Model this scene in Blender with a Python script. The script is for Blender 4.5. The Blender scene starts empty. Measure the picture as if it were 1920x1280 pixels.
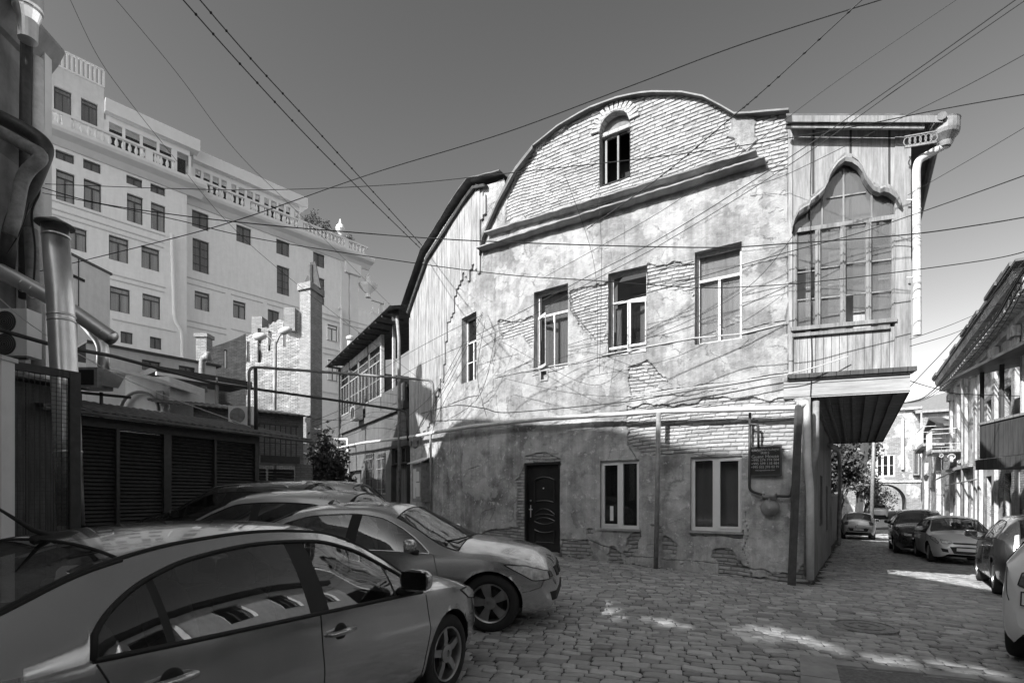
import bpy, bmesh, math, random
import numpy as np
from mathutils import Vector, Matrix
random.seed(7); rng = np.random.default_rng(11)
scene = bpy.context.scene
COL = scene.collection
# ---------------------------------------------------------------- camera, world, sun, exposure
HC = 1.6                                    # eye height
cd = bpy.data.cameras.new('camera'); cam = bpy.data.objects.new('camera', cd); COL.objects.link(cam)
cam.location = (0, 0, HC); cam.rotation_euler = (math.radians(90), 0, 0)
cd.sensor_width = 36; cd.lens = 36 * 1000 / 1920.0
cd.shift_y = (930 - 640) / 1920.0
cd.clip_start = 0.05; cd.clip_end = 3000
scene.camera = cam
SUN_H = Vector((-0.756, -0.655)); SUN_T = 0.70
sun_dir = Vector((SUN_H.x, SUN_H.y, SUN_T)).normalized()
w = bpy.data.worlds.new('World'); scene.world = w; w.use_nodes = True
nt = w.node_tree; nt.nodes.clear()
sky = nt.nodes.new('ShaderNodeTexSky'); sky.sky_type = 'NISHITA'; sky.sun_disc = False
sky.sun_elevation = math.atan(SUN_T); sky.sun_rotation = math.atan2(SUN_H.x, SUN_H.y)
sky.altitude = 400; sky.air_density = 1.0; sky.dust_density = 1.2; sky.ozone_density = 1.0
sep = nt.nodes.new('ShaderNodeSeparateColor'); comb = nt.nodes.new('ShaderNodeCombineColor')
bg = nt.nodes.new('ShaderNodeBackground'); bg.inputs[1].default_value = 0.15
wo = nt.nodes.new('ShaderNodeOutputWorld')
ma = nt.nodes.new('ShaderNodeMath'); ma.operation = 'MULTIPLY'; ma.inputs[1].default_value = 0.85
mb = nt.nodes.new('ShaderNodeMath'); mb.operation = 'MULTIPLY_ADD'; mb.inputs[1].default_value = 0.15
L = nt.links
L.new(sky.outputs[0], sep.inputs[0]); L.new(sep.outputs[0], ma.inputs[0]); L.new(sep.outputs[1], mb.inputs[0]); L.new(ma.outputs[0], mb.inputs[2])
mp_ = nt.nodes.new('ShaderNodeMath'); mp_.operation = 'POWER'; mp_.inputs[1].default_value = 1.5; L.new(mb.outputs[0], mp_.inputs[0])
ms_ = nt.nodes.new('ShaderNodeMath'); ms_.operation = 'MULTIPLY'; ms_.inputs[1].default_value = 0.38; L.new(mp_.outputs[0], ms_.inputs[0])
for i in range(3): L.new(ms_.outputs[0], comb.inputs[i])
L.new(comb.outputs[0], bg.inputs[0]); L.new(bg.outputs[0], wo.inputs[0])
sd = bpy.data.lights.new('sun', 'SUN'); sd.energy = 2.8; sd.angle = math.radians(0.5); sd.color = (1, 1, 1)
sun = bpy.data.objects.new('sun', sd); COL.objects.link(sun)
sun.rotation_euler = (-sun_dir).to_track_quat('-Z', 'Y').to_euler(); sun.location = (-20, -20, 40)
scene.view_settings.view_transform = 'Standard'; scene.view_settings.look = 'None'
scene.view_settings.gamma = 1; scene.view_settings.exposure = 1.6
# ---------------------------------------------------------------- object helpers
ORG = {}
def tag(o, label=None, cat=None, group=None, kind=None):
    if label: o['label'] = label
    if cat: o['category'] = cat
    if group: o['group'] = group
    if kind: o['kind'] = kind
    return o
def thing(name, label, cat, loc, group=None, rot=None):
    o = bpy.data.objects.new(name, None); COL.objects.link(o)
    o.location = loc; ORG[o] = Vector(loc)
    if rot: o.rotation_euler = rot
    o.empty_display_size = .2
    return tag(o, label, cat, group)
def uvs(me, V, F):
    uvl = me.uv_layers.new(name='UVMap')
    data = np.zeros((len(me.loops), 2), dtype=np.float32)
    co = np.zeros(len(me.vertices) * 3, dtype=np.float32); me.vertices.foreach_get('co', co); co = co.reshape(-1, 3)
    li = np.zeros(len(me.loops), dtype=np.int32); me.loops.foreach_get('vertex_index', li)
    pn = np.zeros(len(me.polygons) * 3, dtype=np.float32); me.polygons.foreach_get('normal', pn); pn = pn.reshape(-1, 3)
    lt = np.zeros(len(me.polygons), dtype=np.int32); me.polygons.foreach_get('loop_total', lt)
    fn = np.repeat(pn, lt, axis=0); p = co[li]
    t = np.stack([-fn[:, 1], fn[:, 0]], 1); ln = np.linalg.norm(t, axis=1)
    up = ln < .35
    t = np.where(up[:, None], np.array([[1., 0.]]), t / np.maximum(ln, 1e-6)[:, None])
    data[:, 0] = p[:, 0] * t[:, 0] + p[:, 1] * t[:, 1]
    data[:, 1] = np.where(up, p[:, 1], p[:, 2])
    uvl.data.foreach_set('uv', data.ravel())
def obj(name, V, F, mat, parent=None, local=False, smooth=False, uv=True, uvdata=None, attrs=None, angle=None):
    """one mesh object; world coordinates unless local"""
    me = bpy.data.meshes.new(name)
    V = np.array([tuple(v) for v in V], dtype=np.float64) if not isinstance(V, np.ndarray) else V
    o = bpy.data.objects.new(name, me); COL.objects.link(o)
    org = Vector((0, 0, 0))
    if parent is not None:
        o.parent = parent; org = ORG.get(parent, org); ORG[o] = org
    elif not local:
        org = Vector((float(V[:, 0].mean()), float(V[:, 1].mean()), float(V[:, 2].min()))); o.location = org; ORG[o] = org
    else:
        ORG[o] = org
    if not local: V = V - np.array(org)
    if isinstance(F, np.ndarray):
        n = len(F); k = F.shape[1]
        me.vertices.add(len(V)); me.vertices.foreach_set('co', V.astype(np.float32).ravel())
        me.loops.add(n * k); me.loops.foreach_set('vertex_index', F.astype(np.int32).ravel())
        me.polygons.add(n); me.polygons.foreach_set('loop_start', np.arange(0, n * k, k, dtype=np.int32))
        me.polygons.foreach_set('loop_total', np.full(n, k, dtype=np.int32)); me.update(calc_edges=True)
        me.validate()
    else:
        me.from_pydata([tuple(v) for v in V], [], F); me.update()
    if isinstance(mat, (list, tuple)):
        for m in mat: me.materials.append(m)
    else: me.materials.append(mat)
    if smooth: me.polygons.foreach_set('use_smooth', [True] * len(me.polygons))
    if angle is not None and smooth:
        try: me.set_sharp_from_angle(angle=math.radians(angle))
        except Exception: pass
    if attrs:
        for k_, arr in attrs.items():
            at = me.attributes.new(k_, 'FLOAT', 'POINT'); at.data.foreach_set('value', np.asarray(arr, dtype=np.float32))
    if uvdata is not None:
        uvl = me.uv_layers.new(name='UVMap')
        li = np.zeros(len(me.loops), dtype=np.int32); me.loops.foreach_get('vertex_index', li)
        uvl.data.foreach_set('uv', np.asarray(uvdata, dtype=np.float32)[li].ravel())
    elif uv: uvs(me, V, F)
    return o
class MB:
    """collects geometry for one mesh"""
    def __init__(s): s.V = []; s.F = []
    def add(s, V, F):
        n = len(s.V); s.V += [Vector(v) for v in V]; s.F += [tuple(i + n for i in f) for f in F]; return s
    def box(s, x0, x1, y0, y1, z0, z1):
        V = [(x, y, z) for z in (z0, z1) for y in (y0, y1) for x in (x0, x1)]
        return s.add(V, [(0, 2, 3, 1), (4, 5, 7, 6), (0, 1, 5, 4), (2, 6, 7, 3), (0, 4, 6, 2), (1, 3, 7, 5)])
    def obox(s, c, ax, ay, az):
        """oriented box: centre and three half-axis vectors"""
        c = Vector(c); ax = Vector(ax); ay = Vector(ay); az = Vector(az)
        V = [c + ax * i + ay * j + az * k for k in (-1, 1) for j in (-1, 1) for i in (-1, 1)]
        return s.add(V, [(0, 2, 3, 1), (4, 5, 7, 6), (0, 1, 5, 4), (2, 6, 7, 3), (0, 4, 6, 2), (1, 3, 7, 5)])
    def beam(s, a, b, w, h, up=(0, 0, 1)):
        a = Vector(a); b = Vector(b); d = b - a; L_ = d.length
        if L_ < 1e-6: return s
        d /= L_; up = Vector(up)
        sx = d.cross(up)
        if sx.length < 1e-4: sx = d.cross(Vector((1, 0, 0)))
        sx.normalize(); u2 = sx.cross(d).normalized()
        return s.obox((a + b) / 2, d * L_ / 2, sx * w / 2, u2 * h / 2)
    def tube(s, pts, r, n=10, caps=True, radii=None):
        pts = [Vector(p) for p in pts]; m = len(pts); base = len(s.V); prev = None
        for i, p in enumerate(pts):
            t = (pts[min(i + 1, m - 1)] - pts[max(i - 1, 0)])
            if t.length < 1e-9: t = Vector((0, 0, 1))
            t.normalize()
            if prev is None:
                q = Vector((0, 0, 1)) if abs(t.z) < .9 else Vector((1, 0, 0))
                e = t.cross(q).normalized()
            else:
                e = (prev - t * prev.dot(t))
                e = e.normalized() if e.length > 1e-6 else t.orthogonal().normalized()
            prev = e; f = t.cross(e)
            rr = radii[i] if radii else r
            for k in range(n):
                a = 2 * math.pi * k / n
                s.V.append(p + (e * math.cos(a) + f * math.sin(a)) * rr)
        for i in range(m - 1):
            for k in range(n):
                a = base + i * n + k; b = base + i * n + (k + 1) % n
                s.F.append((a, b, b + n, a + n))
        if caps:
            s.F.append(tuple(base + k for k in range(n))[::-1]); s.F.append(tuple(base + (m - 1) * n + k for k in range(n)))
        return s
    def lathe(s, c, prof, n=20, axis='z', ax=None, caps=True):
        """prof: (r, h) list about an axis through c"""
        c = Vector(c); A = Vector(ax).normalized() if ax is not None else Vector((0, 0, 1))
        e = A.orthogonal().normalized(); f = A.cross(e); base = len(s.V)
        for r, h in prof:
            for k in range(n):
                a = 2 * math.pi * k / n; s.V.append(c + A * h + (e * math.cos(a) + f * math.sin(a)) * r)
        for i in range(len(prof) - 1):
            for k in range(n):
                a = base + i * n + k; b = base + i * n + (k + 1) % n
                s.F.append((a, b, b + n, a + n))
        if caps: s.F.append(tuple(base + k for k in range(n))[::-1]); s.F.append(tuple(base + (len(prof) - 1) * n + k for k in range(n)))
        return s
    def build(s, name, mat, parent=None, **k): return obj(name, s.V, s.F, mat, parent, **k)
def bend(pts, r=.12, k=5):
    """round the corners of a polyline"""
    pts = [Vector(p) for p in pts]; out = [pts[0]]
    for i in range(1, len(pts) - 1):
        a, b, c = pts[i - 1], pts[i], pts[i + 1]
        d1 = (a - b); d2 = (c - b); q = min(r, d1.length * .45, d2.length * .45)
        p0 = b + d1.normalized() * q; p2 = b + d2.normalized() * q
        for j in range(k + 1):
            t = j / k; out.append(p0 * (1 - t) ** 2 + b * 2 * t * (1 - t) + p2 * t * t)
    out.append(pts[-1]); return out
def px(u, v, Y): return Vector(((u - 960) / 1000 * Y, Y, HC + (930 - v) / 1000 * Y))
# ---------------------------------------------------------------- value noise
_P = rng.random((256, 256))
def vnoise(x, y, s=1.0, o=0.):
    x = np.asarray(x, dtype=float) / s + 37.3 + o; y = np.asarray(y, dtype=float) / s + 11.7 + o * 1.7
    xi = np.floor(x).astype(int); yi = np.floor(y).astype(int); fx = x - xi; fy = y - yi
    fx = fx * fx * (3 - 2 * fx); fy = fy * fy * (3 - 2 * fy)
    g = lambda i, j: _P[i % 256, j % 256]
    return (g(xi, yi) * (1 - fx) + g(xi + 1, yi) * fx) * (1 - fy) + (g(xi, yi + 1) * (1 - fx) + g(xi + 1, yi + 1) * fx) * fy
def fbm(x, y, s=1.0, n=4, o=0.):
    r = 0; a = .5
    for i in range(n): r = r + a * vnoise(x, y, s / 2 ** i, o + i * 5.1); a *= .5
    return r
def sstep(e0, e1, x):
    t = np.clip((x - e0) / (e1 - e0), 0, 1); return t * t * (3 - 2 * t)
def inpoly(x, y, poly):
    x = np.asarray(x, dtype=float); y = np.asarray(y, dtype=float); c = np.zeros(x.shape, bool); n = len(poly)
    for i in range(n):
        x1, y1 = poly[i]; x2, y2 = poly[(i + 1) % n]
        if y1 == y2: continue
        c ^= ((y1 > y) != (y2 > y)) & (x < (x2 - x1) * (y - y1) / (y2 - y1) + x1)
    return c
def segdist(x, y, pts):
    d = np.full(np.shape(x), 1e9)
    for (x1, y1), (x2, y2) in zip(pts[:-1], pts[1:]):
        dx, dy = x2 - x1, y2 - y1; t = np.clip(((x - x1) * dx + (y - y1) * dy) / (dx * dx + dy * dy + 1e-9), 0, 1)
        d = np.minimum(d, np.hypot(x - x1 - t * dx, y - y1 - t * dy))
    return d
# ---------------------------------------------------------------- materials
class NM:
    def __init__(s, name, rough=.8, metal=0.):
        s.m = bpy.data.materials.new(name); s.m.use_nodes = True; s.t = s.m.node_tree
        s.b = s.t.nodes['Principled BSDF']; s.b.inputs['Roughness'].default_value = rough; s.b.inputs['Metallic'].default_value = metal
    def n(s, typ, **kw):
        q = s.t.nodes.new(typ)
        for k, v in kw.items():
            if k.startswith('i_'):
                key = k[2:]; q.inputs[int(key) if key.isdigit() else key.replace('_', ' ')].default_value = v
            else: setattr(q, k, v)
        return q
    def l(s, a, b): s.t.links.new(a, b)
    def coord(s, kind='Object', scale=(1, 1, 1)):
        tc = s.n('ShaderNodeTexCoord'); mp = s.n('ShaderNodeMapping'); mp.inputs['Scale'].default_value = scale
        s.l(tc.outputs[kind], mp.inputs[0]); return mp.outputs[0]
    def noise(s, co, scale, detail=5, rough=.6, dist=0.):
        q = s.n('ShaderNodeTexNoise'); q.inputs['Scale'].default_value = scale; q.inputs['Detail'].default_value = detail
        q.inputs['Roughness'].default_value = rough; q.inputs['Distortion'].default_value = dist
        s.l(co, q.inputs['Vector']); return q.outputs['Fac']
    def ramp(s, f, stops):
        q = s.n('ShaderNodeValToRGB'); e = q.color_ramp.elements
        while len(e) < len(stops): e.new(.5)
        for i, (p, g) in enumerate(stops): e[i].position = p; e[i].color = (g, g, g, 1)
        s.l(f, q.inputs[0]); return q.outputs[0]
    def mix(s, f, a, b, mode='MIX'):
        q = s.n('ShaderNodeMix', data_type='RGBA', blend_type=mode)
        for i, v in ((0, f), (6, a), (7, b)):
            if isinstance(v, (int, float)): q.inputs[i].default_value = v if i == 0 else (v, v, v, 1)
            else: s.l(v, q.inputs[i])
        return q.outputs[2]
    def math(s, op, a, b=0.):
        q = s.n('ShaderNodeMath', operation=op)
        for i, v in enumerate((a, b)):
            if isinstance(v, (int, float)): q.inputs[i].default_value = v
            else: s.l(v, q.inputs[i])
        return q.outputs[0]
    def bump(s, h, strength=.5, dist=.02, prev=None):
        q = s.n('ShaderNodeBump'); q.inputs['Strength'].default_value = strength; q.inputs['Distance'].default_value = dist
        s.l(h, q.inputs['Height'])
        if prev is not None: s.l(prev, q.inputs['Normal'])
        return q.outputs[0]
    def color(s, c): s.l(c, s.b.inputs['Base Color']); return s
    def normal(s, c): s.l(c, s.b.inputs['Normal']); return s
def M_simple(name, g, rough=.7, metal=0., var=.12, scale=6, bumpd=0.002, coords='Object', bscale=None, coat=0.):
    q = NM(name, rough, metal); co = q.coord(coords)
    n1 = q.noise(co, scale, 6, .62); q.color(q.ramp(n1, [(.3, g * (1 - var)), (.7, min(1, g * (1 + var)))]))
    if bumpd: q.normal(q.bump(q.noise(co, bscale or scale * 6, 4), .5, bumpd))
    if coat: q.b.inputs['Coat Weight'].default_value = coat; q.b.inputs['Coat Roughness'].default_value = .04
    return q.m
def M_plaster(name, g, dirt=.35, rough=.9, bumpd=.006, streak=.3, md=.62):
    q = NM(name, rough); uv = q.coord('UV'); st = q.coord('UV', (2.2, .25, 1))
    big = q.noise(uv, .55, 6, .65, .4); mid = q.noise(uv, 3.2, 6, .7); fine = q.noise(uv, 22, 5, .7); sk = q.noise(st, 2.2, 5, .6)
    c = q.ramp(big, [(.28, g * (1 - dirt)), (.5, g), (.72, min(.9, g * (1 + dirt * .45)))])
    c = q.mix(.5, c, q.ramp(mid, [(.3, md), (.62, 1)]), 'MULTIPLY')
    c = q.mix(streak, c, q.ramp(sk, [(.35, .45), (.6, 1)]), 'MULTIPLY')
    q.color(c); h = q.bump(fine, .6, bumpd); q.normal(q.bump(mid, .5, bumpd * 2, h)); return q.m
def M_brick(name, g1, g2, gm, bw=.24, bh=.075, mort=.012, bd=.012, rough=.9):
    q = NM(name, rough); uv = q.coord('UV'); wob = q.noise(uv, 1.6, 3)
    add = q.n('ShaderNodeVectorMath', operation='MULTIPLY_ADD'); cmb = q.n('ShaderNodeCombineXYZ')
    q.l(wob, cmb.inputs[0]); q.l(wob, cmb.inputs[1]); q.l(cmb.outputs[0], add.inputs[0]); add.inputs[1].default_value = (.05, .07, 0); q.l(uv, add.inputs[2])
    fw = q.noise(uv, 14, 3); add2 = q.n('ShaderNodeVectorMath', operation='MULTIPLY_ADD'); cmb2 = q.n('ShaderNodeCombineXYZ')
    q.l(fw, cmb2.inputs[0]); q.l(fw, cmb2.inputs[1]); q.l(cmb2.outputs[0], add2.inputs[0]); add2.inputs[1].default_value = (.02, .016, 0); q.l(add.outputs[0], add2.inputs[2])
    br = q.n('ShaderNodeTexBrick'); br.inputs['Scale'].default_value = 1; br.inputs['Brick Width'].default_value = bw; br.inputs['Row Height'].default_value = bh
    br.inputs['Mortar Size'].default_value = mort; br.inputs['Mortar Smooth'].default_value = .5; br.inputs['Bias'].default_value = 0
    br.inputs['Color1'].default_value = (g1,) * 3 + (1,); br.inputs['Color2'].default_value = (g2,) * 3 + (1,); br.inputs['Mortar'].default_value = (gm,) * 3 + (1,)
    q.l(add2.outputs[0], br.inputs['Vector'])
    n1 = q.noise(uv, 2.2, 6, .7); n2 = q.noise(uv, 26, 5, .7)
    c = q.mix(.6, br.outputs['Color'], q.ramp(n1, [(.3, .5), (.65, 1)]), 'MULTIPLY'); q.color(c)
    inv = q.math('SUBTRACT', 1., br.outputs['Fac']); h = q.bump(inv, .9, bd); q.normal(q.bump(n2, .6, bd * .5, h)); return q.m
def M_patchy(name, g, thr=.52, seed=0.):
    q = NM(name, .92); uv0 = q.coord('UV'); mp = q.n('ShaderNodeMapping'); mp.inputs['Location'].default_value = (seed, seed * 1.7, 0); q.l(uv0, mp.inputs[0]); uv = mp.outputs[0]
    big = q.noise(uv, .7, 7, .68, .3); mask = q.ramp(big, [(thr, 0), (thr + .012, 1)]); n1 = q.noise(uv, 2.4, 6, .7); n2 = q.noise(uv, 24, 6, .72); st = q.noise(q.coord('UV', (3., .2, 1)), 2.4, 5, .6)
    wv = q.n('ShaderNodeVectorMath', operation='MULTIPLY_ADD'); tn = q.n('ShaderNodeTexNoise'); tn.inputs['Scale'].default_value = 6; q.l(uv, tn.inputs['Vector']); q.l(tn.outputs['Color'], wv.inputs[0]); wv.inputs[1].default_value = (.04, .04, 0); q.l(uv, wv.inputs[2])
    br = q.n('ShaderNodeTexBrick'); br.inputs['Scale'].default_value = 1; br.inputs['Brick Width'].default_value = .25; br.inputs['Row Height'].default_value = .078; br.inputs['Mortar Size'].default_value = .012; br.inputs['Mortar Smooth'].default_value = .5
    for k_, m_ in (('Color1', .8), ('Color2', .5), ('Mortar', .3)): br.inputs[k_].default_value = (g * m_,) * 3 + (1,)
    q.l(wv.outputs[0], br.inputs['Vector'])
    pl = q.ramp(n1, [(.3, g * .55), (.5, g), (.7, min(.9, g * 1.2))]); pl = q.mix(.6, pl, q.ramp(st, [(.36, .4), (.6, 1)]), 'MULTIPLY')
    q.color(q.mix(mask, pl, br.outputs['Color'])); h = q.bump(q.math('SUBTRACT', 1., mask), 1., .03); h = q.bump(q.math('MULTIPLY', q.math('SUBTRACT', 1., br.outputs['Fac']), mask), 1., .02, h); q.normal(q.bump(n2, .8, .012, h)); return q.m
def M_wood(name, g, plank=.14, vertical=True, rough=.85, worn=.5, bd=.006):
    q = NM(name, rough); s = (1, 1, 1)
    uv = q.coord('UV', s); gr = q.coord('UV', (18, .9, 1) if vertical else (.9, 18, 1)); lg = q.coord('UV', (6, .6, 1) if vertical else (.6, 6, 1))
    g1 = q.noise(gr, 2, 6, .7); g2 = q.noise(lg, 1.4, 6, .75); n3 = q.noise(uv, 1.3, 5, .6)
    sepx = q.n('ShaderNodeSeparateXYZ'); q.l(uv, sepx.inputs[0])
    a = q.math('DIVIDE', sepx.outputs[0 if vertical else 1], plank); fr = q.math('FRACT', a); fl = q.math('FLOOR', a)
    wn = q.n('ShaderNodeTexWhiteNoise', noise_dimensions='1D'); q.l(fl, wn.inputs['W'])
    seam = q.math('GREATER_THAN', q.math('ABSOLUTE', q.math('SUBTRACT', fr, .5)), .47)
    c = q.ramp(g2, [(.36, g * (1 - worn * .8)), (.55, g), (.75, min(.85, g * 1.25))])
    c = q.mix(.55, c, q.ramp(g1, [(.35, .45), (.6, 1)]), 'MULTIPLY'); c = q.mix(.35, c, q.ramp(wn.outputs[0], [(0, .6), (1, 1)]), 'MULTIPLY')
    c = q.mix(.5, c, q.ramp(n3, [(.3, .6), (.6, 1)]), 'MULTIPLY'); c = q.mix(seam, c, g * .12)
    q.color(c); h = q.bump(q.math('SUBTRACT', 1., seam), .8, bd); q.normal(q.bump(g1, .7, bd * .5, h)); return q.m
def M_curtain(name, g):
    q = NM(name, .9); n = q.noise(q.coord('UV', (9, .25, 1)), 1.2, 3, .5); q.color(q.ramp(n, [(.3, g * .75), (.6, g)])); q.normal(q.bump(n, .8, .05)); return q.m
def M_glass(name, g=.02, alpha=.6, rough=.03, wavy=.0):
    q = NM(name, rough); q.b.inputs['Base Color'].default_value = (g, g, g, 1); q.b.inputs['IOR'].default_value = 1.6
    q.b.inputs['Alpha'].default_value = alpha; q.b.inputs['Specular IOR Level'].default_value = 1.0
    if wavy: q.normal(q.bump(q.noise(q.coord('Object'), 1.7, 2), .6, wavy))
    return q.m
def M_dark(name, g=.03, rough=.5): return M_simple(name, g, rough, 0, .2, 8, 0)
MAT = {}
MAT['up_plaster'] = M_plaster('pale_plaster', .50, .3)
MAT['plaster_grey'] = M_plaster('grey_plaster', .26, .5, streak=.4)
MAT['brick'] = M_brick('exposed_brick', .50, .38, .30)
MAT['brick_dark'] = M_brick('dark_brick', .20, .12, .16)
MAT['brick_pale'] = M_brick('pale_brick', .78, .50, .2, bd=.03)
MAT['hotel'] = M_plaster('cream_render', .84, .04, bumpd=.002, streak=.12, md=.85)
MAT['hotel2'] = M_plaster('grey_render', .66, .06, bumpd=.002, streak=.15, md=.8)
MAT['trim'] = M_simple('cream_trim', .70, .8, 0, .05, 2, .001)
MAT['wood_grey'] = M_wood('weathered_planks', .44, .13, True, worn=.6)
MAT['wood_old'] = M_wood('old_painted_wood', .34, 3.1, True, worn=.55, bd=.004)
MAT['wood_h'] = M_wood('pale_boards', .46, .24, False, worn=.25)
MAT['wood_dark'] = M_wood('dark_boards', .10, .22, True, worn=.5)
MAT['roof_metal'] = M_simple('rusty_roof_metal', .10, .6, .3, .4, 4, .003)
MAT['dark_metal'] = M_simple('dark_painted_metal', .045, .5, .2, .3, 10, .001)
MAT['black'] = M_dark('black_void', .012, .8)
MAT['rubber'] = M_dark('black_rubber', .02, .75)
MAT['cable'] = M_dark('cable_black', .015, .7)
MAT['white_frame'] = M_simple('white_plastic', .72, .35, 0, .04, 5, 0)
MAT['old_frame'] = M_simple('chipped_white_paint', .58, .6, 0, .22, 14, .002)
MAT['dark_frame'] = M_simple('brown_frame', .06, .45, 0, .2, 10, 0)
MAT['pipe_grey'] = M_simple('grey_painted_pipe', .22, .5, 0, .35, 7, .001)
MAT['pipe_pale'] = M_simple('pale_painted_pipe', .55, .45, 0, .15, 7, .001)
MAT['steel'] = M_simple('galvanised_steel', .8, .3, 1., .12, 3, .002)
MAT['glass'] = M_glass('window_glass', .015, .35, .02, .002)
MAT['glass_dim'] = M_glass('dusty_glass', .15, .72, .10, .006)
MAT['glass_hotel'] = M_glass('tinted_glass', .06, .22, .05, .002)
MAT['curtain'] = M_curtain('pleated_curtain', .85)
MAT['curtain_dim'] = M_curtain('dim_curtain', .42)
MAT['stone'] = M_simple('worn_stone', .30, .85, 0, .3, 5, .004)
# ---------------------------------------------------------------- ground shape
CX, CY = 5.52, 9.86                        # street corner of the old house
SD = Vector((.54, .842)); SP = Vector((.842, -.54))
def ground_z(x, y):
    dx = np.asarray(x, dtype=float) - CX; dy = np.asarray(y, dtype=float) - CY
    s = dx * SD.x + dy * SD.y; p = dx * SP.x + dy * SP.y
    soft = lambda t, k: np.log1p(np.exp(np.clip(t / k, -30, 30))) * k
    f = -.040 * (soft(s, 1.2) - soft(s - 11, 2)) - .026 * (soft(s - 11, 2) - soft(s - 26, 3)) - .013 * (soft(s - 26, 3) - soft(s - 70, 4))
    f = np.where(p < -1.5, f * np.exp(-(-1.5 - p) / 4), f)
    k = np.clip((s + 8) / 6, 0, 1); k = k * k * (3 - 2 * k)
    return f - .036 * (np.clip(p, -13, 5)) * np.exp(-np.maximum(s - 3, 0) / 40.) * np.where(p < 0, k, 1)
def gz(x, y): return float(ground_z(x, y))
# ---------------------------------------------------------------- a vertical wall along a path
class Path:
    def __init__(s, pts, smooth=0, face=-1):
        pts = [tuple(p) for p in pts]
        for _ in range(smooth):
            q = [pts[0]]
            for a, b in zip(pts[:-1], pts[1:]):
                q += [(a[0] * .8 + b[0] * .2, a[1] * .8 + b[1] * .2), (a[0] * .2 + b[0] * .8, a[1] * .2 + b[1] * .8)]
            q.append(pts[-1]); pts = q
        P = np.array(pts); seg = np.hypot(*np.diff(P, axis=0).T); cum = np.r_[0, np.cumsum(seg)]
        s.L = cum[-1]; n = max(2, int(s.L / .05) + 1); s.a = np.linspace(0, s.L, n)
        s.x = np.interp(s.a, cum, P[:, 0]); s.y = np.interp(s.a, cum, P[:, 1])
        with np.errstate(all='ignore'): s.u = 960 + 1000 * s.x / s.y
        tx = np.gradient(s.x, s.a); ty = np.gradient(s.y, s.a); l = np.hypot(tx, ty); s.nx = ty / l; s.ny = -tx / l
    def az(s, u, v):
        i = np.argsort(s.u); a = float(np.interp(u, s.u[i], s.a[i]))
        # extrapolate straight beyond the ends
        if u < s.u.min() or u > s.u.max():
            e = 0 if abs(u - s.u[0]) < abs(u - s.u[-1]) else -1; x0, y0 = s.x[e], s.y[e]; tx, ty = -s.ny[e], s.nx[e]; r = (u - 960) / 1000
            a = (0 if e == 0 else s.L) + (r * y0 - x0) / (tx - r * ty)
        y = s.xy(a)[1]; return a, HC + (930 - v) / 1000 * y
    def xy(s, a):
        if a < 0: return s.x[0] - s.ny[0] * a, s.y[0] + s.nx[0] * a
        if a > s.L: return s.x[-1] - s.ny[-1] * (a - s.L), s.y[-1] + s.nx[-1] * (a - s.L)
        return float(np.interp(a, s.a, s.x)), float(np.interp(a, s.a, s.y))
    def nrm(s, a): return Vector((float(np.interp(a, s.a, s.nx)), float(np.interp(a, s.a, s.ny)), 0)).normalized()
    def tan(s, a): n = s.nrm(a); return Vector((-n.y, n.x, 0))
    def P(s, a, z, off=0.):
        x, y = s.xy(a); n = s.nrm(a); return Vector((x + n.x * off, y + n.y * off, z))
    def px(s, u, v, off=0.): a, z = s.az(u, v); return s.P(a, z, off)
    def rect(s, u0, v0, u1, v1):
        """pixel upper-left and lower-right -> a0,a1,z0,z1"""
        a0, z1 = s.az(u0, v0); a1, z0 = s.az(u1, v1); return min(a0, a1), max(a0, a1), min(z0, z1), max(z0, z1)
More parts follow.
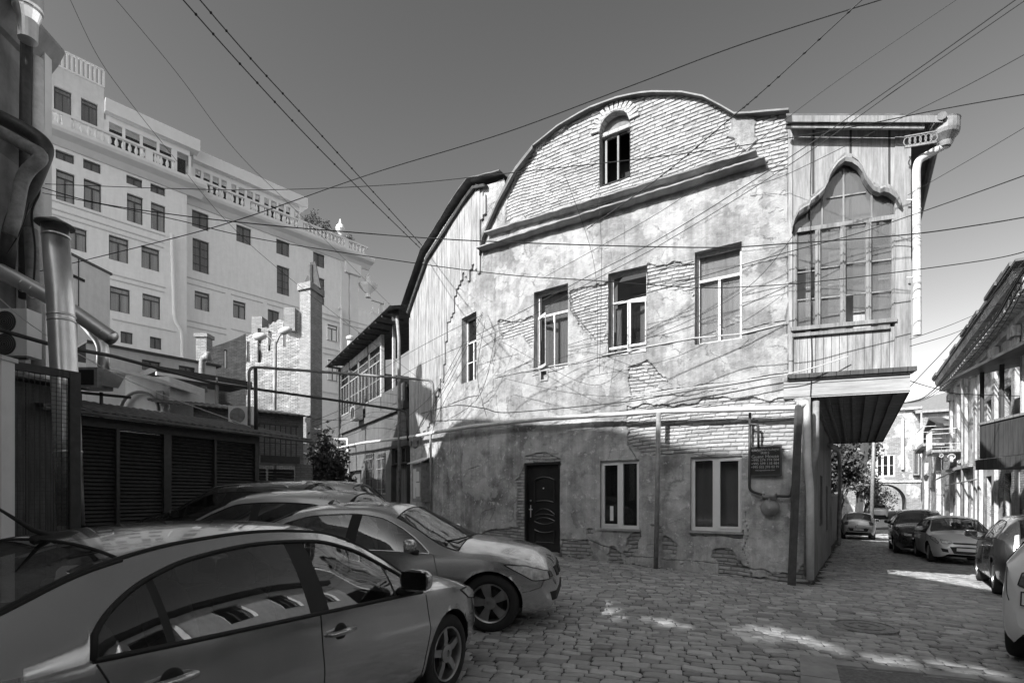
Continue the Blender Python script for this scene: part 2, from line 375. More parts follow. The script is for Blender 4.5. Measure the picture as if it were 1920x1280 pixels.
def wall_mesh(pl, a0, a1, z0, z1, res, openings=(), top=None, bot=None, height=None, reveal=.18, thick=0., resz=None):
    """sheet of wall with real openings and reveals. openings: (a0,a1,z0,z1[,depth])"""
    def lines(lo, hi, edges, res=res):
        e = sorted(set([lo, hi] + [x for x in edges if lo < x < hi])); out = []
        for p, q in zip(e[:-1], e[1:]):
            k = max(1, int(math.ceil((q - p) / res))); out += list(np.linspace(p, q, k, endpoint=False))
        return np.array(out + [e[-1]])
    A = lines(a0, a1, [o[0] for o in openings] + [o[1] for o in openings]); Z = lines(z0, z1, [o[2] for o in openings] + [o[3] for o in openings], resz or res)
    AA, ZZ = np.meshgrid(A, Z); n, m = AA.shape; Zo = ZZ.copy(); kill = np.zeros((n, m), bool)
    if top is not None:
        T = top(AA); kill |= ZZ > T; ZZ = np.minimum(ZZ, T)
    if bot is not None:
        B = bot(AA); kill |= ZZ < B; ZZ = np.maximum(ZZ, B)
    H = height(AA, ZZ) if height is not None else np.zeros_like(AA)
    att = {}
    if isinstance(H, tuple): H, att = H
    X = np.where(AA < 0, pl.x[0] - pl.ny[0] * AA, np.where(AA > pl.L, pl.x[-1] - pl.ny[-1] * (AA - pl.L), np.interp(AA, pl.a, pl.x)))
    Yy = np.where(AA < 0, pl.y[0] + pl.nx[0] * AA, np.where(AA > pl.L, pl.y[-1] + pl.nx[-1] * (AA - pl.L), np.interp(AA, pl.a, pl.y)))
    nx = np.interp(AA, pl.a, pl.nx); ny = np.interp(AA, pl.a, pl.ny)
    V = np.stack([X + nx * H, Yy + ny * H, ZZ], -1).reshape(-1, 3)
    idx = np.arange(n * m).reshape(n, m)
    q = np.stack([idx[:-1, :-1], idx[:-1, 1:], idx[1:, 1:], idx[1:, :-1]], -1)
    kk = kill[:-1, :-1] & kill[:-1, 1:] & kill[1:, 1:] & kill[1:, :-1]
    ca = (A[:-1] + A[1:]) / 2; cz = (Z[:-1] + Z[1:]) / 2; CA, CZ = np.meshgrid(ca, cz)
    for o in openings: kk |= (CA > o[0]) & (CA < o[1]) & (CZ > o[2]) & (CZ < o[3])
    F = q[~kk].reshape(-1, 4)
    UV = np.stack([AA, ZZ], -1).reshape(-1, 2)
    V = list(V); UVl = list(UV); Fl = [tuple(f) for f in F]; extra = {k: list(v.ravel()) for k, v in att.items()}
    for o in openings:
        d = o[4] if len(o) > 4 else reveal
        c = [(o[0], o[2]), (o[1], o[2]), (o[1], o[3]), (o[0], o[3])]
        for i in range(4):
            (p, r), (p2, r2) = c[i], c[(i + 1) % 4]; b = len(V)
            for (pp, rr, off) in ((p, r, .012), (p2, r2, .012), (p2, r2, -d), (p, r, -d)):
                V.append(np.array(pl.P(pp, rr, off))); UVl.append((pp + (d if off < 0 else 0), rr + (d if off < 0 else 0)))
                for k in extra: extra[k].append((1. if rr < 3.3 else 0.) if k == 'low' else (.4 if k == 'tone' else 0.))
            Fl.append((b + 3, b + 2, b + 1, b))
    return np.array(V), Fl, np.array(UVl), extra
def slab(mb, pl, a0, a1, z0, z1, o0, o1, seg=None):
    """box hugging the wall between offsets o0 and o1"""
    k = max(1, int((a1 - a0) / seg)) if seg else 1
    for i in range(k):
        p = a0 + (a1 - a0) * i / k; q = a0 + (a1 - a0) * (i + 1) / k
        V = [pl.P(a, z, o) for z in (z0, z1) for o in (o0, o1) for a in (p, q)]
        mb.add(V, [(0, 2, 3, 1), (4, 5, 7, 6), (0, 1, 5, 4), (2, 6, 7, 3), (0, 4, 6, 2), (1, 3, 7, 5)])
    return mb
def sweep(mb, pl, pts, prof):
    """moulding: pts = [(a,z)], prof = [(dz, off)] closed"""
    b = len(mb.V); n = len(prof)
    for a, z in pts:
        for dz, off in prof: mb.V.append(pl.P(a, z + dz, off))
    for i in range(len(pts) - 1):
        for k in range(n):
            p = b + i * n + k; q = b + i * n + (k + 1) % n; mb.F.append((p, q, q + n, p + n))
    mb.F.append(tuple(b + k for k in range(n))[::-1]); mb.F.append(tuple(b + (len(pts) - 1) * n + k for k in range(n)))
def window(parent, pl, r, frame, glass, fw=.06, depth=.12, cols=2, transom=None, back=None, mull=.05, rows=None, blind=None, name='window', fd=.05, bo=.12):
    """window in rect r=(a0,a1,z0,z1), set back by depth; frame mesh > pane, curtain"""
    a0, a1, z0, z1 = r; mb = MB(); o0, o1 = -depth - fd, -depth
    slab(mb, pl, a0, a0 + fw, z0, z1, o0, o1); slab(mb, pl, a1 - fw, a1, z0, z1, o0, o1)
    slab(mb, pl, a0 + fw, a1 - fw, z0, z0 + fw, o0, o1); slab(mb, pl, a0 + fw, a1 - fw, z1 - fw, z1, o0, o1)
    tz = z1 - fw
    if transom: tz = z0 + (z1 - z0) * transom; slab(mb, pl, a0 + fw, a1 - fw, tz - mull / 2, tz + mull / 2, o0 + .004, o1 + .012)
    for i in range(1, cols):
        a = a0 + (a1 - a0) * i / cols; slab(mb, pl, a - mull / 2, a + mull / 2, z0 + fw, (tz - mull / 2) if transom else z1 - fw, o0 + .004, o1 + .008)
    if rows:
        for t in rows:
            zz = z0 + (z1 - z0) * t
            for i in range(cols):
                p = a0 + (a1 - a0) * i / cols + (fw if i == 0 else mull / 2); q = a0 + (a1 - a0) * (i + 1) / cols - (fw if i == cols - 1 else mull / 2)
                slab(mb, pl, p, q, zz - .014, zz + .014, o0 + .008, o1 - .006)
    f = mb.build(name, frame, parent)
    if glass is not None:
        g = MB(); slab(g, pl, a0 + fw * .6, a1 - fw * .6, z0 + fw * .6, z1 - fw * .6, o0 + .018, o0 + .024); g.build('pane', glass, f)
    if back is not None:
        c = MB(); slab(c, pl, a0 - .02, a1 + .02, z0 - .02, z1 + .02, o0 - bo - .04, o0 - bo); c.build('curtain' if back in (MAT['curtain'], MAT['curtain_dim']) else 'interior', back, f)
    return f
def poly_fan(P):   # planar polygon as an n-gon face
    return [tuple(range(len(P)))]
# ================================================================= THE OLD HOUSE
M = Path([(-3.55, 18.7), (-.48, 13.7), (5.52, 9.86)], smooth=3)
house = thing('brick_house', 'old two storey corner house with arched brick gable, peeling pale plaster and wooden corner oriel', 'house', (2.5, 12., .1))
R_ = {}
R_['w1'] = M.rect(1002, 549, 1066, 686); R_['w2'] = M.rect(1141, 514, 1213, 660); R_['w3'] = M.rect(1303, 474, 1391, 634)
R_['w0'] = M.rect(867, 598, 895, 711); R_['at'] = M.rect(1124, 222, 1181, 330); R_['door'] = M.rect(985, 868, 1051, 1036)
R_['l1'] = M.rect(1126, 864, 1199, 992); R_['l2'] = M.rect(1295, 857, 1391, 997)
R_['vent'] = M.rect(1016, 697, 1027, 711)
for k in ('w1', 'w2', 'w3', 'w0', 'at', 'l1', 'l2'):     # true rectangles: trim z ranges by averaging both sides
    pass
top_px = [(700, 640), (768, 590), (800, 478), (830, 430), (870, 372), (893, 345), (906, 350), (930, 343), (946, 335), (950, 360), (960, 338), (985, 302), (1005, 278), (1050, 243), (1110, 208), (1160, 190), (1225, 179), (1280, 180), (1320, 188), (1355, 207), (1378, 221), (1400, 219), (1440, 217), (1480, 214), (1525, 213)]
topaz = np.array([M.az(u, v) for u, v in top_px]); topaz = topaz[np.argsort(topaz[:, 0])]
aB_ = M.az(1481, 500)[0]
def h_top(a): return np.where(a > aB_, 3.43, np.interp(a, topaz[:, 0], topaz[:, 1]))
def h_bot(a):
    x = np.interp(a, M.a, M.x); y = np.interp(a, M.a, M.y); return ground_z(x, y) - .1
def azp(pts): return [M.az(u, v) for u, v in pts]
brick_px = [
    [(948, 415), (951, 372), (962, 340), (1008, 276), (1110, 200), (1225, 170), (1345, 175), (1368, 214), (1366, 258), (1400, 285), (1416, 265), (1410, 232), (1425, 205), (1500, 200), (1500, 322), (1445, 330), (1430, 300), (1150, 375), (1010, 410), (995, 422), (985, 405)],
    [(1072, 545), (1141, 528), (1141, 650), (1115, 640), (1090, 605), (1075, 580)],
    [(938, 600), (1000, 596), (1000, 650), (975, 632), (945, 640), (935, 622)],
    [(1176, 694), (1213, 673), (1232, 690), (1250, 722), (1180, 742)],
    [(1215, 498), (1300, 494), (1300, 560), (1262, 540), (1215, 545)],
    [(1176, 760), (1500, 742), (1500, 800), (1480, 845), (1395, 858), (1300, 852), (1230, 856), (1182, 838)],
    [(1051, 1012), (1070, 1018), (1100, 1010), (1108, 1040), (1051, 1044)],
    [(900, 1000), (935, 990), (985, 985), (985, 1050), (880, 1040)],
    [(968, 900), (986, 870), (986, 1000), (972, 985)],
    [(985, 852), (1010, 846), (1052, 858), (1052, 868), (985, 869)],
    [(1290, 995), (1395, 994), (1390, 1010), (1300, 1008)]]
brick_az = [azp(p) for p in brick_px]
plast_patch = azp([(1366, 226), (1420, 222), (1412, 262), (1380, 275), (1360, 262)])
cracks_px = [[(1235, 512), (1255, 500), (1280, 498), (1300, 490)], [(930, 708), (1000, 697), (1066, 686), (1141, 667), (1300, 637), (1480, 600)],
    [(1178, 690), (1212, 676), (1232, 692)], [(1174, 745), (1280, 727), (1400, 712), (1478, 698)], [(1010, 420), (1150, 378)],
    [(1480, 215), (1476, 330), (1482, 480), (1476, 600), (1480, 690)], [(1396, 960), (1405, 1000), (1392, 1030), (1404, 1060)],
    [(905, 760), (925, 745), (930, 620), (915, 590)], [(1060, 690), (1000, 705)], [(1180, 748), (1260, 740), (1290, 742), (1380, 728)],
    [(900, 985), (905, 960), (930, 950), (920, 975)], [(870, 900), (880, 880), (900, 872)], [(1062, 545), (1080, 590), (1120, 640)],
    [(840, 760), (880, 745), (900, 742)], [(1180, 835), (1200, 870), (1160, 864)], [(1050, 1012), (1105, 1012), (1180, 1040), (1300, 1050), (1440, 1068)]]
cracks_az = [azp(p) for p in cracks_px]
def facade_h(A, Z):
    # domain warp so that traced outlines turn ragged
    wa = A + (fbm(A, Z, .35, 4, 2.) - .47) * .34; wz = Z + (fbm(A, Z, .3, 4, 9.) - .47) * .26
    br = np.zeros(A.shape)
    for p in brick_az: br = np.maximum(br, inpoly(wa, wz, p).astype(float))
    br = np.where(inpoly(wa, wz, plast_patch), 0., br)
    base = (Z < 1.0) & (fbm(A, Z, .55, 4, 21.) + (.75 - Z) * .25 > .66); br = np.maximum(br, base.astype(float))
    spall = (fbm(A, Z, .4, 4, 33.) > .665); 
    zz = Z + (vnoise(A, Z, 1.3, 6.) - .5) * .22 + (vnoise(A, Z, .12, 7.) - .5) * .008; row = np.floor(zz / .078); fz = zz / .078 - row
    aa = A + (row % 2) * .125 + (vnoise(row * 3.1, row, 1., 2.) - .5) * .1 + (vnoise(A, Z, .1, 17.) - .5) * .012; colm = np.floor(aa / .25); fa = aa / .25 - colm
    jh = np.minimum(fz, 1 - fz) * .078; jv = np.minimum(fa, 1 - fa) * .25
    joint = np.maximum(sstep(.013, .004, jh), sstep(.014, .005, jv) * .8)
    rnd = vnoise(colm * 7.3 + 1000.5, row * 5.7 + 300.5, 1., 0.); tone = np.clip(.15 + .9 * rnd, 0, 1)
    h = np.where(br > .5, (rnd - .5) * .016 - joint * .022, .034)
    h = h + (1 - br) * ((fbm(A, Z, .7, 4, 5.) - .5) * .03 - np.where(spall, .01, 0)) + br * (fbm(A, Z, .16, 3, 8.) - .5) * .018
    h = h + (fbm(A, Z, 2.2, 2, 3.) - .5) * .05
    cr = np.zeros(A.shape)
    for i, p in enumerate(cracks_az):
        d = segdist(wa * .35 + A * .65, wz * .35 + Z * .65, p); wd = (.009 if i != 5 else .024) * (.4 + 1.2 * vnoise(A, Z, .3, i))
        cr = np.maximum(cr, sstep(wd, wd * .4, d))
    h = h - cr * .024 + (1 - br) * (fbm(A, Z, .09, 3, 55.) - .5) * .012
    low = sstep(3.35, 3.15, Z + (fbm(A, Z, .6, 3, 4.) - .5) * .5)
    pl_left = sstep(0, 1, A)
    pat = fbm(A, Z, .5, 5, 41.)
    return h, {'brick': br, 'crack': cr, 'low': low, 'patch': (pat > .56).astype(float), 'joint': joint * br, 'tone': tone}
def M_facade():
    q = NM('peeling_facade', .92); uv = q.coord('UV')
    att = lambda n_: q.n('ShaderNodeAttribute', attribute_name=n_).outputs['Fac']
    n1 = q.noise(uv, 1.7, 6, .7); n2 = q.noise(uv, 30, 6, .75); n3 = q.noise(uv, 6, 6, .72); big = q.noise(uv, .45, 5, .65, .5); st = q.noise(q.coord('UV', (3.4, .2, 1)), 2., 5, .6); n4 = q.noise(uv, 90, 3, .7)
    brick = q.ramp(att('tone'), [(0, .24), (.5, .40), (1, .54)]); brick = q.mix(.6, brick, q.ramp(n3, [(.3, .55), (.65, 1)]), 'MULTIPLY'); brick = q.mix(q.math('MULTIPLY', att('joint'), .8), brick, .15)
    pl = q.ramp(big, [(.3, .25), (.5, .38), (.7, .50)]); pl = q.mix(.9, pl, q.ramp(n1, [(.34, .5), (.58, 1)]), 'MULTIPLY'); pl = q.mix(.5, pl, q.ramp(st, [(.35, .5), (.6, 1)]), 'MULTIPLY')
    pl = q.mix(q.math('MULTIPLY', att('patch'), .35), pl, .52); pl = q.mix(.6, pl, q.ramp(n3, [(.35, .6), (.55, 1)]), 'MULTIPLY')
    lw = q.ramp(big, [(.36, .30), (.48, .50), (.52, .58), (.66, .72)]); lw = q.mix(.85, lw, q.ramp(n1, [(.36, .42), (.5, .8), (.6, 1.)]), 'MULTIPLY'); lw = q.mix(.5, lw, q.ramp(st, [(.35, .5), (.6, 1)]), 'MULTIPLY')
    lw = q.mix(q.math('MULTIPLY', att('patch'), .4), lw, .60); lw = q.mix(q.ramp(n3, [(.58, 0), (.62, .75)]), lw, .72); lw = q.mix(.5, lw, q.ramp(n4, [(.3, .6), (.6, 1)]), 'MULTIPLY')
    vd = q.n('ShaderNodeTexVoronoi', feature='DISTANCE_TO_EDGE'); vd.inputs['Scale'].default_value = .9; wv = q.n('ShaderNodeVectorMath', operation='MULTIPLY_ADD'); tn = q.n('ShaderNodeTexNoise'); tn.inputs['Scale'].default_value = 2.5; tn.inputs['Detail'].default_value = 8; tn.inputs['Roughness'].default_value = .65; q.l(uv, tn.inputs['Vector']); q.l(tn.outputs['Color'], wv.inputs[0]); wv.inputs[1].default_value = (.7, .7, 0); q.l(uv, wv.inputs[2]); q.l(wv.outputs[0], vd.inputs['Vector'])
    hair = q.math('MULTIPLY', q.ramp(vd.outputs['Distance'], [(.0, 1), (.012, 0)]), q.ramp(n1, [(.45, 0), (.6, 1)]))
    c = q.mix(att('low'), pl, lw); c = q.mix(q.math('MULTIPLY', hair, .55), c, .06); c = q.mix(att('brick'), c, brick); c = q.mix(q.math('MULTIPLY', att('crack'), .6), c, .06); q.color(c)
    h = q.bump(q.math('SUBTRACT', 1., hair), .8, .012); h = q.bump(n3, .7, .03, h); h = q.bump(n2, .9, .018, h); q.normal(q.bump(n4, .8, .006, h)); return q.m
MAT['facade'] = M_facade()
ops = [R_[k] for k in ('w0', 'w1', 'w2', 'w3', 'l1', 'l2', 'door', 'at')] + [R_['vent'] + (.1,)]
a_end = M.az(1520, 900)[0]; a_split = M.az(905, 500)[0]
V, F, UV, att = wall_mesh(M, 0.02, a_end, -.3, 12.4, .023, ops, top=h_top, bot=h_bot, height=facade_h, reveal=.24, resz=.013)
facade = obj('facade_wall', V, F, MAT['facade'], house, smooth=False, uvdata=UV, attrs=att)
# plank cladding on the left flank
wood_px = [(771, 828), (771, 600), (800, 483), (832, 432), (872, 376), (895, 350), (917, 372), (905, 400), (903, 465), (905, 490), (870, 520), (862, 545), (850, 580), (842, 620), (835, 700), (812, 770), (800, 815)]
W = []
amin = M.az(771, 700)[0]
wp = [M.az(u, v) for u, v in wood_px]
mb = MB(); k = 0; a = amin
while a < M.az(917, 400)[0]:
    wd = .125; aa = a + wd / 2
    zs = []
    for (p, q) in zip(wp, wp[1:] + wp[:1]):
        if (p[0] - aa) * (q[0] - aa) <= 0 and p[0] != q[0]: zs.append(p[1] + (q[1] - p[1]) * (aa - p[0]) / (q[0] - p[0]))
    if len(zs) >= 2:
        slab(mb, M, a, a + wd - .010, min(zs) + random.uniform(-.3, .15), max(zs) - .02, .02, .072 + random.uniform(0, .008), None)
    a += wd
mb.build('plank_cladding', MAT['wood_grey'], house)
# roofs: barrel behind the gable, edge sheet, left flank eave
def roof_strip(name, pts_px, mat, fwd, back, th, parent, lift=.0):
    mb = MB(); P0_ = [M.az(u, v) for u, v in pts_px]; P = []
    for (a_, z_), (a2_, z2_) in zip(P0_[:-1], P0_[1:]):
        k_ = max(1, int(abs(a2_ - a_) / .25)); P += [(a_ + (a2_ - a_) * t / k_, z_ + (z2_ - z_) * t / k_) for t in range(k_)]
    P.append(P0_[-1])
    dirb = Vector((.54, .842, 0))
    for i, (a, z) in enumerate(P):
        n = M.nrm(a)
        f = M.P(a, z + lift, fwd); g = M.P(a, z + lift, 0) + dirb * back
        jz = Vector((0, 0, random.uniform(-.012, .012))); f = f + jz
        mb.V += [f, g, g + Vector((0, 0, th)), f + Vector((0, 0, th))]
    for i in range(len(P) - 1):
        for k_ in range(4):
            p = i * 4 + k_; q = i * 4 + (k_ + 1) % 4; mb.F.append((p, q, q + 4, p + 4))
    mb.F.append((0, 1, 2, 3)); e = (len(P) - 1) * 4; mb.F.append((e + 3, e + 2, e + 1, e))
    return mb.build(name, mat, parent)
roof_strip('barrel_roof', [(905, 470), (918, 430), (938, 382), (960, 338), (985, 302), (1005, 278), (1050, 243), (1110, 208), (1160, 190), (1225, 179), (1280, 180), (1320, 188), (1355, 207), (1378, 221)], MAT['roof_metal'], .13, 7.5, .035, house)
roof_strip('roof', [(1378, 221), (1440, 217), (1480, 214)], MAT['roof_metal'], .14, 9.8, .035, house, .0)
lf = [(750, 588), (764, 575), (778, 535), (800, 474), (832, 425), (870, 366), (888, 342), (910, 338), (948, 330)]
roof_strip('flank_roof', lf, MAT['roof_metal'], .24, 6.0, .03, house, .03)
mb = MB()   # inner rafter edge and barge board below the flank roof
sweep(mb, M, [M.az(u + 8, v + 12) for u, v in lf[1:-1]], [(-.04, .05), (-.05, .17), (.01, .20), (.01, .05)])
mb.build('barge_board', MAT['wood_dark'], house)
mb = MB(); sweep(mb, M, azp([(906, 478), (912, 445), (938, 385), (972, 322), (1005, 280)]), [(-.05, .06), (-.05, .15), (.04, .15), (.04, .06)]); mb.build('gable_verge', MAT['roof_metal'], house)
MAT['mould'] = M_plaster('weathered_shade_moulding', .30, .6, bumpd=.02, streak=.5)  # weathered plaster, toned darker to deepen the cornice shadow lines
# the two heavy mouldings under the gable
for (p, q, mat_) in (((918, 440), (1420, 292), 0), ((906, 470), (1436, 306), 1)):
    pts = []
    for i in range(60):
        t = i / 59; u = p[0] + (q[0] - p[0]) * t; v = p[1] + (q[1] - p[1]) * t
        a, z = M.az(u, v); pts.append((a, z + (random.random() - .5) * .02))
    mb = MB(); hh = .035 if mat_ == 0 else .045
    sweep(mb, M, pts, [(-hh, .0), (-hh, .09 + .04 * mat_), (-.01, .20 + .05 * mat_), (.02, .20 + .05 * mat_), (hh * .8, .03)])
    mb.build('gable_moulding', MAT['mould'], house)
# sill ledge between the storeys
mb = MB(); pts = azp([(930, 703), (1000, 692), (1066, 681), (1141, 664), (1213, 650), (1300, 634), (1391, 626), (1470, 607)])
sweep(mb, M, pts, [(-.02, .01), (-.018, .045), (.006, .05), (.01, .01)]); mb.build('string_course', MAT['up_plaster'], house)
# arched head of the attic window
a0, a1, z0, z1 = R_['at']; mb = MB(); n = 12; hr = (z1 - z0) * .22
for s_ in (0, 1):
    for i in range(n // 2):
        t0 = i / (n / 2); t1 = (i + 1) / (n / 2); am = (a0 + a1) / 2; hw = (a1 - a0) / 2
        f = lambda t: z1 - hr + hr * math.sqrt(max(0, 1 - (1 - t) ** 2))
        if s_ == 0: p, q = a0 + hw * t0, a0 + hw * t1; zp, zq = f(t0), f(t1)
        else: p, q = a1 - hw * t1, a1 - hw * t0; zp, zq = f(t1), f(t0)
        Vv = [M.P(p, zp, .03), M.P(q, zq, .03), M.P(q, z1 + .01, .03), M.P(p, z1 + .01, .03)]; Vb = [v - M.nrm(a0) * .25 for v in Vv]
        mb.add(Vv + Vb, [(0, 1, 2, 3), (7, 6, 5, 4), (0, 4, 5, 1), (1, 5, 6, 2), (2, 6, 7, 3), (3, 7, 4, 0)])
mb.build('arch_head', MAT['brick'], house)
am_ = (a0 + a1) / 2; wc = [(am_ + (a1 - a0) * .72 * math.cos(math.pi * t / 16), z1 - hr + hr * 1.9 * math.sin(math.pi * t / 16)) for t in range(17)]
mb = MB()
for i in range(14):     # voussoir bricks standing on end round the arch
    t = math.pi * (i + .5) / 14; c_, s2 = math.cos(t), math.sin(t); hw = (a1 - a0) / 2
    P0 = M.P(am_ + hw * c_, z1 - hr + hr * s2 + .02, .014); P1 = M.P(am_ + (hw + .21) * c_, z1 - hr + (hr + .19) * s2 + .02, .014)
    mb.beam(P0, P1, .045, .075, up=M.nrm(am_).cross((P1 - P0).normalized()))
mb.build('voussoirs', MAT['brick'], house)
wr = (a0 + .02, a1 - .02, z0, z1 - hr * 1.15)
wr = (a0 + .07, a1 - .01, z0, z0 + (z1 - z0) * .74); window(house, M, wr, MAT['wood_old'], None, .05, .16, 2, None, None)
mb = MB(); slab(mb, M, a0, a1, z0 + (z1 - z0) * .74, z0 + (z1 - z0) * .80, -.22, -.08); mb.build('lintel', MAT['brick'], house); mb = MB(); slab(mb, M, a0, a1, z0 + (z1 - z0) * .80, z1 + .02, -.24, -.17); mb.build('arch_infill', MAT['plaster_grey'], house)
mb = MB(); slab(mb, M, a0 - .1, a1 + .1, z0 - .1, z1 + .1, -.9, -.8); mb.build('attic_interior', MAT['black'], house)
# window sashes, curtains
def uw(key, transom, back, cols=2, **k): return window(house, M, R_[key], MAT['old_frame'], MAT['glass'], .06, .15, cols, transom, MAT[back] if back else None, **k)
f = uw('w1', .70, 'curtain_dim'); f = uw('w2', .66, None); f3 = uw('w3', .70, 'curtain', bo=.02); uw('w0', .62, None, 2, rows=(.32,))
def leaf(parent, key, t0, t1, zf, swing=.25, side=1):
    a0, a1, z0, z1 = R_[key]; hz = a0 if side < 0 else a1; w_ = (a1 - a0) * .45; n = M.nrm(hz); tn = M.tan(hz) * (-side)
    d = (tn * math.cos(swing) + n * math.sin(swing)); P0 = M.P(hz + (-side) * .05, z0 + .06, -.10); zt = z0 + (z1 - z0) * zf; mb = MB()
    for (s0, s1_, q0, q1) in ((0, .05, 0, 1), (.95, 1, 0, 1), (.05, .95, 0, .05), (.05, .95, .95, 1)):
        A_ = P0 + d * w_ * (s0 + s1_) / 2 + Vector((0, 0, (zt - z0) * (q0 + q1) / 2)); mb.obox(A_, d * w_ * (s1_ - s0) / 2, n * .018, Vector((0, 0, (zt - z0) * (q1 - q0) / 2)))
    mb.build('casement', MAT['old_frame'], parent)
leaf(house, 'w1', 0, 1, .66, .5, -1); leaf(house, 'w2', 0, 1, .6, .35, 1)
mb = MB()
for k_ in ('w2', 'w0'):
    a0, a1, z0, z1 = R_[k_]; slab(mb, M, a0 - .1, a1 + .1, z0 - .1, z1 + .1, -.85, -.8)
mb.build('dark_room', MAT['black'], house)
a0, a1, z0, z1 = R_['w2']; mb = MB(); slab(mb, M, a0 + .06, a0 + .2, z0 + .08, z0 + (z1 - z0) * .62, -.32, -.27); slab(mb, M, a1 - .24, a1 - .06, z0 + .08, z0 + (z1 - z0) * .62, -.32, -.27); mb.build('net_curtain', MAT['curtain_dim'], house)
mb = MB(); slab(mb, M, a0 + .02, a1 - .02, z0 + .18, z0 + .22, -.1, .0); slab(mb, M, a0 + .02, a1 - .02, z0 + .03, z0 + .07, -.1, .0)
mb.build('window_bar', MAT['white_frame'], house)
for k_ in ('l1', 'l2'):
    f = window(house, M, R_[k_], MAT['white_frame'], MAT['glass'], .075, .05, 2, None, MAT['curtain_dim'] if k_ == 'l2' else MAT['black'], mull=.13, fd=.06)
    a0, a1, z0, z1 = R_[k_]; g = MB(); sl = a0 if k_ == 'l1' else (a0 + a1) / 2; w_ = (a1 - a0) / 2
    for (p, q, r0, r1) in ((sl + .03, sl + w_ - .03, z0 + .05, z0 + .10), (sl + .03, sl + w_ - .03, z1 - .10, z1 - .05), (sl + .03, sl + .08, z0 + .1, z1 - .1), (sl + w_ - .08, sl + w_ - .03, z0 + .1, z1 - .1)):
        slab(g, M, p + .03, q, r0, r1, -.06, -.03)
    g.build('sash', MAT['white_frame'], f)
    s_ = MB(); slab(s_, M, a0 - .04, a1 + .04, z0 - .045, z0 - .005, -.05, .07); s_.build('sill', MAT['stone'], f)
a0, a1, z0, z1 = R_['l1']; mb = MB(); slab(mb, M, a0 + .2, a0 + .28, z0 + .17, z0 + .5, -.075, -.07); notice = mb.build('window_notice', MAT['white_frame'], house)
# crossed braces in the left lower window reads as reflections: leave to the glass
# vent grille
a0, a1, z0, z1 = R_['vent']; mb = MB(); slab(mb, M, a0 - .03, a1 + .03, z1, z1 + .03, .0, .05); slab(mb, M, a0 - .03, a1 + .03, z0 - .03, z0, .0, .05); slab(mb, M, a0 - .03, a0, z0, z1, .0, .05); slab(mb, M, a1, a1 + .03, z0, z1, .0, .05)
slab(mb, M, a0, a1, z0, z1, -.08, -.05); mb.build('vent_frame', MAT['stone'], house)
# door
a0, a1, z0, z1 = R_['door']; mb = MB()
MAT['door'] = M_simple('dark_steel_door', .022, .32, .1, .25, 5, .001, coat=.4)
slab(mb, M, a0, a1, z0, z1, -.10, -.06)
for (p, q, r0, r1) in ((a0, a0 + .055, z0, z1), (a1 - .055, a1, z0, z1), (a0 + .055, a1 - .055, z1 - .055, z1)): slab(mb, M, p, q, r0, r1, -.06, .035)
door = mb.build('door', MAT['door'], house); aw = a1 - a0; zh = z1 - z0
def arc_panel(c0, c1, up0, up1, t=.018):
    """raised outline: sides plus curved top and bottom"""
    pts = []; l_, r_ = a0 + aw * .24, a0 + aw * .80
    for i in range(9): x_ = i / 8; pts.append((l_ + (r_ - l_) * x_, z0 + zh * (c1 + up1 * (1 - (2 * x_ - 1) ** 2))))
    for i in range(9): x_ = 1 - i / 8; pts.append((l_ + (r_ - l_) * x_, z0 + zh * (c0 + up0 * (1 - (2 * x_ - 1) ** 2))))
    pts.append(pts[0]); m_ = MB(); m_.tube([M.P(a, z, -.056) for a, z in pts], t, 6); m_.build('panel_moulding', MAT['door'], door)
arc_panel(.55, .80, .02, .035); arc_panel(.40, .42, .02, .06, .012); arc_panel(.335, .345, -.03, .035, .014); arc_panel(.10, .24, .0, -.03)
m_ = MB(); hx = a0 + aw * .13; m_.beam(M.P(hx, z0 + zh * .38, -.045), M.P(hx, z0 + zh * .52, -.045), .035, .02); m_.tube([M.P(hx, z0 + zh * .47, -.03), M.P(hx, z0 + zh * .47, .015), M.P(hx + .1, z0 + zh * .47, .015)], .009, 8)
m_.lathe(M.P(hx, z0 + zh * .57, -.055), [(.022, 0), (.022, .02), (.012, .024)], 12, ax=M.nrm(hx)); m_.build('handle', MAT['steel'], door)
m_ = MB(); m_.lathe(M.P((a0 + a1) / 2, z0 + zh * .71, -.06), [(.018, 0), (.018, .014), (.008, .016)], 12, ax=M.nrm(hx)); m_.build('peephole', MAT['white_frame'], door)
m_ = MB(); slab(m_, M, a0 - .03, a1 + .03, z0 - .12, z0 - .004, -.1, .12); m_.build('doorstep', MAT['stone'], house)
# street side wall of the house below the gallery, and the rest of the body
SW = Path([(CX, CY), (CX + .54 * 10.6, CY + .842 * 10.6)])
def sw_bot(a): return ground_z(np.interp(a, SW.a, SW.x), np.interp(a, SW.a, SW.y)) - .15
V, F, UV, att = wall_mesh(SW, 0, SW.L, -1.2, 8.3, .12, [(3.2, 4.1, .9, 2.1), (6.4, 7.3, .6, 1.9)], bot=sw_bot, height=lambda A, Z: (fbm(A, Z, .8, 3, 3.) - .5) * .05)
obj('street_wall', V, F, MAT['plaster_grey'], house, uvdata=UV)
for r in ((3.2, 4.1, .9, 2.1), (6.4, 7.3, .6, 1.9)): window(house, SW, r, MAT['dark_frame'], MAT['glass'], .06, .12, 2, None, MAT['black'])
mb = MB()  # hidden rear walls close the volume
LP0 = Vector((M.x[0], M.y[0], 0)); back = Vector((.54, .842, 0))
q0 = LP0; q1 = LP0 + back * 5.5; q2 = Vector((SW.x[-1], SW.y[-1], 0))
for p, q in ((q0, q1), (q1, q2)):
    mb.add([p + Vector((0, 0, -1.)), q + Vector((0, 0, -1.)), q + Vector((0, 0, 8.2)), p + Vector((0, 0, 8.2))], [(0, 1, 2, 3)])
mb.build('rear_wall', MAT['plaster_grey'], house)
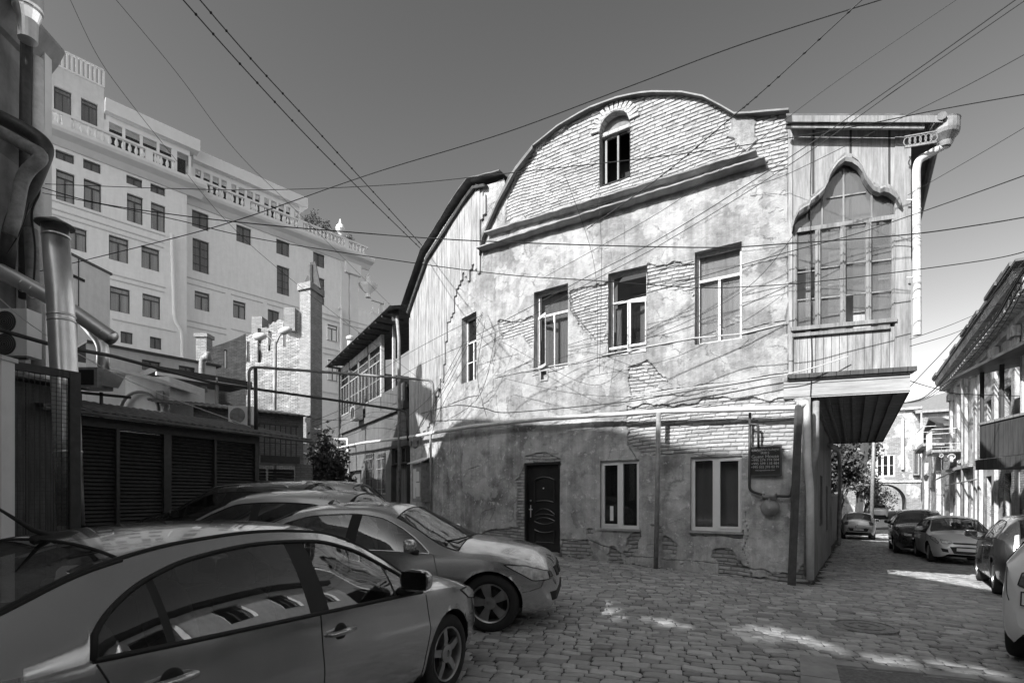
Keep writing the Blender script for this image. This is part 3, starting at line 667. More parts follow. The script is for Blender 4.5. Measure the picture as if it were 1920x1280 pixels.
# ---------------------------------------------------------------- oriel and street gallery
B0 = Vector((5.21, 10.06)); BD = Vector((.947, -.32)); BQ = 1.93
Bp = Path([tuple(B0 - BD * .0), tuple(B0 + BD * BQ)])
zA = Bp.az(1600, 741)[1]                                  # underside
bz = lambda u, v: Bp.az(u, v)[1]
br_ = Bp.P(BQ, 0); sdv = Vector((.54, .842, 0)); GL = 10.3
# upper plaster/board infill above the window (with the ogee cut out), parapet below
ogee_px = [(1483, 436), (1487, 422), (1494, 408), (1504, 401), (1514, 396), (1517, 388), (1531, 377), (1542, 366), (1548, 354), (1551, 343), (1557, 331), (1567, 318), (1580, 308), (1592, 310), (1604, 318), (1612, 329), (1616, 340), (1622, 350), (1632, 362), (1644, 367), (1652, 364), (1662, 367), (1674, 376), (1682, 390)]
ogee = [Bp.az(u, v) for u, v in ogee_px]
zsill = Bp.az(1580, 608)[1]; ztop_l = Bp.az(1482, 225)[1]; ztop_r = Bp.az(1700, 240)[1]
def flat_face(name, az_loop_upper, az_loop_lower, mat, o0, o1, parent):
    """strip between two polylines that share a samples"""
    mb = MB(); n = len(az_loop_upper)
    for (a, zu), (_, zl) in zip(az_loop_upper, az_loop_lower):
        mb.V += [Bp.P(a, zl, o0), Bp.P(a, zu, o0), Bp.P(a, zu, o1), Bp.P(a, zl, o1)]
    for i in range(n - 1):
        for k_ in range(4):
            p = i * 4 + k_; q = i * 4 + (k_ + 1) % 4; mb.F.append((p, q, q + 4, p + 4))
    mb.F.append((0, 1, 2, 3)); e = (n - 1) * 4; mb.F.append((e + 3, e + 2, e + 1, e)); return mb.build(name, mat, parent)
aL = Bp.az(1486, 500)[0]; aR = Bp.az(1676, 500)[0]
As = np.linspace(aL, aR, 60); oz = np.interp(As, [p[0] for p in ogee], [p[1] for p in ogee])
tz = lambda a: ztop_l + (ztop_r - ztop_l) * a / BQ
MAT['wood_plaster'] = M_wood('flaking_board_infill', .36, .6, True, worn=.45, bd=.008)
flat_face('infill_panel', [(a, float(tz(a))) for a in As], list(zip(As, oz)), MAT['wood_plaster'], -.02, .05, house)
mb = MB(); slab(mb, Bp, .0, aL, zA + .42, float(tz(0)), -.03, .06); mb.build('side_board', MAT['wood_grey'], house)
mb = MB(); slab(mb, Bp, aR, BQ, zA + .42, float(tz(BQ)), -.06, .065); mb.build('corner_post', MAT['wood_plaster'], house)
mb = MB(); sweep(mb, Bp, ogee, [(-.04, .04), (-.04, .17), (.02, .20), (.07, .17), (.10, .10), (.06, .04)]); sweep(mb, Bp, [(a, z + .09) for a, z in ogee], [(-.02, .04), (.0, .14), (.04, .14), (.06, .04)])
for i in range(70):    # beaded edge
    t = i / 69 * (len(ogee) - 1); k_ = min(int(t), len(ogee) - 2); f_ = t - k_; a = ogee[k_][0] * (1 - f_) + ogee[k_ + 1][0] * f_; z = ogee[k_][1] * (1 - f_) + ogee[k_ + 1][1] * f_
    mb.obox(Bp.P(a, z + .075, .13), Bp.tan(a) * .007, Bp.nrm(a) * .014, Vector((0, 0, .028)))
mb.build('ogee_moulding', MAT['wood_old'], house)
mb = MB(); slab(mb, Bp, .0, BQ + .02, zA + .36, zsill - .12, -.02, .02); mb.build('parapet_boards', MAT['wood_grey'], house)
mb = MB(); slab(mb, Bp, .03, aR + .02, zsill - .06, zsill + .01, -.03, .10); slab(mb, Bp, .06, aR - .08, zsill - .17, zsill - .11, .02, .075); mb.build('window_ledge', MAT['wood_old'], house)
mb = MB(); slab(mb, Bp, -.02, BQ + .08, zA + .36, zA + .44, -.04, .10); slab(mb, Bp, -.02, BQ + .04, zA + .33, zA + .36, -.04, .07); mb.build('base_moulding', MAT['wood_dark'], house)
mb = MB(); slab(mb, Bp, -.08, BQ, zA + .0, zA + .33, -.05, .03); mb.build('fascia_board', MAT['wood_h'], house)
# the glazed window of the oriel
zt = Bp.az(1580, 423)[1]; cols = [Bp.az(u, 500)[0] for u in (1490, 1532, 1579, 1627, 1674)]
mb = MB(); zs0 = zsill + .01
slab(mb, Bp, cols[0] - .02, cols[-1] + .02, zt - .03, zt + .045, -.01, .06)
for i, c in enumerate(cols):
    wd = .04 if 0 < i < 4 else .03; slab(mb, Bp, c - wd, c + wd, zs0, zt - .03, -.01, .055); slab(mb, Bp, c - .008, c + .008, zs0, zt - .03, .055, .075)
for u in (1581,): c = Bp.az(u, 400)[0]; slab(mb, Bp, c - .014, c + .014, zt + .045, Bp.az(1581, 318)[1], -.005, .03)
for u, vt in ((1541, 372), (1634, 362)): c = Bp.az(u, 400)[0]; slab(mb, Bp, c - .012, c + .012, zt + .045, Bp.az(u, vt)[1], -.005, .025)
slab(mb, Bp, Bp.az(1550, 370)[0], Bp.az(1622, 370)[0], Bp.az(1581, 368)[1] - .012, Bp.az(1581, 368)[1] + .012, -.003, .028)
for i in range(4):
    for v in ([497, 555] if i != 0 else [500, 556]):
        z = Bp.az(1580 , v)[1] + random.uniform(-.02, .02); slab(mb, Bp, cols[i] + .035, cols[i + 1] - .035, z - .012, z + .012, .0, .03)
ow = mb.build('oriel_window', MAT['wood_old'], house)
prand = random.Random(5)
for i in range(4):
    for j, (v0, v1) in enumerate(((428, 497), (497, 555), (555, 606))):
        z1_ = Bp.az(1580, v0)[1] - .02; z0_ = Bp.az(1580, v1)[1] + .02
        if (i, j) in ((2, 2),): continue
        g = MB(); g.add([Bp.P(cols[i] + .03, z0_, -.004), Bp.P(cols[i + 1] - .03, z0_, -.004 + prand.uniform(-.004, .004)), Bp.P(cols[i + 1] - .03, z1_, -.004 + prand.uniform(-.006, .006)), Bp.P(cols[i] + .03, z1_, -.004)], [(0, 1, 2, 3)])
        if (i, j) == (0, 1): g.build('pane', MAT['glass'], ow)
        else: g.build('pane', MAT['glass_dim'], ow)
As2 = np.linspace(cols[0], cols[-1], 40); oz2 = np.interp(As2, [p[0] for p in ogee], [p[1] for p in ogee])
g = MB()
for i in range(39): g.add([Bp.P(As2[i], zt + .04, .004), Bp.P(As2[i + 1], zt + .04, .004), Bp.P(As2[i + 1], oz2[i + 1], .004), Bp.P(As2[i], oz2[i], .004)], [(0, 1, 2, 3)])
g.build('fanlight', MAT['glass_dim'], ow)
g = MB(); slab(g, Bp, cols[0] - .05, cols[-1] + .05, zs0 - .1, ztop_r - .3, -.34, -.30); g.build('curtain', MAT['curtain_dim'], ow)
# gallery body along the street: floor underside planks, side wall, eave
mb = MB(); nb = 9
for i in range(nb):
    t0, t1 = i / nb, (i + 1) / nb - .012
    p0 = B0 + BD * BQ * t0; p1 = B0 + BD * BQ * t1; z = zA + .02 + (.012 if i % 2 else 0)
    a_ = Vector((p0.x, p0.y, z)); b_ = Vector((p1.x, p1.y, z)); mb.add([a_, b_, b_ + sdv * GL, a_ + sdv * GL], [(0, 1, 2, 3)])
    mb.beam(a_ + Vector((0, 0, -.02)) + sdv * .05, a_ + Vector((0, 0, -.02)) + sdv * GL, .06, .05)
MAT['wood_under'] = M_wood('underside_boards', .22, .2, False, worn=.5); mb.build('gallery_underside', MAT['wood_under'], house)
GW = Path([(br_.x, br_.y), (br_.x + sdv.x * GL, br_.y + sdv.y * GL)])
V, F, UV, att = wall_mesh(GW, 0, GL, zA, 8.2, 1.5, [(1 + i * 2.2, 2.6 + i * 2.2, zA + 1.3, zA + 3.2) for i in range(4)])
obj('gallery_wall', V, F, MAT['wood_grey'], house, uvdata=UV)
for i in range(4): window(house, GW, (1 + i * 2.2, 2.6 + i * 2.2, zA + 1.3, zA + 3.2), MAT['wood_old'], MAT['glass_dim'], .06, .05, 3, .6, MAT['black'])
mb = MB(); e = Vector((br_.x, br_.y, 0)) + sdv * GL; b2 = Vector((SW.x[-1], SW.y[-1], 0)); mb.add([(e.x, e.y, zA), (b2.x, b2.y, zA), (b2.x, b2.y, 8.3), (e.x, e.y, 8.2)], [(0, 1, 2, 3)]); mb.build('end_wall', MAT['wood_dark'], house)
# gallery roof with deep eave (soffit) sloping to the gutter
Bo_ = Path([tuple(Bp.P(0, 0, .34).xy), tuple(Bp.P(BQ + .6, 0, .34).xy)]); pL = Bo_.px(1474, 217); pR = Bo_.px(1768, 217); slope = (pR - pL)
mb = MB(); inner = pL + Vector((-.0, 0, 0)); th = Vector((0, 0, .04))
A_ = [pL, pR, pR + sdv * (GL + .4), pL + sdv * (GL + .4)]; mb.add(A_ + [p + th for p in A_], [(3, 2, 1, 0), (4, 5, 6, 7), (0, 1, 5, 4), (1, 2, 6, 5), (2, 3, 7, 6), (3, 0, 4, 7)])
mb.build('gallery_roof', MAT['roof_metal'], house)
mb = MB(); d_ = Vector((0, 0, -.13)); n_ = Bp.nrm(0)
mb.beam(pL + n_ * .01 + Vector((0, 0, -.07)), pR + n_ * .01 + Vector((0, 0, -.07)), .03, .11, up=(0, 0, 1)); mb.beam(pL - n_ * .06 + Vector((0, 0, -.16)), pR - n_ * .06 - (pR - pL).normalized() * .25 + Vector((0, 0, -.16)), .05, .07)
mb.build('eave_fascia', MAT['wood_old'], house)
mb = MB(); g0 = pR + Vector((0, 0, -.03)); mb.tube([g0 - (pR - pL).normalized() * .02 + sdv * t for t in np.linspace(-.05, GL, 12)], .07, 8); mb.build('gutter', MAT['roof_metal'], house)
# filigree bracket below the eave
mb = MB(); q0 = Bo_.px(1696, 272); q1 = Bo_.px(1756, 262); dd = (q1 - q0)
for i in range(6):
    c = q0 + dd * ((i + .5) / 6) + Vector((0, 0, .05)); mb.tube([c + Vector((0, 0, math.sin(t) * .07)) + dd.normalized() * math.cos(t) * .05 for t in np.linspace(0, 2 * math.pi, 12)], .009, 5)
mb.beam(q0 - Vector((0, 0, .04)), q1 - Vector((0, 0, .04)), .03, .03); mb.beam(q0 + Vector((0, 0, .14)), q1 + Vector((0, 0, .14)), .03, .02); mb.build('filigree_bracket', MAT['wood_old'], house)
# rain water hopper and pale downpipe
mb = MB(); hc = Bo_.px(1781, 240, -.2); yy = hc.y
mb.lathe(hc, [(.09, -.20), (.11, -.12), (.20, -.02), (.215, .04), (.215, .20), (.225, .22), (.19, .22)], 20); hop = mb.build('rain_hopper', MAT['pipe_grey'], house)
Y0 = hc.y; mb = MB()
pp = [px(1781, 252, Y0), px(1781, 268, Y0), px(1722, 300, Y0 + .1), px(1718, 318, Y0 + .1), px(1720, 628, Y0 + .1)]
mb.tube(bend(pp, .07), .062, 14)
for v in (395, 455, 520, 560): mb.lathe(px(1719, v, Y0 + .1), [(.064, 0), (.068, .01), (.064, .025)], 14)
mb.beam(px(1700, 520, Y0 + .15), px(1719, 520, Y0 + .1), .02, .02); mb.beam(px(1700, 375, Y0 + .15), px(1719, 375, Y0 + .1), .02, .02)
mb.build('downpipe', MAT['pipe_pale'], house)
# ================================================================= GROUND
def grid_sheet(name, x0, x1, y0, y1, nx, ny, zoff, mat, label=None):
    X, Y = np.meshgrid(np.linspace(x0, x1, nx), np.linspace(y0, y1, ny)); Z = ground_z(X, Y) + zoff
    V = np.stack([X, Y, Z], -1).reshape(-1, 3); i = np.arange(nx * ny).reshape(ny, nx)
    F = np.stack([i[:-1, :-1], i[:-1, 1:], i[1:, 1:], i[1:, :-1]], -1).reshape(-1, 4)
    o = obj(name, V, F, mat, None, smooth=True); tag(o, kind='structure'); return o
MAT['dirt'] = M_simple('packed_dirt', .06, .95, 0, .35, 9, .006)
def sparse(lo, hi, mid, n1, n2):
    return np.unique(np.r_[np.linspace(lo, mid[0], n1), np.linspace(mid[0], mid[1], n2), np.linspace(mid[1], hi, n1)])
xs = sparse(-600, 600, (-25, 50), 16, 150); ys = sparse(-200, 900, (-10, 70), 16, 160)
X, Y = np.meshgrid(xs, ys); V = np.stack([X, Y, ground_z(X, Y) - .001], -1).reshape(-1, 3); i = np.arange(X.size).reshape(X.shape)
F = np.stack([i[:-1, :-1], i[:-1, 1:], i[1:, 1:], i[1:, :-1]], -1).reshape(-1, 4)
tag(obj('ground', V, F, MAT['dirt'], None, smooth=True), kind='structure')
def M_cobble():
    q = NM('granite_setts', .5); co = q.coord('Object'); at = q.n('ShaderNodeAttribute', attribute_name='tone').outputs['Fac']
    n1 = q.noise(co, 9, 6, .7); n2 = q.noise(co, 60, 4, .7); n3 = q.noise(co, .5, 4, .6)
    c = q.ramp(at, [(0, .26), (.5, .42), (1, .62)]); c = q.mix(.6, c, q.ramp(n1, [(.3, .5), (.65, 1)]), 'MULTIPLY'); c = q.mix(.5, c, q.ramp(n3, [(.35, .6), (.6, 1)]), 'MULTIPLY')
    q.color(c); q.l(q.ramp(n1, [(.3, .38), (.7, .72)]), q.b.inputs['Roughness']); h = q.bump(n1, .8, .014); q.normal(q.bump(n2, .8, .005, h)); return q.m
MAT['cobble'] = M_cobble()
sett_prof = []
def cobbles():
    r = np.random.default_rng(3); VV = []; FF = []; TT = []; cnt = 0
    ang0 = math.radians(-14)
    # stone grid in a frame: e along the row, f across
    e = np.array([math.cos(ang0), math.sin(ang0)]); f = np.array([-e[1], e[0]])
    row = -2.; v = -2.0
    nu, nv = 7, 6
    su = np.array([-1, -.86, -.5, 0, .5, .86, 1]); sv = np.array([-1, -.82, -.3, .3, .82, 1]); SU, SV = np.meshgrid(su, sv)
    while v < 46:
        h = r.uniform(.10, .145); u = -14 + r.uniform(0, .2); far = v > 19
        while u < 40:
            wv = h * r.uniform(1.2, 2.1); cu = u + wv / 2; u += wv
            cv = v + h / 2
            # gentle fan of the rows
            x = cu * e[0] + cv * f[0]; y = cu * e[1] + cv * f[1]
            wob = (float(vnoise(x, y, 2.4)) - .5) * .5
            x += f[0] * wob; y += f[1] * wob
            if y < 2.2 or y > 44: continue
            ux = x / y
            if ux < -.62 + (.0 if y < 9 else .2) or ux > 1.06: continue
            dx, dy = x - CX, y - CY; s = dx * SD.x + dy * SD.y; p = dx * SP.x + dy * SP.y
            if s > -.1 and p < .1: continue            # under the house
            if s > 0 and p > 5.6: continue
            if p < .0:
                # in front of the facade: stay on our side
                if (dx * .54 + dy * .842) > -.02: continue
            if y > 15 and x < 6: continue
            t = r.uniform(-.06, .06) + (float(vnoise(x, y, 1.7, 3)) - .5) * .25; ct, st = math.cos(t), math.sin(t)
            E = np.array([e[0] * ct - e[1] * st, e[0] * st + e[1] * ct]); G = np.array([-E[1], E[0]])
            hu, hv = wv / 2 - .003, h / 2 - .002
            rad = np.maximum(np.abs(SU) ** 5, np.abs(SV) ** 5)
            k = 1 - .12 * (np.abs(SU) * np.abs(SV)) ** 3 + r.uniform(-.045, .045, SU.shape)
            px_ = x + (SU * hu * k)[..., None] * E[0] + (SV * hv * k)[..., None] * G[0]; py_ = y + (SU * hu * k)[..., None] * E[1] + (SV * hv * k)[..., None] * G[1]
            px_ = px_[..., 0]; py_ = py_[..., 0]
            z = ground_z(px_, py_) + r.uniform(.010, .022) - rad * r.uniform(.005, .011) + SU * r.uniform(-.006, .006) + SV * r.uniform(-.005, .005) + r.uniform(-.003, .003, SU.shape)
            top = np.stack([px_, py_, z], -1).reshape(-1, 3)
            ring = [j for j in range(nu)] + [nu * (i_ + 1) - 1 for i_ in range(1, nv)] + [nu * (nv - 1) + j for j in range(nu - 2, -1, -1)] + [nu * i_ for i_ in range(nv - 2, 0, -1)]
            sk = top[ring].copy(); sk[:, 2] -= .035
            b = cnt; VV.append(top); VV.append(sk); n0 = nu * nv
            id_ = np.arange(n0).reshape(nv, nu) + b
            FF.append(np.stack([id_[:-1, :-1], id_[:-1, 1:], id_[1:, 1:], id_[1:, :-1]], -1).reshape(-1, 4))
            m = len(ring); ra = np.array(ring) + b; rb = np.arange(m) + b + n0
            FF.append(np.stack([ra, rb, np.roll(rb, -1), np.roll(ra, -1)], -1))
            cnt += n0 + m; TT.append(np.full(n0 + m, np.clip(r.normal(.5, .25), 0, 1)))
        v += h
    return np.concatenate(VV), np.concatenate(FF), np.concatenate(TT)
V, F, T = cobbles()
cob = obj('cobbled_street', V, F, MAT['cobble'], None, smooth=True, attrs={'tone': T}); tag(cob, kind='structure')
# manhole cover
mx, my = .66 * 6.6, 6.6; mz = gz(mx, my)
mb = MB(); mb.lathe((mx, my, mz - .03), [(.36, 0), (.36, .062), (.31, .066), (.31, .058), (.22, .058), (.22, .066), (.16, .066), (.16, .058), (.06, .058), (.06, .068), (.0, .068)], 40)
tag(mb.build('manhole_cover', M_simple('cast_iron', .24, .5, .4, .4, 20, .003), None, smooth=False), 'round iron manhole cover set in the cobbles near the right hand cars', 'manhole cover')
# pale slab kerb round a patch at the bottom edge
def gp(u, v): # pixel on the ground
    y = 8.
    for _ in range(20): y = (HC - gz((u - 960) / 1000 * y, y)) / ((v - 930) / 1000)
    x = (u - 960) / 1000 * y; return Vector((x, y, gz(x, y)))
def slab_strip(pts, wd, n, mat, name, label):
    mb = MB(); P = [gp(*p) for p in pts]; tot = 0
    a, b = P[0], P[1]
    for i in range(n):
        p = a + (b - a) * (i / n); q = a + (b - a) * ((i + 1) / n - .012); d = (q - p).normalized(); sx = Vector((-d.y, d.x, 0)) * wd / 2
        mb.add([p - sx + Vector((0, 0, .0)), q - sx, q + sx, p + sx] + [x + Vector((0, 0, .034)) for x in (p - sx, q - sx, q + sx, p + sx)], [(4, 5, 6, 7), (0, 1, 5, 4), (1, 2, 6, 5), (2, 3, 7, 6), (3, 0, 4, 7)])
    o = mb.build(name, mat, None); tag(o, kind='structure'); return o
MAT['slab'] = M_simple('worn_kerb_stone', .30, .8, 0, .25, 4, .003)
slab_strip([(1520, 1243), (1960, 1288)], .14, 4, MAT['slab'], 'kerb', '')
slab_strip([(1532, 1236), (1545, 1330)], .30, 2, MAT['slab'], 'kerb', '')
mb = MB(); P = [gp(1548, 1254), gp(1980, 1298), gp(2000, 1420), gp(1560, 1420)]; mb.add([p + Vector((0, 0, .03)) for p in P], [(0, 3, 2, 1)]); tag(mb.build('asphalt_patch', M_simple('old_asphalt', .15, .9, 0, .4, 30, .006), None), kind='structure')
# ================================================================= CARS
def pchip(pts):
    P = sorted(pts); x = np.array([p[0] for p in P], float); y = np.array([p[1] for p in P], float)
    h = np.diff(x); d = np.diff(y) / h; m = np.zeros(len(x)); m[0] = d[0]; m[-1] = d[-1]
    for i in range(1, len(x) - 1):
        if d[i - 1] * d[i] > 0: w1 = 2 * h[i] + h[i - 1]; w2 = h[i] + 2 * h[i - 1]; m[i] = (w1 + w2) / (w1 / d[i - 1] + w2 / d[i])
    def f(t):
        t = np.clip(t, x[0], x[-1]); i = np.clip(np.searchsorted(x, t, side='right') - 1, 0, len(x) - 2); s = (t - x[i]) / h[i]
        return ((1 + 2 * s) * (1 - s) ** 2 * y[i] + s * (1 - s) ** 2 * h[i] * m[i] + s * s * (3 - 2 * s) * y[i + 1] + s * s * (s - 1) * h[i] * m[i + 1])
    return f
def M_paint(name, g, metal=.5, rough=.28, dust=.15):
    q = NM(name, rough, metal); co = q.coord('Object'); n1 = q.noise(co, 2.5, 6, .65); n2 = q.noise(co, 160, 3, .7); n3 = q.noise(co, 25, 6, .7)
    q.color(q.mix(q.ramp(n1, [(.45, 0), (.8, dust)]), q.ramp(n1, [(.3, g * .93), (.7, g * 1.07)]), .35)); q.l(q.ramp(n1, [(.3, rough * .85), (.7, rough * 1.35)]), q.b.inputs['Roughness'])
    q.b.inputs['Coat Weight'].default_value = 1.; q.b.inputs['Coat Roughness'].default_value = .035
    q.normal(q.bump(n2, .12, .0004)); return q.m
MAT['car_glass'] = M_glass('car_glass', .008, .60, .008); MAT['car_glass'].node_tree.nodes['Principled BSDF'].inputs['IOR'].default_value = 2.1; MAT['car_glass_dark'] = M_glass('dark_car_glass', .01, .86, .012)
MAT['chrome'] = M_simple('chrome', .75, .14, 1., .03, 5, 0); MAT['tyre'] = M_simple('tyre_rubber', .022, .8, 0, .2, 30, .001); MAT['rim'] = M_simple('alloy', .42, .32, .85, .12, 8, .0)
MAT['interior'] = M_simple('car_interior', .045, .8, 0, .2, 8, .001); MAT['seat'] = M_simple('seat_cloth', .12, .9, 0, .15, 12, .002); MAT['lamp'] = M_glass('lamp_lens', .30, .75, .05)
MAT['lampw'] = M_simple('lamp_reflector', .75, .25, .2, .45, 14, .01, coat=1.); MAT['tail'] = M_simple('tail_lamp', .10, .12, 0, .5, 30, .001, coat=1.); MAT['plate'] = M_simple('number_plate', .62, .45, 0, .05, 8, 0)
class Car:
    def __init__(s, root, sp, paint):
        s.r = root; s.sp = sp; s.paint = paint
        for k in ('zc', 'ze', 'ye', 'zb', 'yb', 'zs', 'zt'): setattr(s, k, pchip(sp[k]))
        s.x0, s.x1 = sp['x']; s.ax = sp['axle']; s.R = sp['wr']
        s.low = sp.get('low', [(0, .90), (.10, .975), (.32, 1.015), (.55, 1.025), (.78, 1.012), (.93, 1.005), (1, 1.0)])
        s.lf = pchip(s.low)
        s.body()
    def side_y(s, x, z):
        zb = float(s.zb(x)); zs = float(s.zs(x)); yb = float(s.yb(x))
        if z <= zb: return yb * float(s.lf((z - zs) / (zb - zs)))
        ze = float(s.ze(x)); ye = float(s.ye(x))
        if z >= ze: return 0 if ze - zb > .02 else ye
        t = (z - zb) / max(ze - zb, 1e-6); return yb + (ye - yb) * t + math.sin(math.pi * t) * .022 * min(1, (ze - zb) / .3)
    def top_z(s, x, y):
        ye = float(s.ye(x)); ze = float(s.ze(x)); zc = float(s.zc(x)); y = abs(y)
        if y <= ye: return ze + (zc - ze) * (1 - (y / ye) ** 2.3)
        return ze
    def inside(s, x, y, z):
        if x < s.x0 or x > s.x1 or z < float(s.zs(x)): return False
        if z > s.top_z(x, y): return False
        y = abs(y)
        if z > float(s.ze(x)): return y <= float(s.ye(x))
        return y <= s.side_y(x, z)
    def end_x(s, y, z, front=True):
        a, b = (0., s.x1) if front else (0., s.x0)
        if s.inside(b, y, z): return b
        # walk in from the end until inside, then bisect
        n = 60; prev = b
        for i in range(1, n):
            x = b + (a - b) * i / n
            if s.inside(x, y, z): lo, hi = x, prev; break
            prev = x
        else: return a
        for _ in range(14):
            m = (lo + hi) / 2
            if s.inside(m, y, z): lo = m
            else: hi = m
        return lo
    def body(s):
        sp = s.sp; br = sorted(set([s.x0, s.x1] + sp['breaks'])); xs = []
        for a, b in zip(br[:-1], br[1:]):
            k = max(1, int(math.ceil((b - a) / sp.get('step', .035)))); xs += list(np.linspace(a, b, k, endpoint=False))
        xs.append(s.x1); xs = np.array(xs); nx = len(xs)
        nlow = 16; ng = 5; npil = 3; nt = 9
        rows = nlow + ng + npil + nt; P = np.zeros((nx, rows, 3)); tl = np.linspace(0, 1, nlow)
        for i, x in enumerate(xs):
            zb, zs, ze, ye, zt, zc, yb = [float(getattr(s, k)(x)) for k in ('zb', 'zs', 'ze', 'ye', 'zt', 'zc', 'yb')]
            zt = min(max(zt, zb), ze); pts = []
            for t in tl: pts.append((yb * float(s.lf(t)), zs + (zb - zs) * t))
            for j in range(1, ng + 1): z = zb + (zt - zb) * j / ng; pts.append((s.side_y(x, z) if z < ze - 1e-5 else ye, z))
            for j in range(1, npil + 1):
                z = zt + (ze - zt) * j / npil; pts.append((s.side_y(x, z) if z < ze - 1e-5 else ye, z))
            for j in range(1, nt + 1):
                y = ye * math.cos(math.pi / 2 * j / nt) ** 1.0; y = ye * (1 - j / nt); pts.append((y, ze + (zc - ze) * (1 - (y / ye) ** 2.3)))
            P[i, :, 0] = x; P[i, :, 1] = [p[0] for p in pts]; P[i, :, 2] = [p[1] for p in pts]
        # wheel arches: snap the vertices inside the circle to the circle
        arch = np.zeros((nx, rows), bool); RA = s.R * s.sp.get('arch', 1.13)
        for cx in s.ax:
            d = np.hypot(P[:, :nlow, 0] - cx, P[:, :nlow, 2] - s.R); ins = d < RA
            arch[:, :nlow] |= ins
        keep = {}
        Fb, Fg, Fp, Fw, Fr = [], [], [], [], []
        g0 = nlow - 1; wx = sp['wind']; rx = sp['rear']; dlo = sp['dlo']
        for i in range(nx - 1):
            xm = (xs[i] + xs[i + 1]) / 2
            for j in range(rows - 1):
                q = [(i, j), (i + 1, j), (i + 1, j + 1), (i, j + 1)]
                if all(arch[a] for a in q): continue
                if j < g0 or j < 0: t = 'b'
                elif j < g0 + ng:
                    if float(s.zt(xm)) - float(s.zb(xm)) < .004: t = None if float(s.zt(xm)) <= float(s.zb(xm)) else 'b'
                    else:
                        t = 'g' if dlo[0] < xm < dlo[1] else 'b'
                        for (p, r_) in sp['pillars']:
                            if t == 'g' and p < xm < r_: t = 'p'
                elif j < g0 + ng + npil: t = 'b'
                else:
                    t = 'w' if wx[0] < xm < wx[1] else ('r' if rx[0] < xm < rx[1] else 'b')
                    if t in 'wr' and j < g0 + ng + npil: t = 'b'
                if t is None: continue
                {'b': Fb, 'g': Fg, 'p': Fp, 'w': Fw, 'r': Fr}[t].append(q)
        for cx in s.ax:
            for i in range(nx):
                for j in range(nlow):
                    if arch[i, j]:
                        dx = P[i, j, 0] - cx; dz = P[i, j, 2] - s.R; d = math.hypot(dx, dz)
                        if d < RA:
                            if d < 1e-5: continue
                            # only when a neighbour is kept
                            nb = any(0 <= i + a < nx and 0 <= j + b < nlow and not arch[i + a, j + b] for a in (-1, 0, 1) for b in (-1, 0, 1))
                            if nb:
                                P[i, j, 0] = cx + dx / d * RA; P[i, j, 2] = s.R + dz / d * RA
                                if P[i, j, 2] < float(s.zs(P[i, j, 0])): P[i, j, 2] = float(s.zs(P[i, j, 0]))
        def emit(quads, name, mat, off=0., parent=None, one_per_side=False, cap=False):
            if not quads: return []
            res = []
            sides = [1, -1]
            def mk(sides, nm):
                mb = MB(); idm = {}
                for sd_ in sides:
                    for q in quads:
                        f = []
                        for (i, j) in q:
                            k = (sd_ if j < rows - 1 else 0, i, j)
                            if k not in idm:
                                idm[k] = len(mb.V); mb.V.append(Vector((P[i, j, 0], P[i, j, 1] * sd_, P[i, j, 2])))
                            f.append(idm[k])
                        ff = []
                        for a in f:
                            if a not in ff: ff.append(a)
                        if len(ff) < 3: continue
                        mb.F.append(tuple(ff) if sd_ < 0 else tuple(ff[::-1]))
                if cap:
                    for i, fl in ((0, 1), (nx - 1, -1)):
                        ring = [(i, j, 1) for j in range(rows)] + [(i, j, -1) for j in range(rows - 2, -1, -1)]
                        ids = [idm[(sd_ if j < rows - 1 else 0, i, j)] for (i, j, sd_) in ring if (sd_ if j < rows - 1 else 0, i, j) in idm]
                        mb.F.append(tuple(ids) if fl > 0 else tuple(ids[::-1]))
                o = obj(nm, mb.V, mb.F, mat, parent or s.r, local=True, smooth=True, uv=False)
                bm = bmesh.new(); bm.from_mesh(o.data); bmesh.ops.remove_doubles(bm, verts=bm.verts, dist=.0004)
                bmesh.ops.dissolve_degenerate(bm, edges=bm.edges, dist=.0002); bmesh.ops.recalc_face_normals(bm, faces=bm.faces)
                bm.to_mesh(o.data); bm.free()
                if cap: o.data.set_sharp_from_angle(angle=math.radians(38))
                return o
            if one_per_side: return [mk([1], name), mk([-1], name)]
            return [mk(sides, name)]
        s.bodyo = emit(Fb, 'body', s.paint, cap=True)[0]
        gm = sp.get('glass', MAT['car_glass'])
        # split side glass at the pillars
        grp = []; xsg = sorted(set(q[0][0] for q in Fg))
        cur = []
        for k in xsg:
            if cur and k != cur[-1] + 1: grp.append(cur); cur = []
            cur.append(k)
        if cur: grp.append(cur)
        for g_ in grp:
            gs = set(g_); emit([q for q in Fg if q[0][0] in gs], 'side_window', gm, one_per_side=True)
        for (p_, r_) in sp['pillars']: emit([q for q in Fp if p_ - .02 < xs[q[0][0]] < r_], 'window_pillar', MAT['rubber'], one_per_side=True)
        emit(Fw, 'windscreen', gm); emit(Fr, 'rear_window', sp.get('glass', MAT['car_glass']))
        s.xs = xs; s.P = P; s.rows = (nlow, ng, npil, nt)
        # trim round the side windows, gaskets
        jt = g0 + ng
        for sd_ in (1, -1):
            xi = [i for i in range(nx) if dlo[0] - 1e-6 <= xs[i] <= dlo[1] + 1e-6]
            up = [Vector((P[i, jt, 0], sd_ * (P[i, jt, 1] + .002), P[i, jt, 2])) for i in xi]; dn = [Vector((P[i, g0, 0], sd_ * (P[i, g0, 1] + .002), P[i, g0, 2])) for i in xi]
            loop = dn + up[::-1] + [dn[0]]
            mb = MB(); mb.tube(loop, sp.get('trim', .009), 6, caps=False); obj('window_trim', mb.V, mb.F, sp.get('trimmat', MAT['rubber']), s.r, local=True, smooth=True, uv=False)
        je = g0 + ng + npil
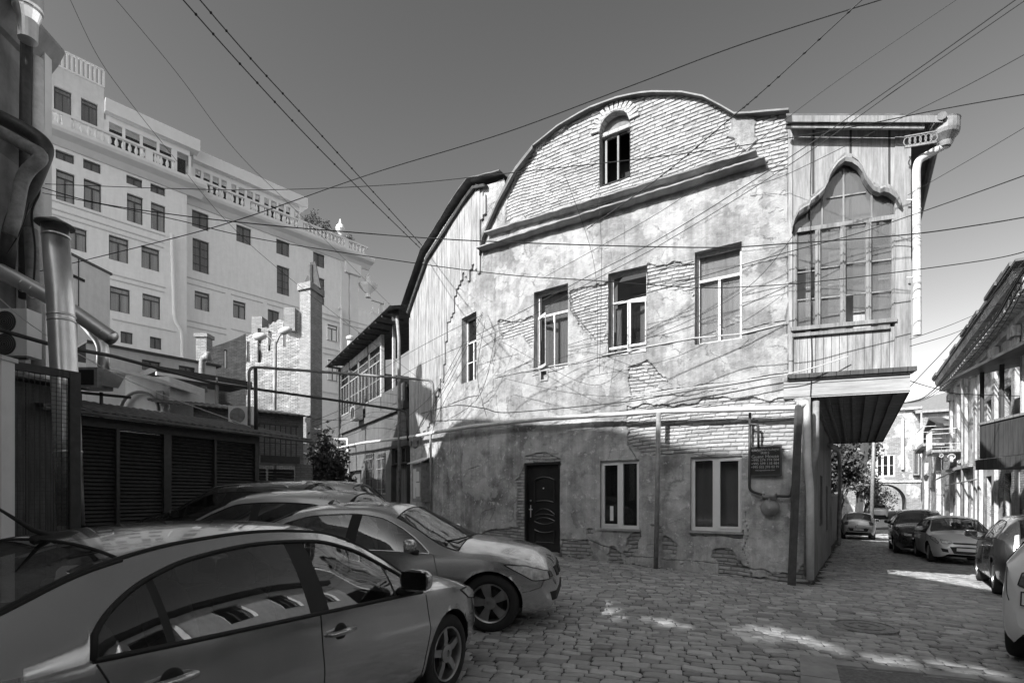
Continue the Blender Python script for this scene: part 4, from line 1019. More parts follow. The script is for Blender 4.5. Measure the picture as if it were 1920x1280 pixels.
        for (w0, w1) in (wx, rx):
            xi = [i for i in range(nx) if w0 - 1e-6 <= xs[i] <= w1 + 1e-6]
            if len(xi) < 2: continue
            mb = MB()
            loop = [Vector(P[i, je]) for i in xi] + [Vector(P[xi[-1], j]) for j in range(je, rows)] + [Vector((P[xi[-1], j, 0], -P[xi[-1], j, 1], P[xi[-1], j, 2])) for j in range(rows - 2, je - 1, -1)] + [Vector((P[i, je, 0], -P[i, je, 1], P[i, je, 2])) for i in xi[::-1]] + [Vector((P[xi[0], j, 0], -P[xi[0], j, 1], P[xi[0], j, 2])) for j in range(je, rows)] + [Vector(P[xi[0], j]) for j in range(rows - 2, je - 1, -1)]
            mb.tube(loop, .008, 5, caps=False)
            obj('gasket', mb.V, mb.F, MAT['rubber'], s.r, local=True, smooth=True, uv=False)
        # roof rails' drip lines
        s.lines(); s.wheels(); s.inner(); s.underbody(RA)
    def seam(s, pts, side, r=.0035, mb=None, off=.0005):
        """dark gap drawn on the side: list of (x,z)"""
        P3 = []
        for (x, z), (x2, z2) in zip(pts[:-1], pts[1:]):
            n = max(2, int(math.hypot(x2 - x, z2 - z) / .05))
            for k in range(n): t = k / n; xx, zz = x + (x2 - x) * t, z + (z2 - z) * t; P3.append(Vector((xx, side * (s.side_y(xx, zz) + off), zz)))
        x, z = pts[-1]; P3.append(Vector((x, side * (s.side_y(x, z) + off), z))); mb.tube(P3, r, 5); return mb
    def lines(s):
        sp = s.sp
        for side in (1, -1):
            for pts in sp.get('seams', []):
                mb = MB(); s.seam(pts, side, .0035, mb); obj('door_gap', mb.V, mb.F, MAT['rubber'], s.r, local=True, smooth=True, uv=False)
            for (hx, hz) in sp.get('handles', []):
                y = s.side_y(hx, hz); h = MB(); L_ = .105
                h.tube([Vector((hx - L_, side * (y + .004), hz)), Vector((hx - L_ * .85, side * (y + .028), hz + .002)), Vector((hx, side * (y + .040), hz + .004)), Vector((hx + L_ * .85, side * (y + .028), hz + .002)), Vector((hx + L_, side * (y + .004), hz))], .016, 10, radii=[.010, .016, .018, .016, .010])
                ho = obj('door_handle', h.V, h.F, s.paint, s.r, local=True, smooth=True, uv=False)
                c = MB(); c.lathe((hx, side * (y - .016), hz), [(.052, 0), (.050, .0185), (.03, .0190), (.0, .0190)], 20, ax=(0, side, 0)); obj('handle_recess', c.V, c.F, MAT['rubber'], ho, local=True, smooth=True, uv=False)
            if 'mirror' in sp:
                mx, mz = sp['mirror']; y = s.side_y(mx, mz - .05) ; m = MB()
                c = Vector((mx - .02, side * (y + .145), mz + .06)); n1, n2 = 14, 10; sx, sy, sz = .075, .115, .075
                for a in range(n2 + 1):
                    th = math.pi * a / n2
                    for b in range(n1):
                        ph = 2 * math.pi * b / n1; X = math.sin(th) * math.cos(ph); Yv = math.cos(th); Z = math.sin(th) * math.sin(ph)
                        f = lambda v_, e_: math.copysign(abs(v_) ** e_, v_)
                        xx = f(X, .7) * sx; xx = max(xx, -sx * .35) if True else xx
                        m.V.append(c + Vector((xx + .0, side * f(Yv, .75) * sy, f(Z, .7) * sz)))
                for a in range(n2):
                    for b in range(n1): p = a * n1 + b; q = a * n1 + (b + 1) % n1; m.F.append((p, q, q + n1, p + n1))
                mo = obj('wing_mirror', m.V, m.F, sp.get('mirrormat', s.paint), s.r, local=True, smooth=True, uv=False)
                mo.data.set_sharp_from_angle(angle=math.radians(50))
                g = MB(); g.obox(c + Vector((-sx * .35 - .002, 0, 0)), (.002, 0, 0), (0, sy * .84, 0), (0, 0, sz * .78)); obj('mirror_glass', g.V, g.F, MAT['car_glass_dark'], mo, local=True, uv=False)
                st = MB(); st.tube([Vector((mx + .02, side * (y - .01), mz - .035)), Vector((mx + .0, side * (y + .05), mz - .03)), c + Vector((0, 0, -.05))], .022, 8, radii=[.035, .028, .03]); obj('mirror_stalk', st.V, st.F, MAT['rubber'], mo, local=True, smooth=True, uv=False)
    def wheels(s):
        R = s.R; yb = float(s.yb(0)) * 1.0; w2 = .105; sty = s.sp.get('spoke', 'wide')
        for ci, cx in enumerate(s.ax):
            for side in (1, -1):
                yo = side * (float(s.yb(cx)) * 1.0 - .012); yi = yo - side * .20; A = Vector((0, side, 0))
                t = MB(); t.lathe((cx, yi, R), [(R * .62, 0), (R * .93, .0), (R * .99, .02), (R, .05), (R, .15), (R * .985, .18), (R * .93, .197), (R * .80, .203), (R * .70, .195), (R * .68, .185)], 44, ax=A, caps=False)
                wo_ = obj('wheel', t.V, t.F, MAT['tyre'], s.r, local=True, smooth=True, uv=False)
                rm = MB(); rr = R * .68; rm.lathe((cx, yo, R), [(rr, -.10), (rr * .97, -.012), (rr, -.004), (rr * .985, .001), (rr * .93, -.006), (rr * .90, -.03), (rr * .88, -.09)], 44, ax=A, caps=False)
                e = Vector((1, 0, 0)); f = Vector((0, 0, 1)); n5 = 5
                ph0 = s.sp.get('ph', .3) + cx
                for k in range(n5):
                    a = 2 * math.pi * k / n5 + ph0
                    if sty == 'wide': w_in, w_out, wm = .028, .060, 1
                    else: w_in, w_out, wm = .030, .026, 1
                    d = e * math.cos(a) + f * math.sin(a); q = -e * math.sin(a) + f * math.cos(a); c0 = Vector((cx, yo - side * .020, R)); z0_ = A * .0
                    Vv = []
                    for (rad, ww, dep) in ((.035, w_in, -.01), (rr * .5, (w_in + w_out) / 2, .006), (rr * .90, w_out, -.0), (rr * .94, w_out * .9, -.02)):
                        for sg, dy in ((-1, -.03), (-1, 0), (1, 0), (1, -.03)): Vv.append(c0 + d * rad + q * ww * sg + A * (dep + dy))
                    Ff = []
                    for i in range(3):
                        for j in range(3): p = i * 4 + j; Ff.append((p, p + 1, p + 5, p + 4))
                    rm.add(Vv, Ff)
                rm.lathe((cx, yo - side * .04, R), [(.075, 0), (.072, .028), (.03, .034), (.028, .022), (.0, .022)], 20, ax=A)
                obj('rim', rm.V, rm.F, MAT['rim'], wo_, local=True, smooth=True, uv=False).data.set_sharp_from_angle(angle=math.radians(35))
                bd = MB(); bd.lathe((cx, yo - side * .14, R), [(rr * .9, 0), (rr * .9, .01), (.0, .01)], 24, ax=A); bd.lathe((cx, yo - side * .12, R), [(rr * .66, 0), (rr * .66, .02), (.05, .02)], 24, ax=A); obj('brake_disc', bd.V, bd.F, MAT['dark_metal'], wo_, local=True, smooth=False, uv=False)
                # bolts
    def underbody(s, RA):
        mb = MB()
        for cx in s.ax:
            for side in (1, -1):
                n = 26; yo = side * (float(s.yb(cx)) * 1.005 - .004); yi = yo - side * .30; b = len(mb.V)
                for k in range(n + 1):
                    a = math.pi * (-.06 + 1.12 * k / n); x = cx + RA * 1.0 * math.cos(a); z = s.R + RA * math.sin(a)
                    mb.V += [Vector((x, side * (s.side_y(x, max(z, float(s.zs(x)) + .01)) - .002), z)), Vector((x, yi, z))]
                for k in range(n): mb.F.append((b + 2 * k, b + 2 * k + 1, b + 2 * k + 3, b + 2 * k + 2))
                b2 = len(mb.V); mb.V += [mb.V[b + 2 * k + 1] for k in range(n + 1)]; mb.F.append(tuple(b2 + k for k in range(n + 1)))
        x0 = s.x0 + .12; x1 = s.x1 - .12; zf = float(s.zs(0)) + .03
        mb.box(x0, x1, -.55, .55, zf, zf + .02)
        mb.box(s.ax[0] + RA, s.ax[1] - RA, -float(s.yb(0)) * .89, float(s.yb(0)) * .89, zf, zf + .02)
        obj('underbody', mb.V, mb.F, MAT['black'], s.r, local=True, uv=False)
    def inner(s):
        sp = s.sp; xf = sp['dlo'][1]; xr = sp['dlo'][0]; zb = float(s.zb(0)); mb = MB()
        yb = float(s.yb(0)) * .93
        mb.box(xr - .1, xf + .15, -yb, yb, .28, .32)
        for sd_ in (1, -1): mb.box(xr, xf, sd_ * yb - .02, sd_ * yb + .02, .32, zb - .03)
        mb.box(xf - .05, xf + .25, -yb * .95, yb * .95, .5, float(s.zb(xf)) - .01)
        mb.box(xr - .2, xr + .1, -yb * .8, yb * .8, .4, float(s.zb(xr)) - .03)
        obj('interior', mb.V, mb.F, MAT['interior'], s.r, local=True, uv=False)
        xb = sp.get('seatx', (xf - 1.05, xf - 1.85))
        for x in xb:
            for y in (.36, -.36):
                st = MB(); Hs = zb - .05
                def soft(c, sx, sy, sz, tilt=0):
                    n1, n2 = 12, 8
                    b = len(st.V)
                    for a in range(n2 + 1):
                        th = math.pi * a / n2
                        for k in range(n1):
                            ph = 2 * math.pi * k / n1; f = lambda v_: math.copysign(abs(v_) ** .5, v_)
                            X = f(math.sin(th) * math.cos(ph)) * sx; Y_ = f(math.sin(th) * math.sin(ph)) * sy; Z = f(math.cos(th)) * sz
                            st.V.append(Vector((c[0] + X - Z * tilt, c[1] + Y_, c[2] + Z)))
                    for a in range(n2):
                        for k in range(n1): p = b + a * n1 + k; q = b + a * n1 + (k + 1) % n1; st.F.append((p, q, q + n1, p + n1))
                soft((x, y, .75), .07, .22, .32, .25); soft((x - .10, y, 1.15), .045, .12, .085, .2); soft((x + .25, y, .45), .25, .23, .08)
                st.tube([(x - .09, y - .05, 1.03), (x - .10, y - .05, 1.12)], .007, 6); st.tube([(x - .09, y + .05, 1.03), (x - .10, y + .05, 1.12)], .007, 6)
                obj('seat', st.V, st.F, MAT['seat'], s.r, local=True, smooth=True, uv=False)
        sw = MB(); c = Vector((xf - .42, .36, .92)); sw.tube([c + Vector((.07 * math.sin(t), .17 * math.cos(t), .16 * math.sin(t))) for t in np.linspace(0, 2 * math.pi, 20)], .014, 6); sw.beam(c + Vector((0, -.15, 0)), c + Vector((0, .15, 0)), .03, .04); obj('steering_wheel', sw.V, sw.F, MAT['interior'], s.r, local=True, smooth=True, uv=False)
    def patch(s, kind, up, dn, name, mat, off=.004, n=14, m=5, parent=None, side=1, mirror=True, th=.0):
        """patch lying on the body. kind 'side': (x,z); 'front'/'rear': (y,z)"""
        out = []
        for sg in ((1, -1) if mirror else (side,)):
            mb = MB(); U = np.array(up, float); D = np.array(dn, float)
            def at(Q, t):
                k = np.linspace(0, 1, len(Q)); return np.array([np.interp(t, k, Q[:, 0]), np.interp(t, k, Q[:, 1])])
            for i in range(n + 1):
                a, b = at(U, i / n), at(D, i / n)
                for j in range(m + 1):
                    p = a + (b - a) * j / m
                    if kind == 'side': mb.V.append(Vector((p[0], sg * (s.side_y(p[0], p[1]) + off), p[1])))
                    elif kind == 'front': mb.V.append(Vector((s.end_x(p[0], p[1], True) + off, sg * p[0], p[1])))
                    else: mb.V.append(Vector((s.end_x(p[0], p[1], False) - off, sg * p[0], p[1])))
            for i in range(n):
                for j in range(m): k = i * (m + 1) + j; mb.F.append((k, k + 1, k + m + 2, k + m + 1))
            # rim so that it is not paper thin
            b0 = len(mb.V); inward = {'side': lambda v: Vector((0, -sg * (off + .012), 0)), 'front': lambda v: Vector((-(off + .012), 0, 0)), 'rear': lambda v: Vector(((off + .012), 0, 0))}[kind]
            ring = [i * (m + 1) for i in range(n + 1)] + [n * (m + 1) + j for j in range(1, m + 1)] + [i * (m + 1) + m for i in range(n - 1, -1, -1)] + [j for j in range(m - 1, 0, -1)]
            for r_ in ring: mb.V.append(mb.V[r_] + inward(None))
            for i in range(len(ring)): i2 = (i + 1) % len(ring); mb.F.append((ring[i], ring[i2], b0 + i2, b0 + i))
            o = obj(name, mb.V, mb.F, mat, parent or s.r, local=True, smooth=True, uv=False); o.data.set_sharp_from_angle(angle=math.radians(40)); out.append(o)
            if 'light' in name:
                t_ = MB(); ring2 = ring + [ring[0]]; t_.tube([mb.V[k] for k in ring2], .0055, 5, caps=False); obj('lamp_seal', t_.V, t_.F, MAT['rubber'], o, local=True, smooth=True, uv=False)
        return out
def place_car(root, x, y, heading):
    """heading: direction vector of travel in the plane; stands on the slope"""
    h = Vector((heading[0], heading[1])).normalized(); s_ = Vector((-h.y, h.x)); z = gz(x, y); e = 1.3
    zx = (gz(x + h.x * e, y + h.y * e) - gz(x - h.x * e, y - h.y * e)) / (2 * e); zy = (gz(x + s_.x * .7, y + s_.y * .7) - gz(x - s_.x * .7, y - s_.y * .7)) / 1.4
    X = Vector((h.x, h.y, zx)).normalized(); Yv = Vector((s_.x, s_.y, zy)).normalized(); Z = X.cross(Yv).normalized(); Yv = Z.cross(X)
    root.matrix_world = Matrix(((X.x, Yv.x, Z.x, x), (X.y, Yv.y, Z.y, y), (X.z, Yv.z, Z.z, z + .018), (0, 0, 0, 1)))
def sc(pts, fx=1., fz=1., dx=0.): return [(x * fx + dx, z * fz) for x, z in pts]
# --- silver sedan, nearest
honda_sp = dict(x=(-2.25, 2.27), axle=(-1.35, 1.35), wr=.318, step=.03,
    zc=[(-2.25, .80), (-2.20, 1.0), (-2.1, 1.075), (-1.9, 1.10), (-1.66, 1.115), (-1.3, 1.29), (-.95, 1.385), (-.6, 1.425), (-.3, 1.437), (.1, 1.425), (.38, 1.375), (.8, 1.215), (1.22, 1.00), (1.6, .93), (1.95, .84), (2.15, .74), (2.27, .60)],
    ze=[(-2.25, .78), (-2.20, .96), (-2.0, 1.04), (-1.72, 1.075), (-1.45, 1.15), (-1.1, 1.285), (-.7, 1.36), (-.3, 1.383), (.1, 1.36), (.4, 1.29), (.7, 1.15), (.98, .985), (1.15, .92), (1.6, .865), (1.95, .77), (2.15, .67), (2.27, .56)],
    ye=[(-2.25, .50), (-2.1, .62), (-1.72, .68), (-1.4, .65), (-1., .625), (-.3, .615), (.3, .625), (.7, .665), (1.05, .715), (1.3, .73), (1.7, .69), (2.05, .60), (2.27, .42)],
    zb=[(-2.25, .75), (-2.15, .90), (-1.8, .985), (-1.42, .99), (-.8, .965), (0, .93), (.9, .885), (1.3, .855), (1.7, .80), (2.05, .70), (2.27, .52)],
    yb=[(-2.25, .60), (-2.12, .72), (-1.9, .80), (-1.5, .845), (-1, .86), (0, .865), (1., .86), (1.5, .84), (1.85, .77), (2.1, .66), (2.27, .46)],
    zs=[(-2.25, .38), (-2.1, .26), (-1.8, .21), (0, .20), (1.8, .20), (2.1, .22), (2.27, .34)],
    zt=[(-1.21, .98), (-1.205, 1.02), (-1.17, 1.08), (-1.08, 1.155), (-.92, 1.235), (-.70, 1.295), (-.3, 1.33), (.05, 1.315), (.35, 1.245), (.6, 1.125), (.86, .965), (.93, .885)],
    dlo=(-1.21, .93), pillars=[(-.16, -.02), (-.94, -.905), (.60, .625)], wind=(.40, 1.20), rear=(-1.62, -.98), breaks=[-1.62, -1.21, -.94, -.905, -.98, -.16, -.02, .40, .60, .625, .93, 1.20, -1.35, 1.35],
    seams=[[(-.09, .93), (-.08, .60), (-.10, .24)], [(.98, .86), (1.02, .60), (.96, .40), (.95, .24)], [(-1.20, .97), (-1.12, .8), (-.98, .62), (-.93, .24)]],
    handles=[(.06, .80), (-.93, .83)], mirror=(.66, .96), spoke='thin', trim=.012, seatx=(-.12, -.95))
# far wheel visible through nothing: keep
silver = M_paint('silver_paint', .52, .8, .15, .06)
hr_ = thing('silver_sedan', 'silver sedan nearest the camera at the lower left, its side windows mirroring the buildings', 'car', (0, 0, 0), 'cars parked in the street')
car = Car(hr_, honda_sp, silver)
hh = Vector((.40, .916)).normalized(); hn_ = Vector((-hh.y, hh.x)); ho_ = Vector((-.49, 4.28)) - hh * 1.35 + hn_ * .86
place_car(hr_, ho_.x, ho_.y, hh)
car.patch('side', [(1.55, .80), (1.9, .80), (2.1, .70)], [(1.75, .70), (1.95, .66), (2.12, .62)], 'headlight', MAT['lampw'])
car.patch('rear', [(.42, .92), (.6, .92), (.70, .90)], [(.42, .76), (.6, .76), (.70, .78)], 'tail_light', MAT['tail'])
car.patch('front', [(0, .62), (.45, .60)], [(0, .52), (.42, .52)], 'grille', MAT['rubber'])
mb = MB(); rz = float(car.zc(-1.0)); mb.tube([(-.93, 0, rz + .02), (-1.0, 0, rz + .05), (-1.16, 0, rz + .18)], .006, 6, radii=[.02, .012, .004]); mb.tube([(-1.0, 0, rz - .01), (-.86, 0, rz + .015), (-.78, 0, rz + .012)], .02, 8, radii=[.035, .028, .008]); obj('aerial', mb.V, mb.F, MAT['rubber'], hr_, local=True, smooth=True, uv=False)
# dent and scuff on the front wing; ghost of a removed sticker on the door
mb = MB(); 
car.patch('side', [(1.93, .735), (1.965, .725)], [(1.94, .60), (1.97, .59)], 'wing_scuff', MAT['white_frame'], .0012, 6, 6, mirror=False, side=-1)
mb = MB()
for sd_ in (1, -1):   # roof gutter strips
    pts = [Vector((x, sd_ * (float(car.ye(x)) - .012), float(car.ze(x)) + .008)) for x in np.linspace(-1.55, .42, 50)]; mb.tube(pts, .010, 6)
obj('roof_strip', mb.V, mb.F, MAT['rubber'], hr_, local=True, smooth=True, uv=False)
for sd_ in (1, -1):   # black sail panel ahead of the front window, dotted band round the rear glass
    pass
# --- grey saloon with long bonnet
bmw_sp = dict(x=(-2.57, 2.18), axle=(-1.445, 1.445), wr=.335, step=.035,
    zc=[(-2.57, .75), (-2.50, 1.02), (-2.3, 1.09), (-1.9, 1.12), (-1.5, 1.30), (-1.1, 1.42), (-.6, 1.468), (-.2, 1.468), (.1, 1.44), (.25, 1.40), (.7, 1.19), (1.08, 1.02), (1.5, .97), (1.9, .88), (2.05, .80), (2.13, .70), (2.18, .56)],
    ze=[(-2.57, .72), (-2.45, .96), (-2.2, 1.02), (-1.85, 1.06), (-1.5, 1.20), (-1.1, 1.345), (-.6, 1.405), (-.2, 1.405), (.15, 1.34), (.5, 1.18), (.85, .985), (1.05, .925), (1.5, .88), (1.9, .79), (2.08, .69), (2.18, .52)],
    ye=[(-2.57, .5), (-2.3, .66), (-1.85, .70), (-1.4, .62), (-1, .585), (-.2, .58), (.3, .62), (.7, .70), (1.0, .76), (1.4, .76), (1.8, .70), (2.05, .60), (2.18, .45)],
    zb=[(-2.57, .7), (-2.4, .92), (-2., .985), (-1.5, .985), (-.6, .955), (.3, .93), (.75, .905), (1.1, .87), (1.6, .81), (1.95, .73), (2.1, .64), (2.18, .48)],
    yb=[(-2.57, .62), (-2.4, .76), (-2, .85), (-1.4, .90), (0, .905), (1.2, .90), (1.6, .87), (1.85, .79), (2.05, .64), (2.18, .42)],
    zs=[(-2.57, .36), (-2.3, .24), (-1.9, .20), (1.9, .19), (2.1, .21), (2.18, .30)],
    zt=[(-1.52, .985), (-1.48, 1.06), (-1.38, 1.14), (-1.15, 1.25), (-.8, 1.33), (-.3, 1.35), (.05, 1.31), (.3, 1.21), (.55, 1.06), (.74, .915)],
    dlo=(-1.52, .74), pillars=[(-.32, -.18), (-1.12, -1.08)], wind=(.26, 1.06), rear=(-1.88, -1.15), breaks=[-1.88, -1.52, -1.15, -1.12, -1.08, -.32, -.18, .26, .74, 1.06, -1.445, 1.445],
    seams=[[(-.25, .95), (-.24, .6), (-.26, .24)], [(.80, .89), (.86, .60), (.84, .24)], [(-1.4, .97), (-1.2, .7), (-1.05, .5), (-1.0, .24)], [(1.90, .47), (2.02, .50), (2.05, .57), (2.14, .58)], [(1.88, .47), (1.82, .46)]],
    handles=[(-.08, .80), (-1.02, .82)], mirror=(.58, .955), spoke='wide', trim=.011, trimmat=MAT['chrome'], ph=.35, seatx=(-.25, -1.1))
grey = M_paint('grey_paint', .46, .75, .2, .08)
br2 = thing('grey_saloon', 'grey saloon with chrome window line and wide five spoke wheels before the old house', 'car', (0, 0, 0), 'cars parked in the street')
car = Car(br2, bmw_sp, grey); al = math.radians(-9); hb = Vector((math.cos(al), math.sin(al)))
bo = Vector((-.26, 6.10)) - hb * 1.445 + Vector((-hb.y, hb.x)) * .90
place_car(br2, bo.x, bo.y, hb)
hl = car.patch('side', [(1.62, .785), (1.85, .765), (2.0, .715), (2.11, .665)], [(1.66, .76), (1.82, .665), (1.94, .585), (2.11, .575)], 'headlight', MAT['lampw'], .006)
car.patch('front', [(.50, .655), (.58, .665)], [(.50, .60), (.56, .60)], 'headlight', MAT['lamp'])
car.patch('front', [(.05, .665), (.26, .675)], [(.06, .55), (.24, .56)], 'grille', MAT['rubber'], .008); car.patch('front', [(0, .40), (.55, .42)], [(0, .30), (.50, .31)], 'air_intake', MAT['rubber'], .004)
car.patch('side', [(1.02, .735), (1.10, .742)], [(1.03, .722), (1.10, .722)], 'indicator', MAT['chrome'], .006, 6, 2)
mb = MB(); mb.tube([(.86, -.62, float(car.top_z(.9, .62)) + .01), (1.0, -.5, float(car.top_z(1.0, .5)) + .03), (1.08, -.1, float(car.top_z(1.08, .1)) + .02)], .010, 6); mb.tube([(.84, -.64, 1.0), (.9, -.70, .99)], .018, 8); obj('wiper', mb.V, mb.F, MAT['rubber'], br2, local=True, smooth=True, uv=False)
mb = MB(); mb.tube([(-.95, 0, 1.44), (-.88, 0, 1.50), (-.80, 0, 1.462)], .02, 8, radii=[.03, .018, .01]); obj('aerial_fin', mb.V, mb.F, grey, br2, local=True, smooth=True, uv=False)
mb = MB(); mb.add([(x, y, float(car.top_z(x, y)) + .004) for x, y in ((-.05, .38), (-.05, -.38), (-.55, -.40), (-.55, .40))], [(0, 1, 2, 3)]); obj('sunroof', mb.V, mb.F, MAT['car_glass_dark'], br2, local=True, uv=False)
# --- hatchback family
def hatch_sp(L_=3.95, W_=1.70, H_=1.48, wb=2.49, fo=.78, **kw):
    x1 = wb / 2 + fo; x0 = x1 - L_; fx = L_ / 3.95; fz = H_ / 1.48; fy = W_ / 1.70
    X = lambda P, k=1.: [((x - 2.03) * fx + x1, v * k) for x, v in P]
    xx = lambda x: (x - 2.03) * fx + x1
    d = dict(x=(x0, x1), axle=(-wb / 2, wb / 2), wr=kw.get('wr', .31), step=kw.get('step', .05),
        zc=X([(-1.92, .70), (-1.90, .92), (-1.82, 1.08), (-1.66, 1.26), (-1.50, 1.395), (-1.3, 1.44), (-.8, 1.475), (-.3, 1.48), (.1, 1.455), (.35, 1.39), (.8, 1.17), (1.12, 1.02), (1.5, .95), (1.8, .85), (1.97, .70), (2.03, .55)], fz),
        ze=X([(-1.92, .68), (-1.88, .90), (-1.78, 1.03), (-1.62, 1.20), (-1.45, 1.33), (-1.2, 1.375), (-.3, 1.405), (.1, 1.375), (.45, 1.25), (.8, 1.07), (1.02, .97), (1.2, .92), (1.6, .85), (1.85, .74), (2.03, .50)], fz),
        ye=X([(-1.92, .50), (-1.8, .58), (-1.5, .565), (-.8, .565), (.1, .57), (.6, .64), (1.0, .72), (1.4, .72), (1.75, .62), (2.03, .42)], fy),
        zb=X([(-1.92, .65), (-1.86, .88), (-1.7, .98), (-1.3, 1.0), (-.3, .955), (.6, .915), (1.0, .89), (1.4, .82), (1.8, .70), (2.03, .46)], fz),
        yb=X([(-1.92, .64), (-1.82, .74), (-1.6, .80), (-1.2, .83), (0, .84), (1., .83), (1.4, .80), (1.75, .70), (1.95, .58), (2.03, .46)], fy),
        zs=X([(-1.92, .40), (-1.8, .27), (-1.5, .21), (1.6, .20), (1.9, .22), (2.03, .32)], 1.),
        zt=X([(-1.42, 1.0), (-1.36, 1.10), (-1.2, 1.22), (-.9, 1.30), (-.3, 1.33), (.1, 1.31), (.45, 1.19), (.75, 1.02), (.90, .90)], fz),
        dlo=(xx(-1.42), xx(.90)), pillars=[(xx(-.22), xx(-.10)), (xx(-1.02), xx(-.98)), (xx(.58), xx(.60))], wind=(xx(.32), xx(1.10)), rear=(xx(-1.80), xx(-1.46)),
        breaks=[xx(v) for v in (-1.80, -1.46, -1.42, -1.02, -.98, -.22, -.10, .32, .58, .60, .90, 1.10)] + [-wb / 2, wb / 2],
        seams=[[(xx(-.16), .94 * fz), (xx(-.15), .24)], [(xx(.98), .88 * fz), (xx(1.0), .5), (xx(.96), .26)], [(xx(-1.22), .98 * fz), (xx(-1.0), .62), (xx(-.93), .26)]],
        handles=[(xx(.0), .82 * fz), (xx(-.86), .85 * fz)], mirror=(xx(.68), .965 * fz), spoke='wide', seatx=(xx(-.15), xx(-.95)))
    d.update({k: v for k, v in kw.items() if k not in ('wr',)}); d['xx'] = xx; d['fz'] = fz; return d
def front_kit(car, fz=1., big=True):
    x1 = car.x1; xw = car.sp['axle'][1]
    car.patch('side', [(xw + .18, .82 * fz), (xw + .45, .77 * fz), (xw + .62, .66 * fz)], [(xw + .28, .74 * fz), (xw + .47, .66 * fz), (xw + .62, .60 * fz)], 'headlight', MAT['lampw'], .008)
    car.patch('front', [(.36, .70 * fz), (.52, .72 * fz), (.6, .74 * fz)], [(.36, .63 * fz), (.52, .62 * fz), (.58, .64 * fz)], 'headlight', MAT['lampw'], .010)
    car.patch('front', [(-.34, .66 * fz), (0, .67 * fz), (.34, .66 * fz)], [(-.30, .62 * fz), (0, .62 * fz), (.30, .62 * fz)], 'badge_strip', MAT['rubber'], .006, mirror=False)
    car.patch('front', [(-.40, .54 * fz), (0, .55 * fz), (.40, .54 * fz)], [(-.30, .34), (0, .33), (.30, .34)], 'grille', MAT['rubber'], .008, mirror=False)
    car.patch('front', [(.44, .46 * fz), (.60, .48 * fz)], [(.42, .36), (.56, .38)], 'fog_lamp_recess', MAT['rubber'], .008)
    car.patch('front', [(-.24, .51), (.24, .51)], [(-.24, .42), (.24, .42)], 'number_plate', MAT['plate'], .02, mirror=False)
def rear_kit(car, fz=1.):
    car.patch('rear', [(.46, .98 * fz), (.56, .97 * fz), (.64, .93 * fz)], [(.50, .80 * fz), (.60, .80 * fz), (.66, .82 * fz)], 'tail_light', MAT['tail'], .010)
    car.patch('rear', [(-.46, .62 * fz), (0, .63 * fz), (.46, .62 * fz)], [(-.40, .46 * fz), (0, .45 * fz), (.40, .46 * fz)], 'bumper_panel', MAT['rubber'], .006, mirror=False)
    car.patch('rear', [(-.62, .36), (0, .36), (.62, .36)], [(-.58, .29), (0, .29), (.58, .29)], 'diffuser', MAT['rubber'], .004, mirror=False)
    mb = MB(); car.seam([(car.x0 + .16, .97 * fz), (car.x0 + .10, .75 * fz), (car.x0 + .06, .66 * fz)], 1, .004, mb); obj('tailgate_gap', mb.V, mb.F, MAT['rubber'], car.r, local=True, smooth=True, uv=False)
def plate(car, y, z, txt, front=False, w_=.52):
    x = car.end_x(y, z, front) + (.014 if front else -.014); sg = 1 if front else -1
    mb = MB(); mb.box(x - .006, x + .006, y - w_ / 2 - .012, y + w_ / 2 + .012, z - .067, z + .067); fr = obj('plate_frame', mb.V, mb.F, MAT['rubber'], car.r, local=True, uv=False)
    mb = MB(); mb.box(x + sg * .007 - .002, x + sg * .007 + .002, y - w_ / 2, y + w_ / 2, z - .055, z + .055); obj('number_plate', mb.V, mb.F, MAT['plate'], fr, local=True, uv=False)
    text('plate_letters', txt, .095, MAT['rubber'], fr, Vector((x + sg * .0095, y, z)), Vector((0, sg, 0)), Vector((0, 0, 1)), .001)
def text(name, s_, size, mat, parent, c, right, up, ext=.002, wide=1., local=True):
    cu = bpy.data.curves.new(name, 'FONT'); cu.body = s_; cu.size = size; cu.align_x = 'CENTER'; cu.align_y = 'CENTER'; cu.extrude = ext
    o = bpy.data.objects.new(name, cu); COL.objects.link(o); bpy.context.view_layer.update()
    dg = bpy.context.evaluated_depsgraph_get(); me = bpy.data.meshes.new_from_object(o.evaluated_get(dg)); bpy.data.objects.remove(o)
    right = Vector(right).normalized(); up = Vector(up).normalized(); n = right.cross(up); V = [Vector(c) + right * v.co.x * wide + up * v.co.y + n * v.co.z for v in me.vertices]
    F = [tuple(p.vertices) for p in me.polygons]; bpy.data.meshes.remove(me)
    return obj(name, V, F, mat, parent, local=local, uv=False) if V else None
def dup(root, label, group=None, mats=None):
    r = root.copy(); COL.objects.link(r); ORG[r] = ORG.get(root, Vector())
    r['label'] = label
    for ch in list(root.children):
        c = ch.copy(); COL.objects.link(c); c.parent = r
        for g in list(ch.children):
            d = g.copy(); COL.objects.link(d); d.parent = c
        if mats and ch.data and ch.data.materials and ch.data.materials[0] in mats:
            c.data = ch.data.copy(); c.data.materials[0] = mats[ch.data.materials[0]]
    return r
G = 'cars parked in the street'
white = M_paint('white_paint', .66, .0, .35, .12); black = M_paint('black_paint', .035, .3, .25, .25); lightsil = M_paint('pale_silver_paint', .50, .6, .28, .12); taup = M_paint('dark_grey_paint', .10, .6, .28, .2)
# Fiesta-like hatch facing the camera
r1 = thing('white_hatchback', 'white hatchback facing the camera on the right of the lane with dark lower grille', 'car', (0, 0, 0), G)
c1 = Car(r1, hatch_sp(), white); front_kit(c1); place_car(r1, 14.35, 17.4, (-.50, -.865))
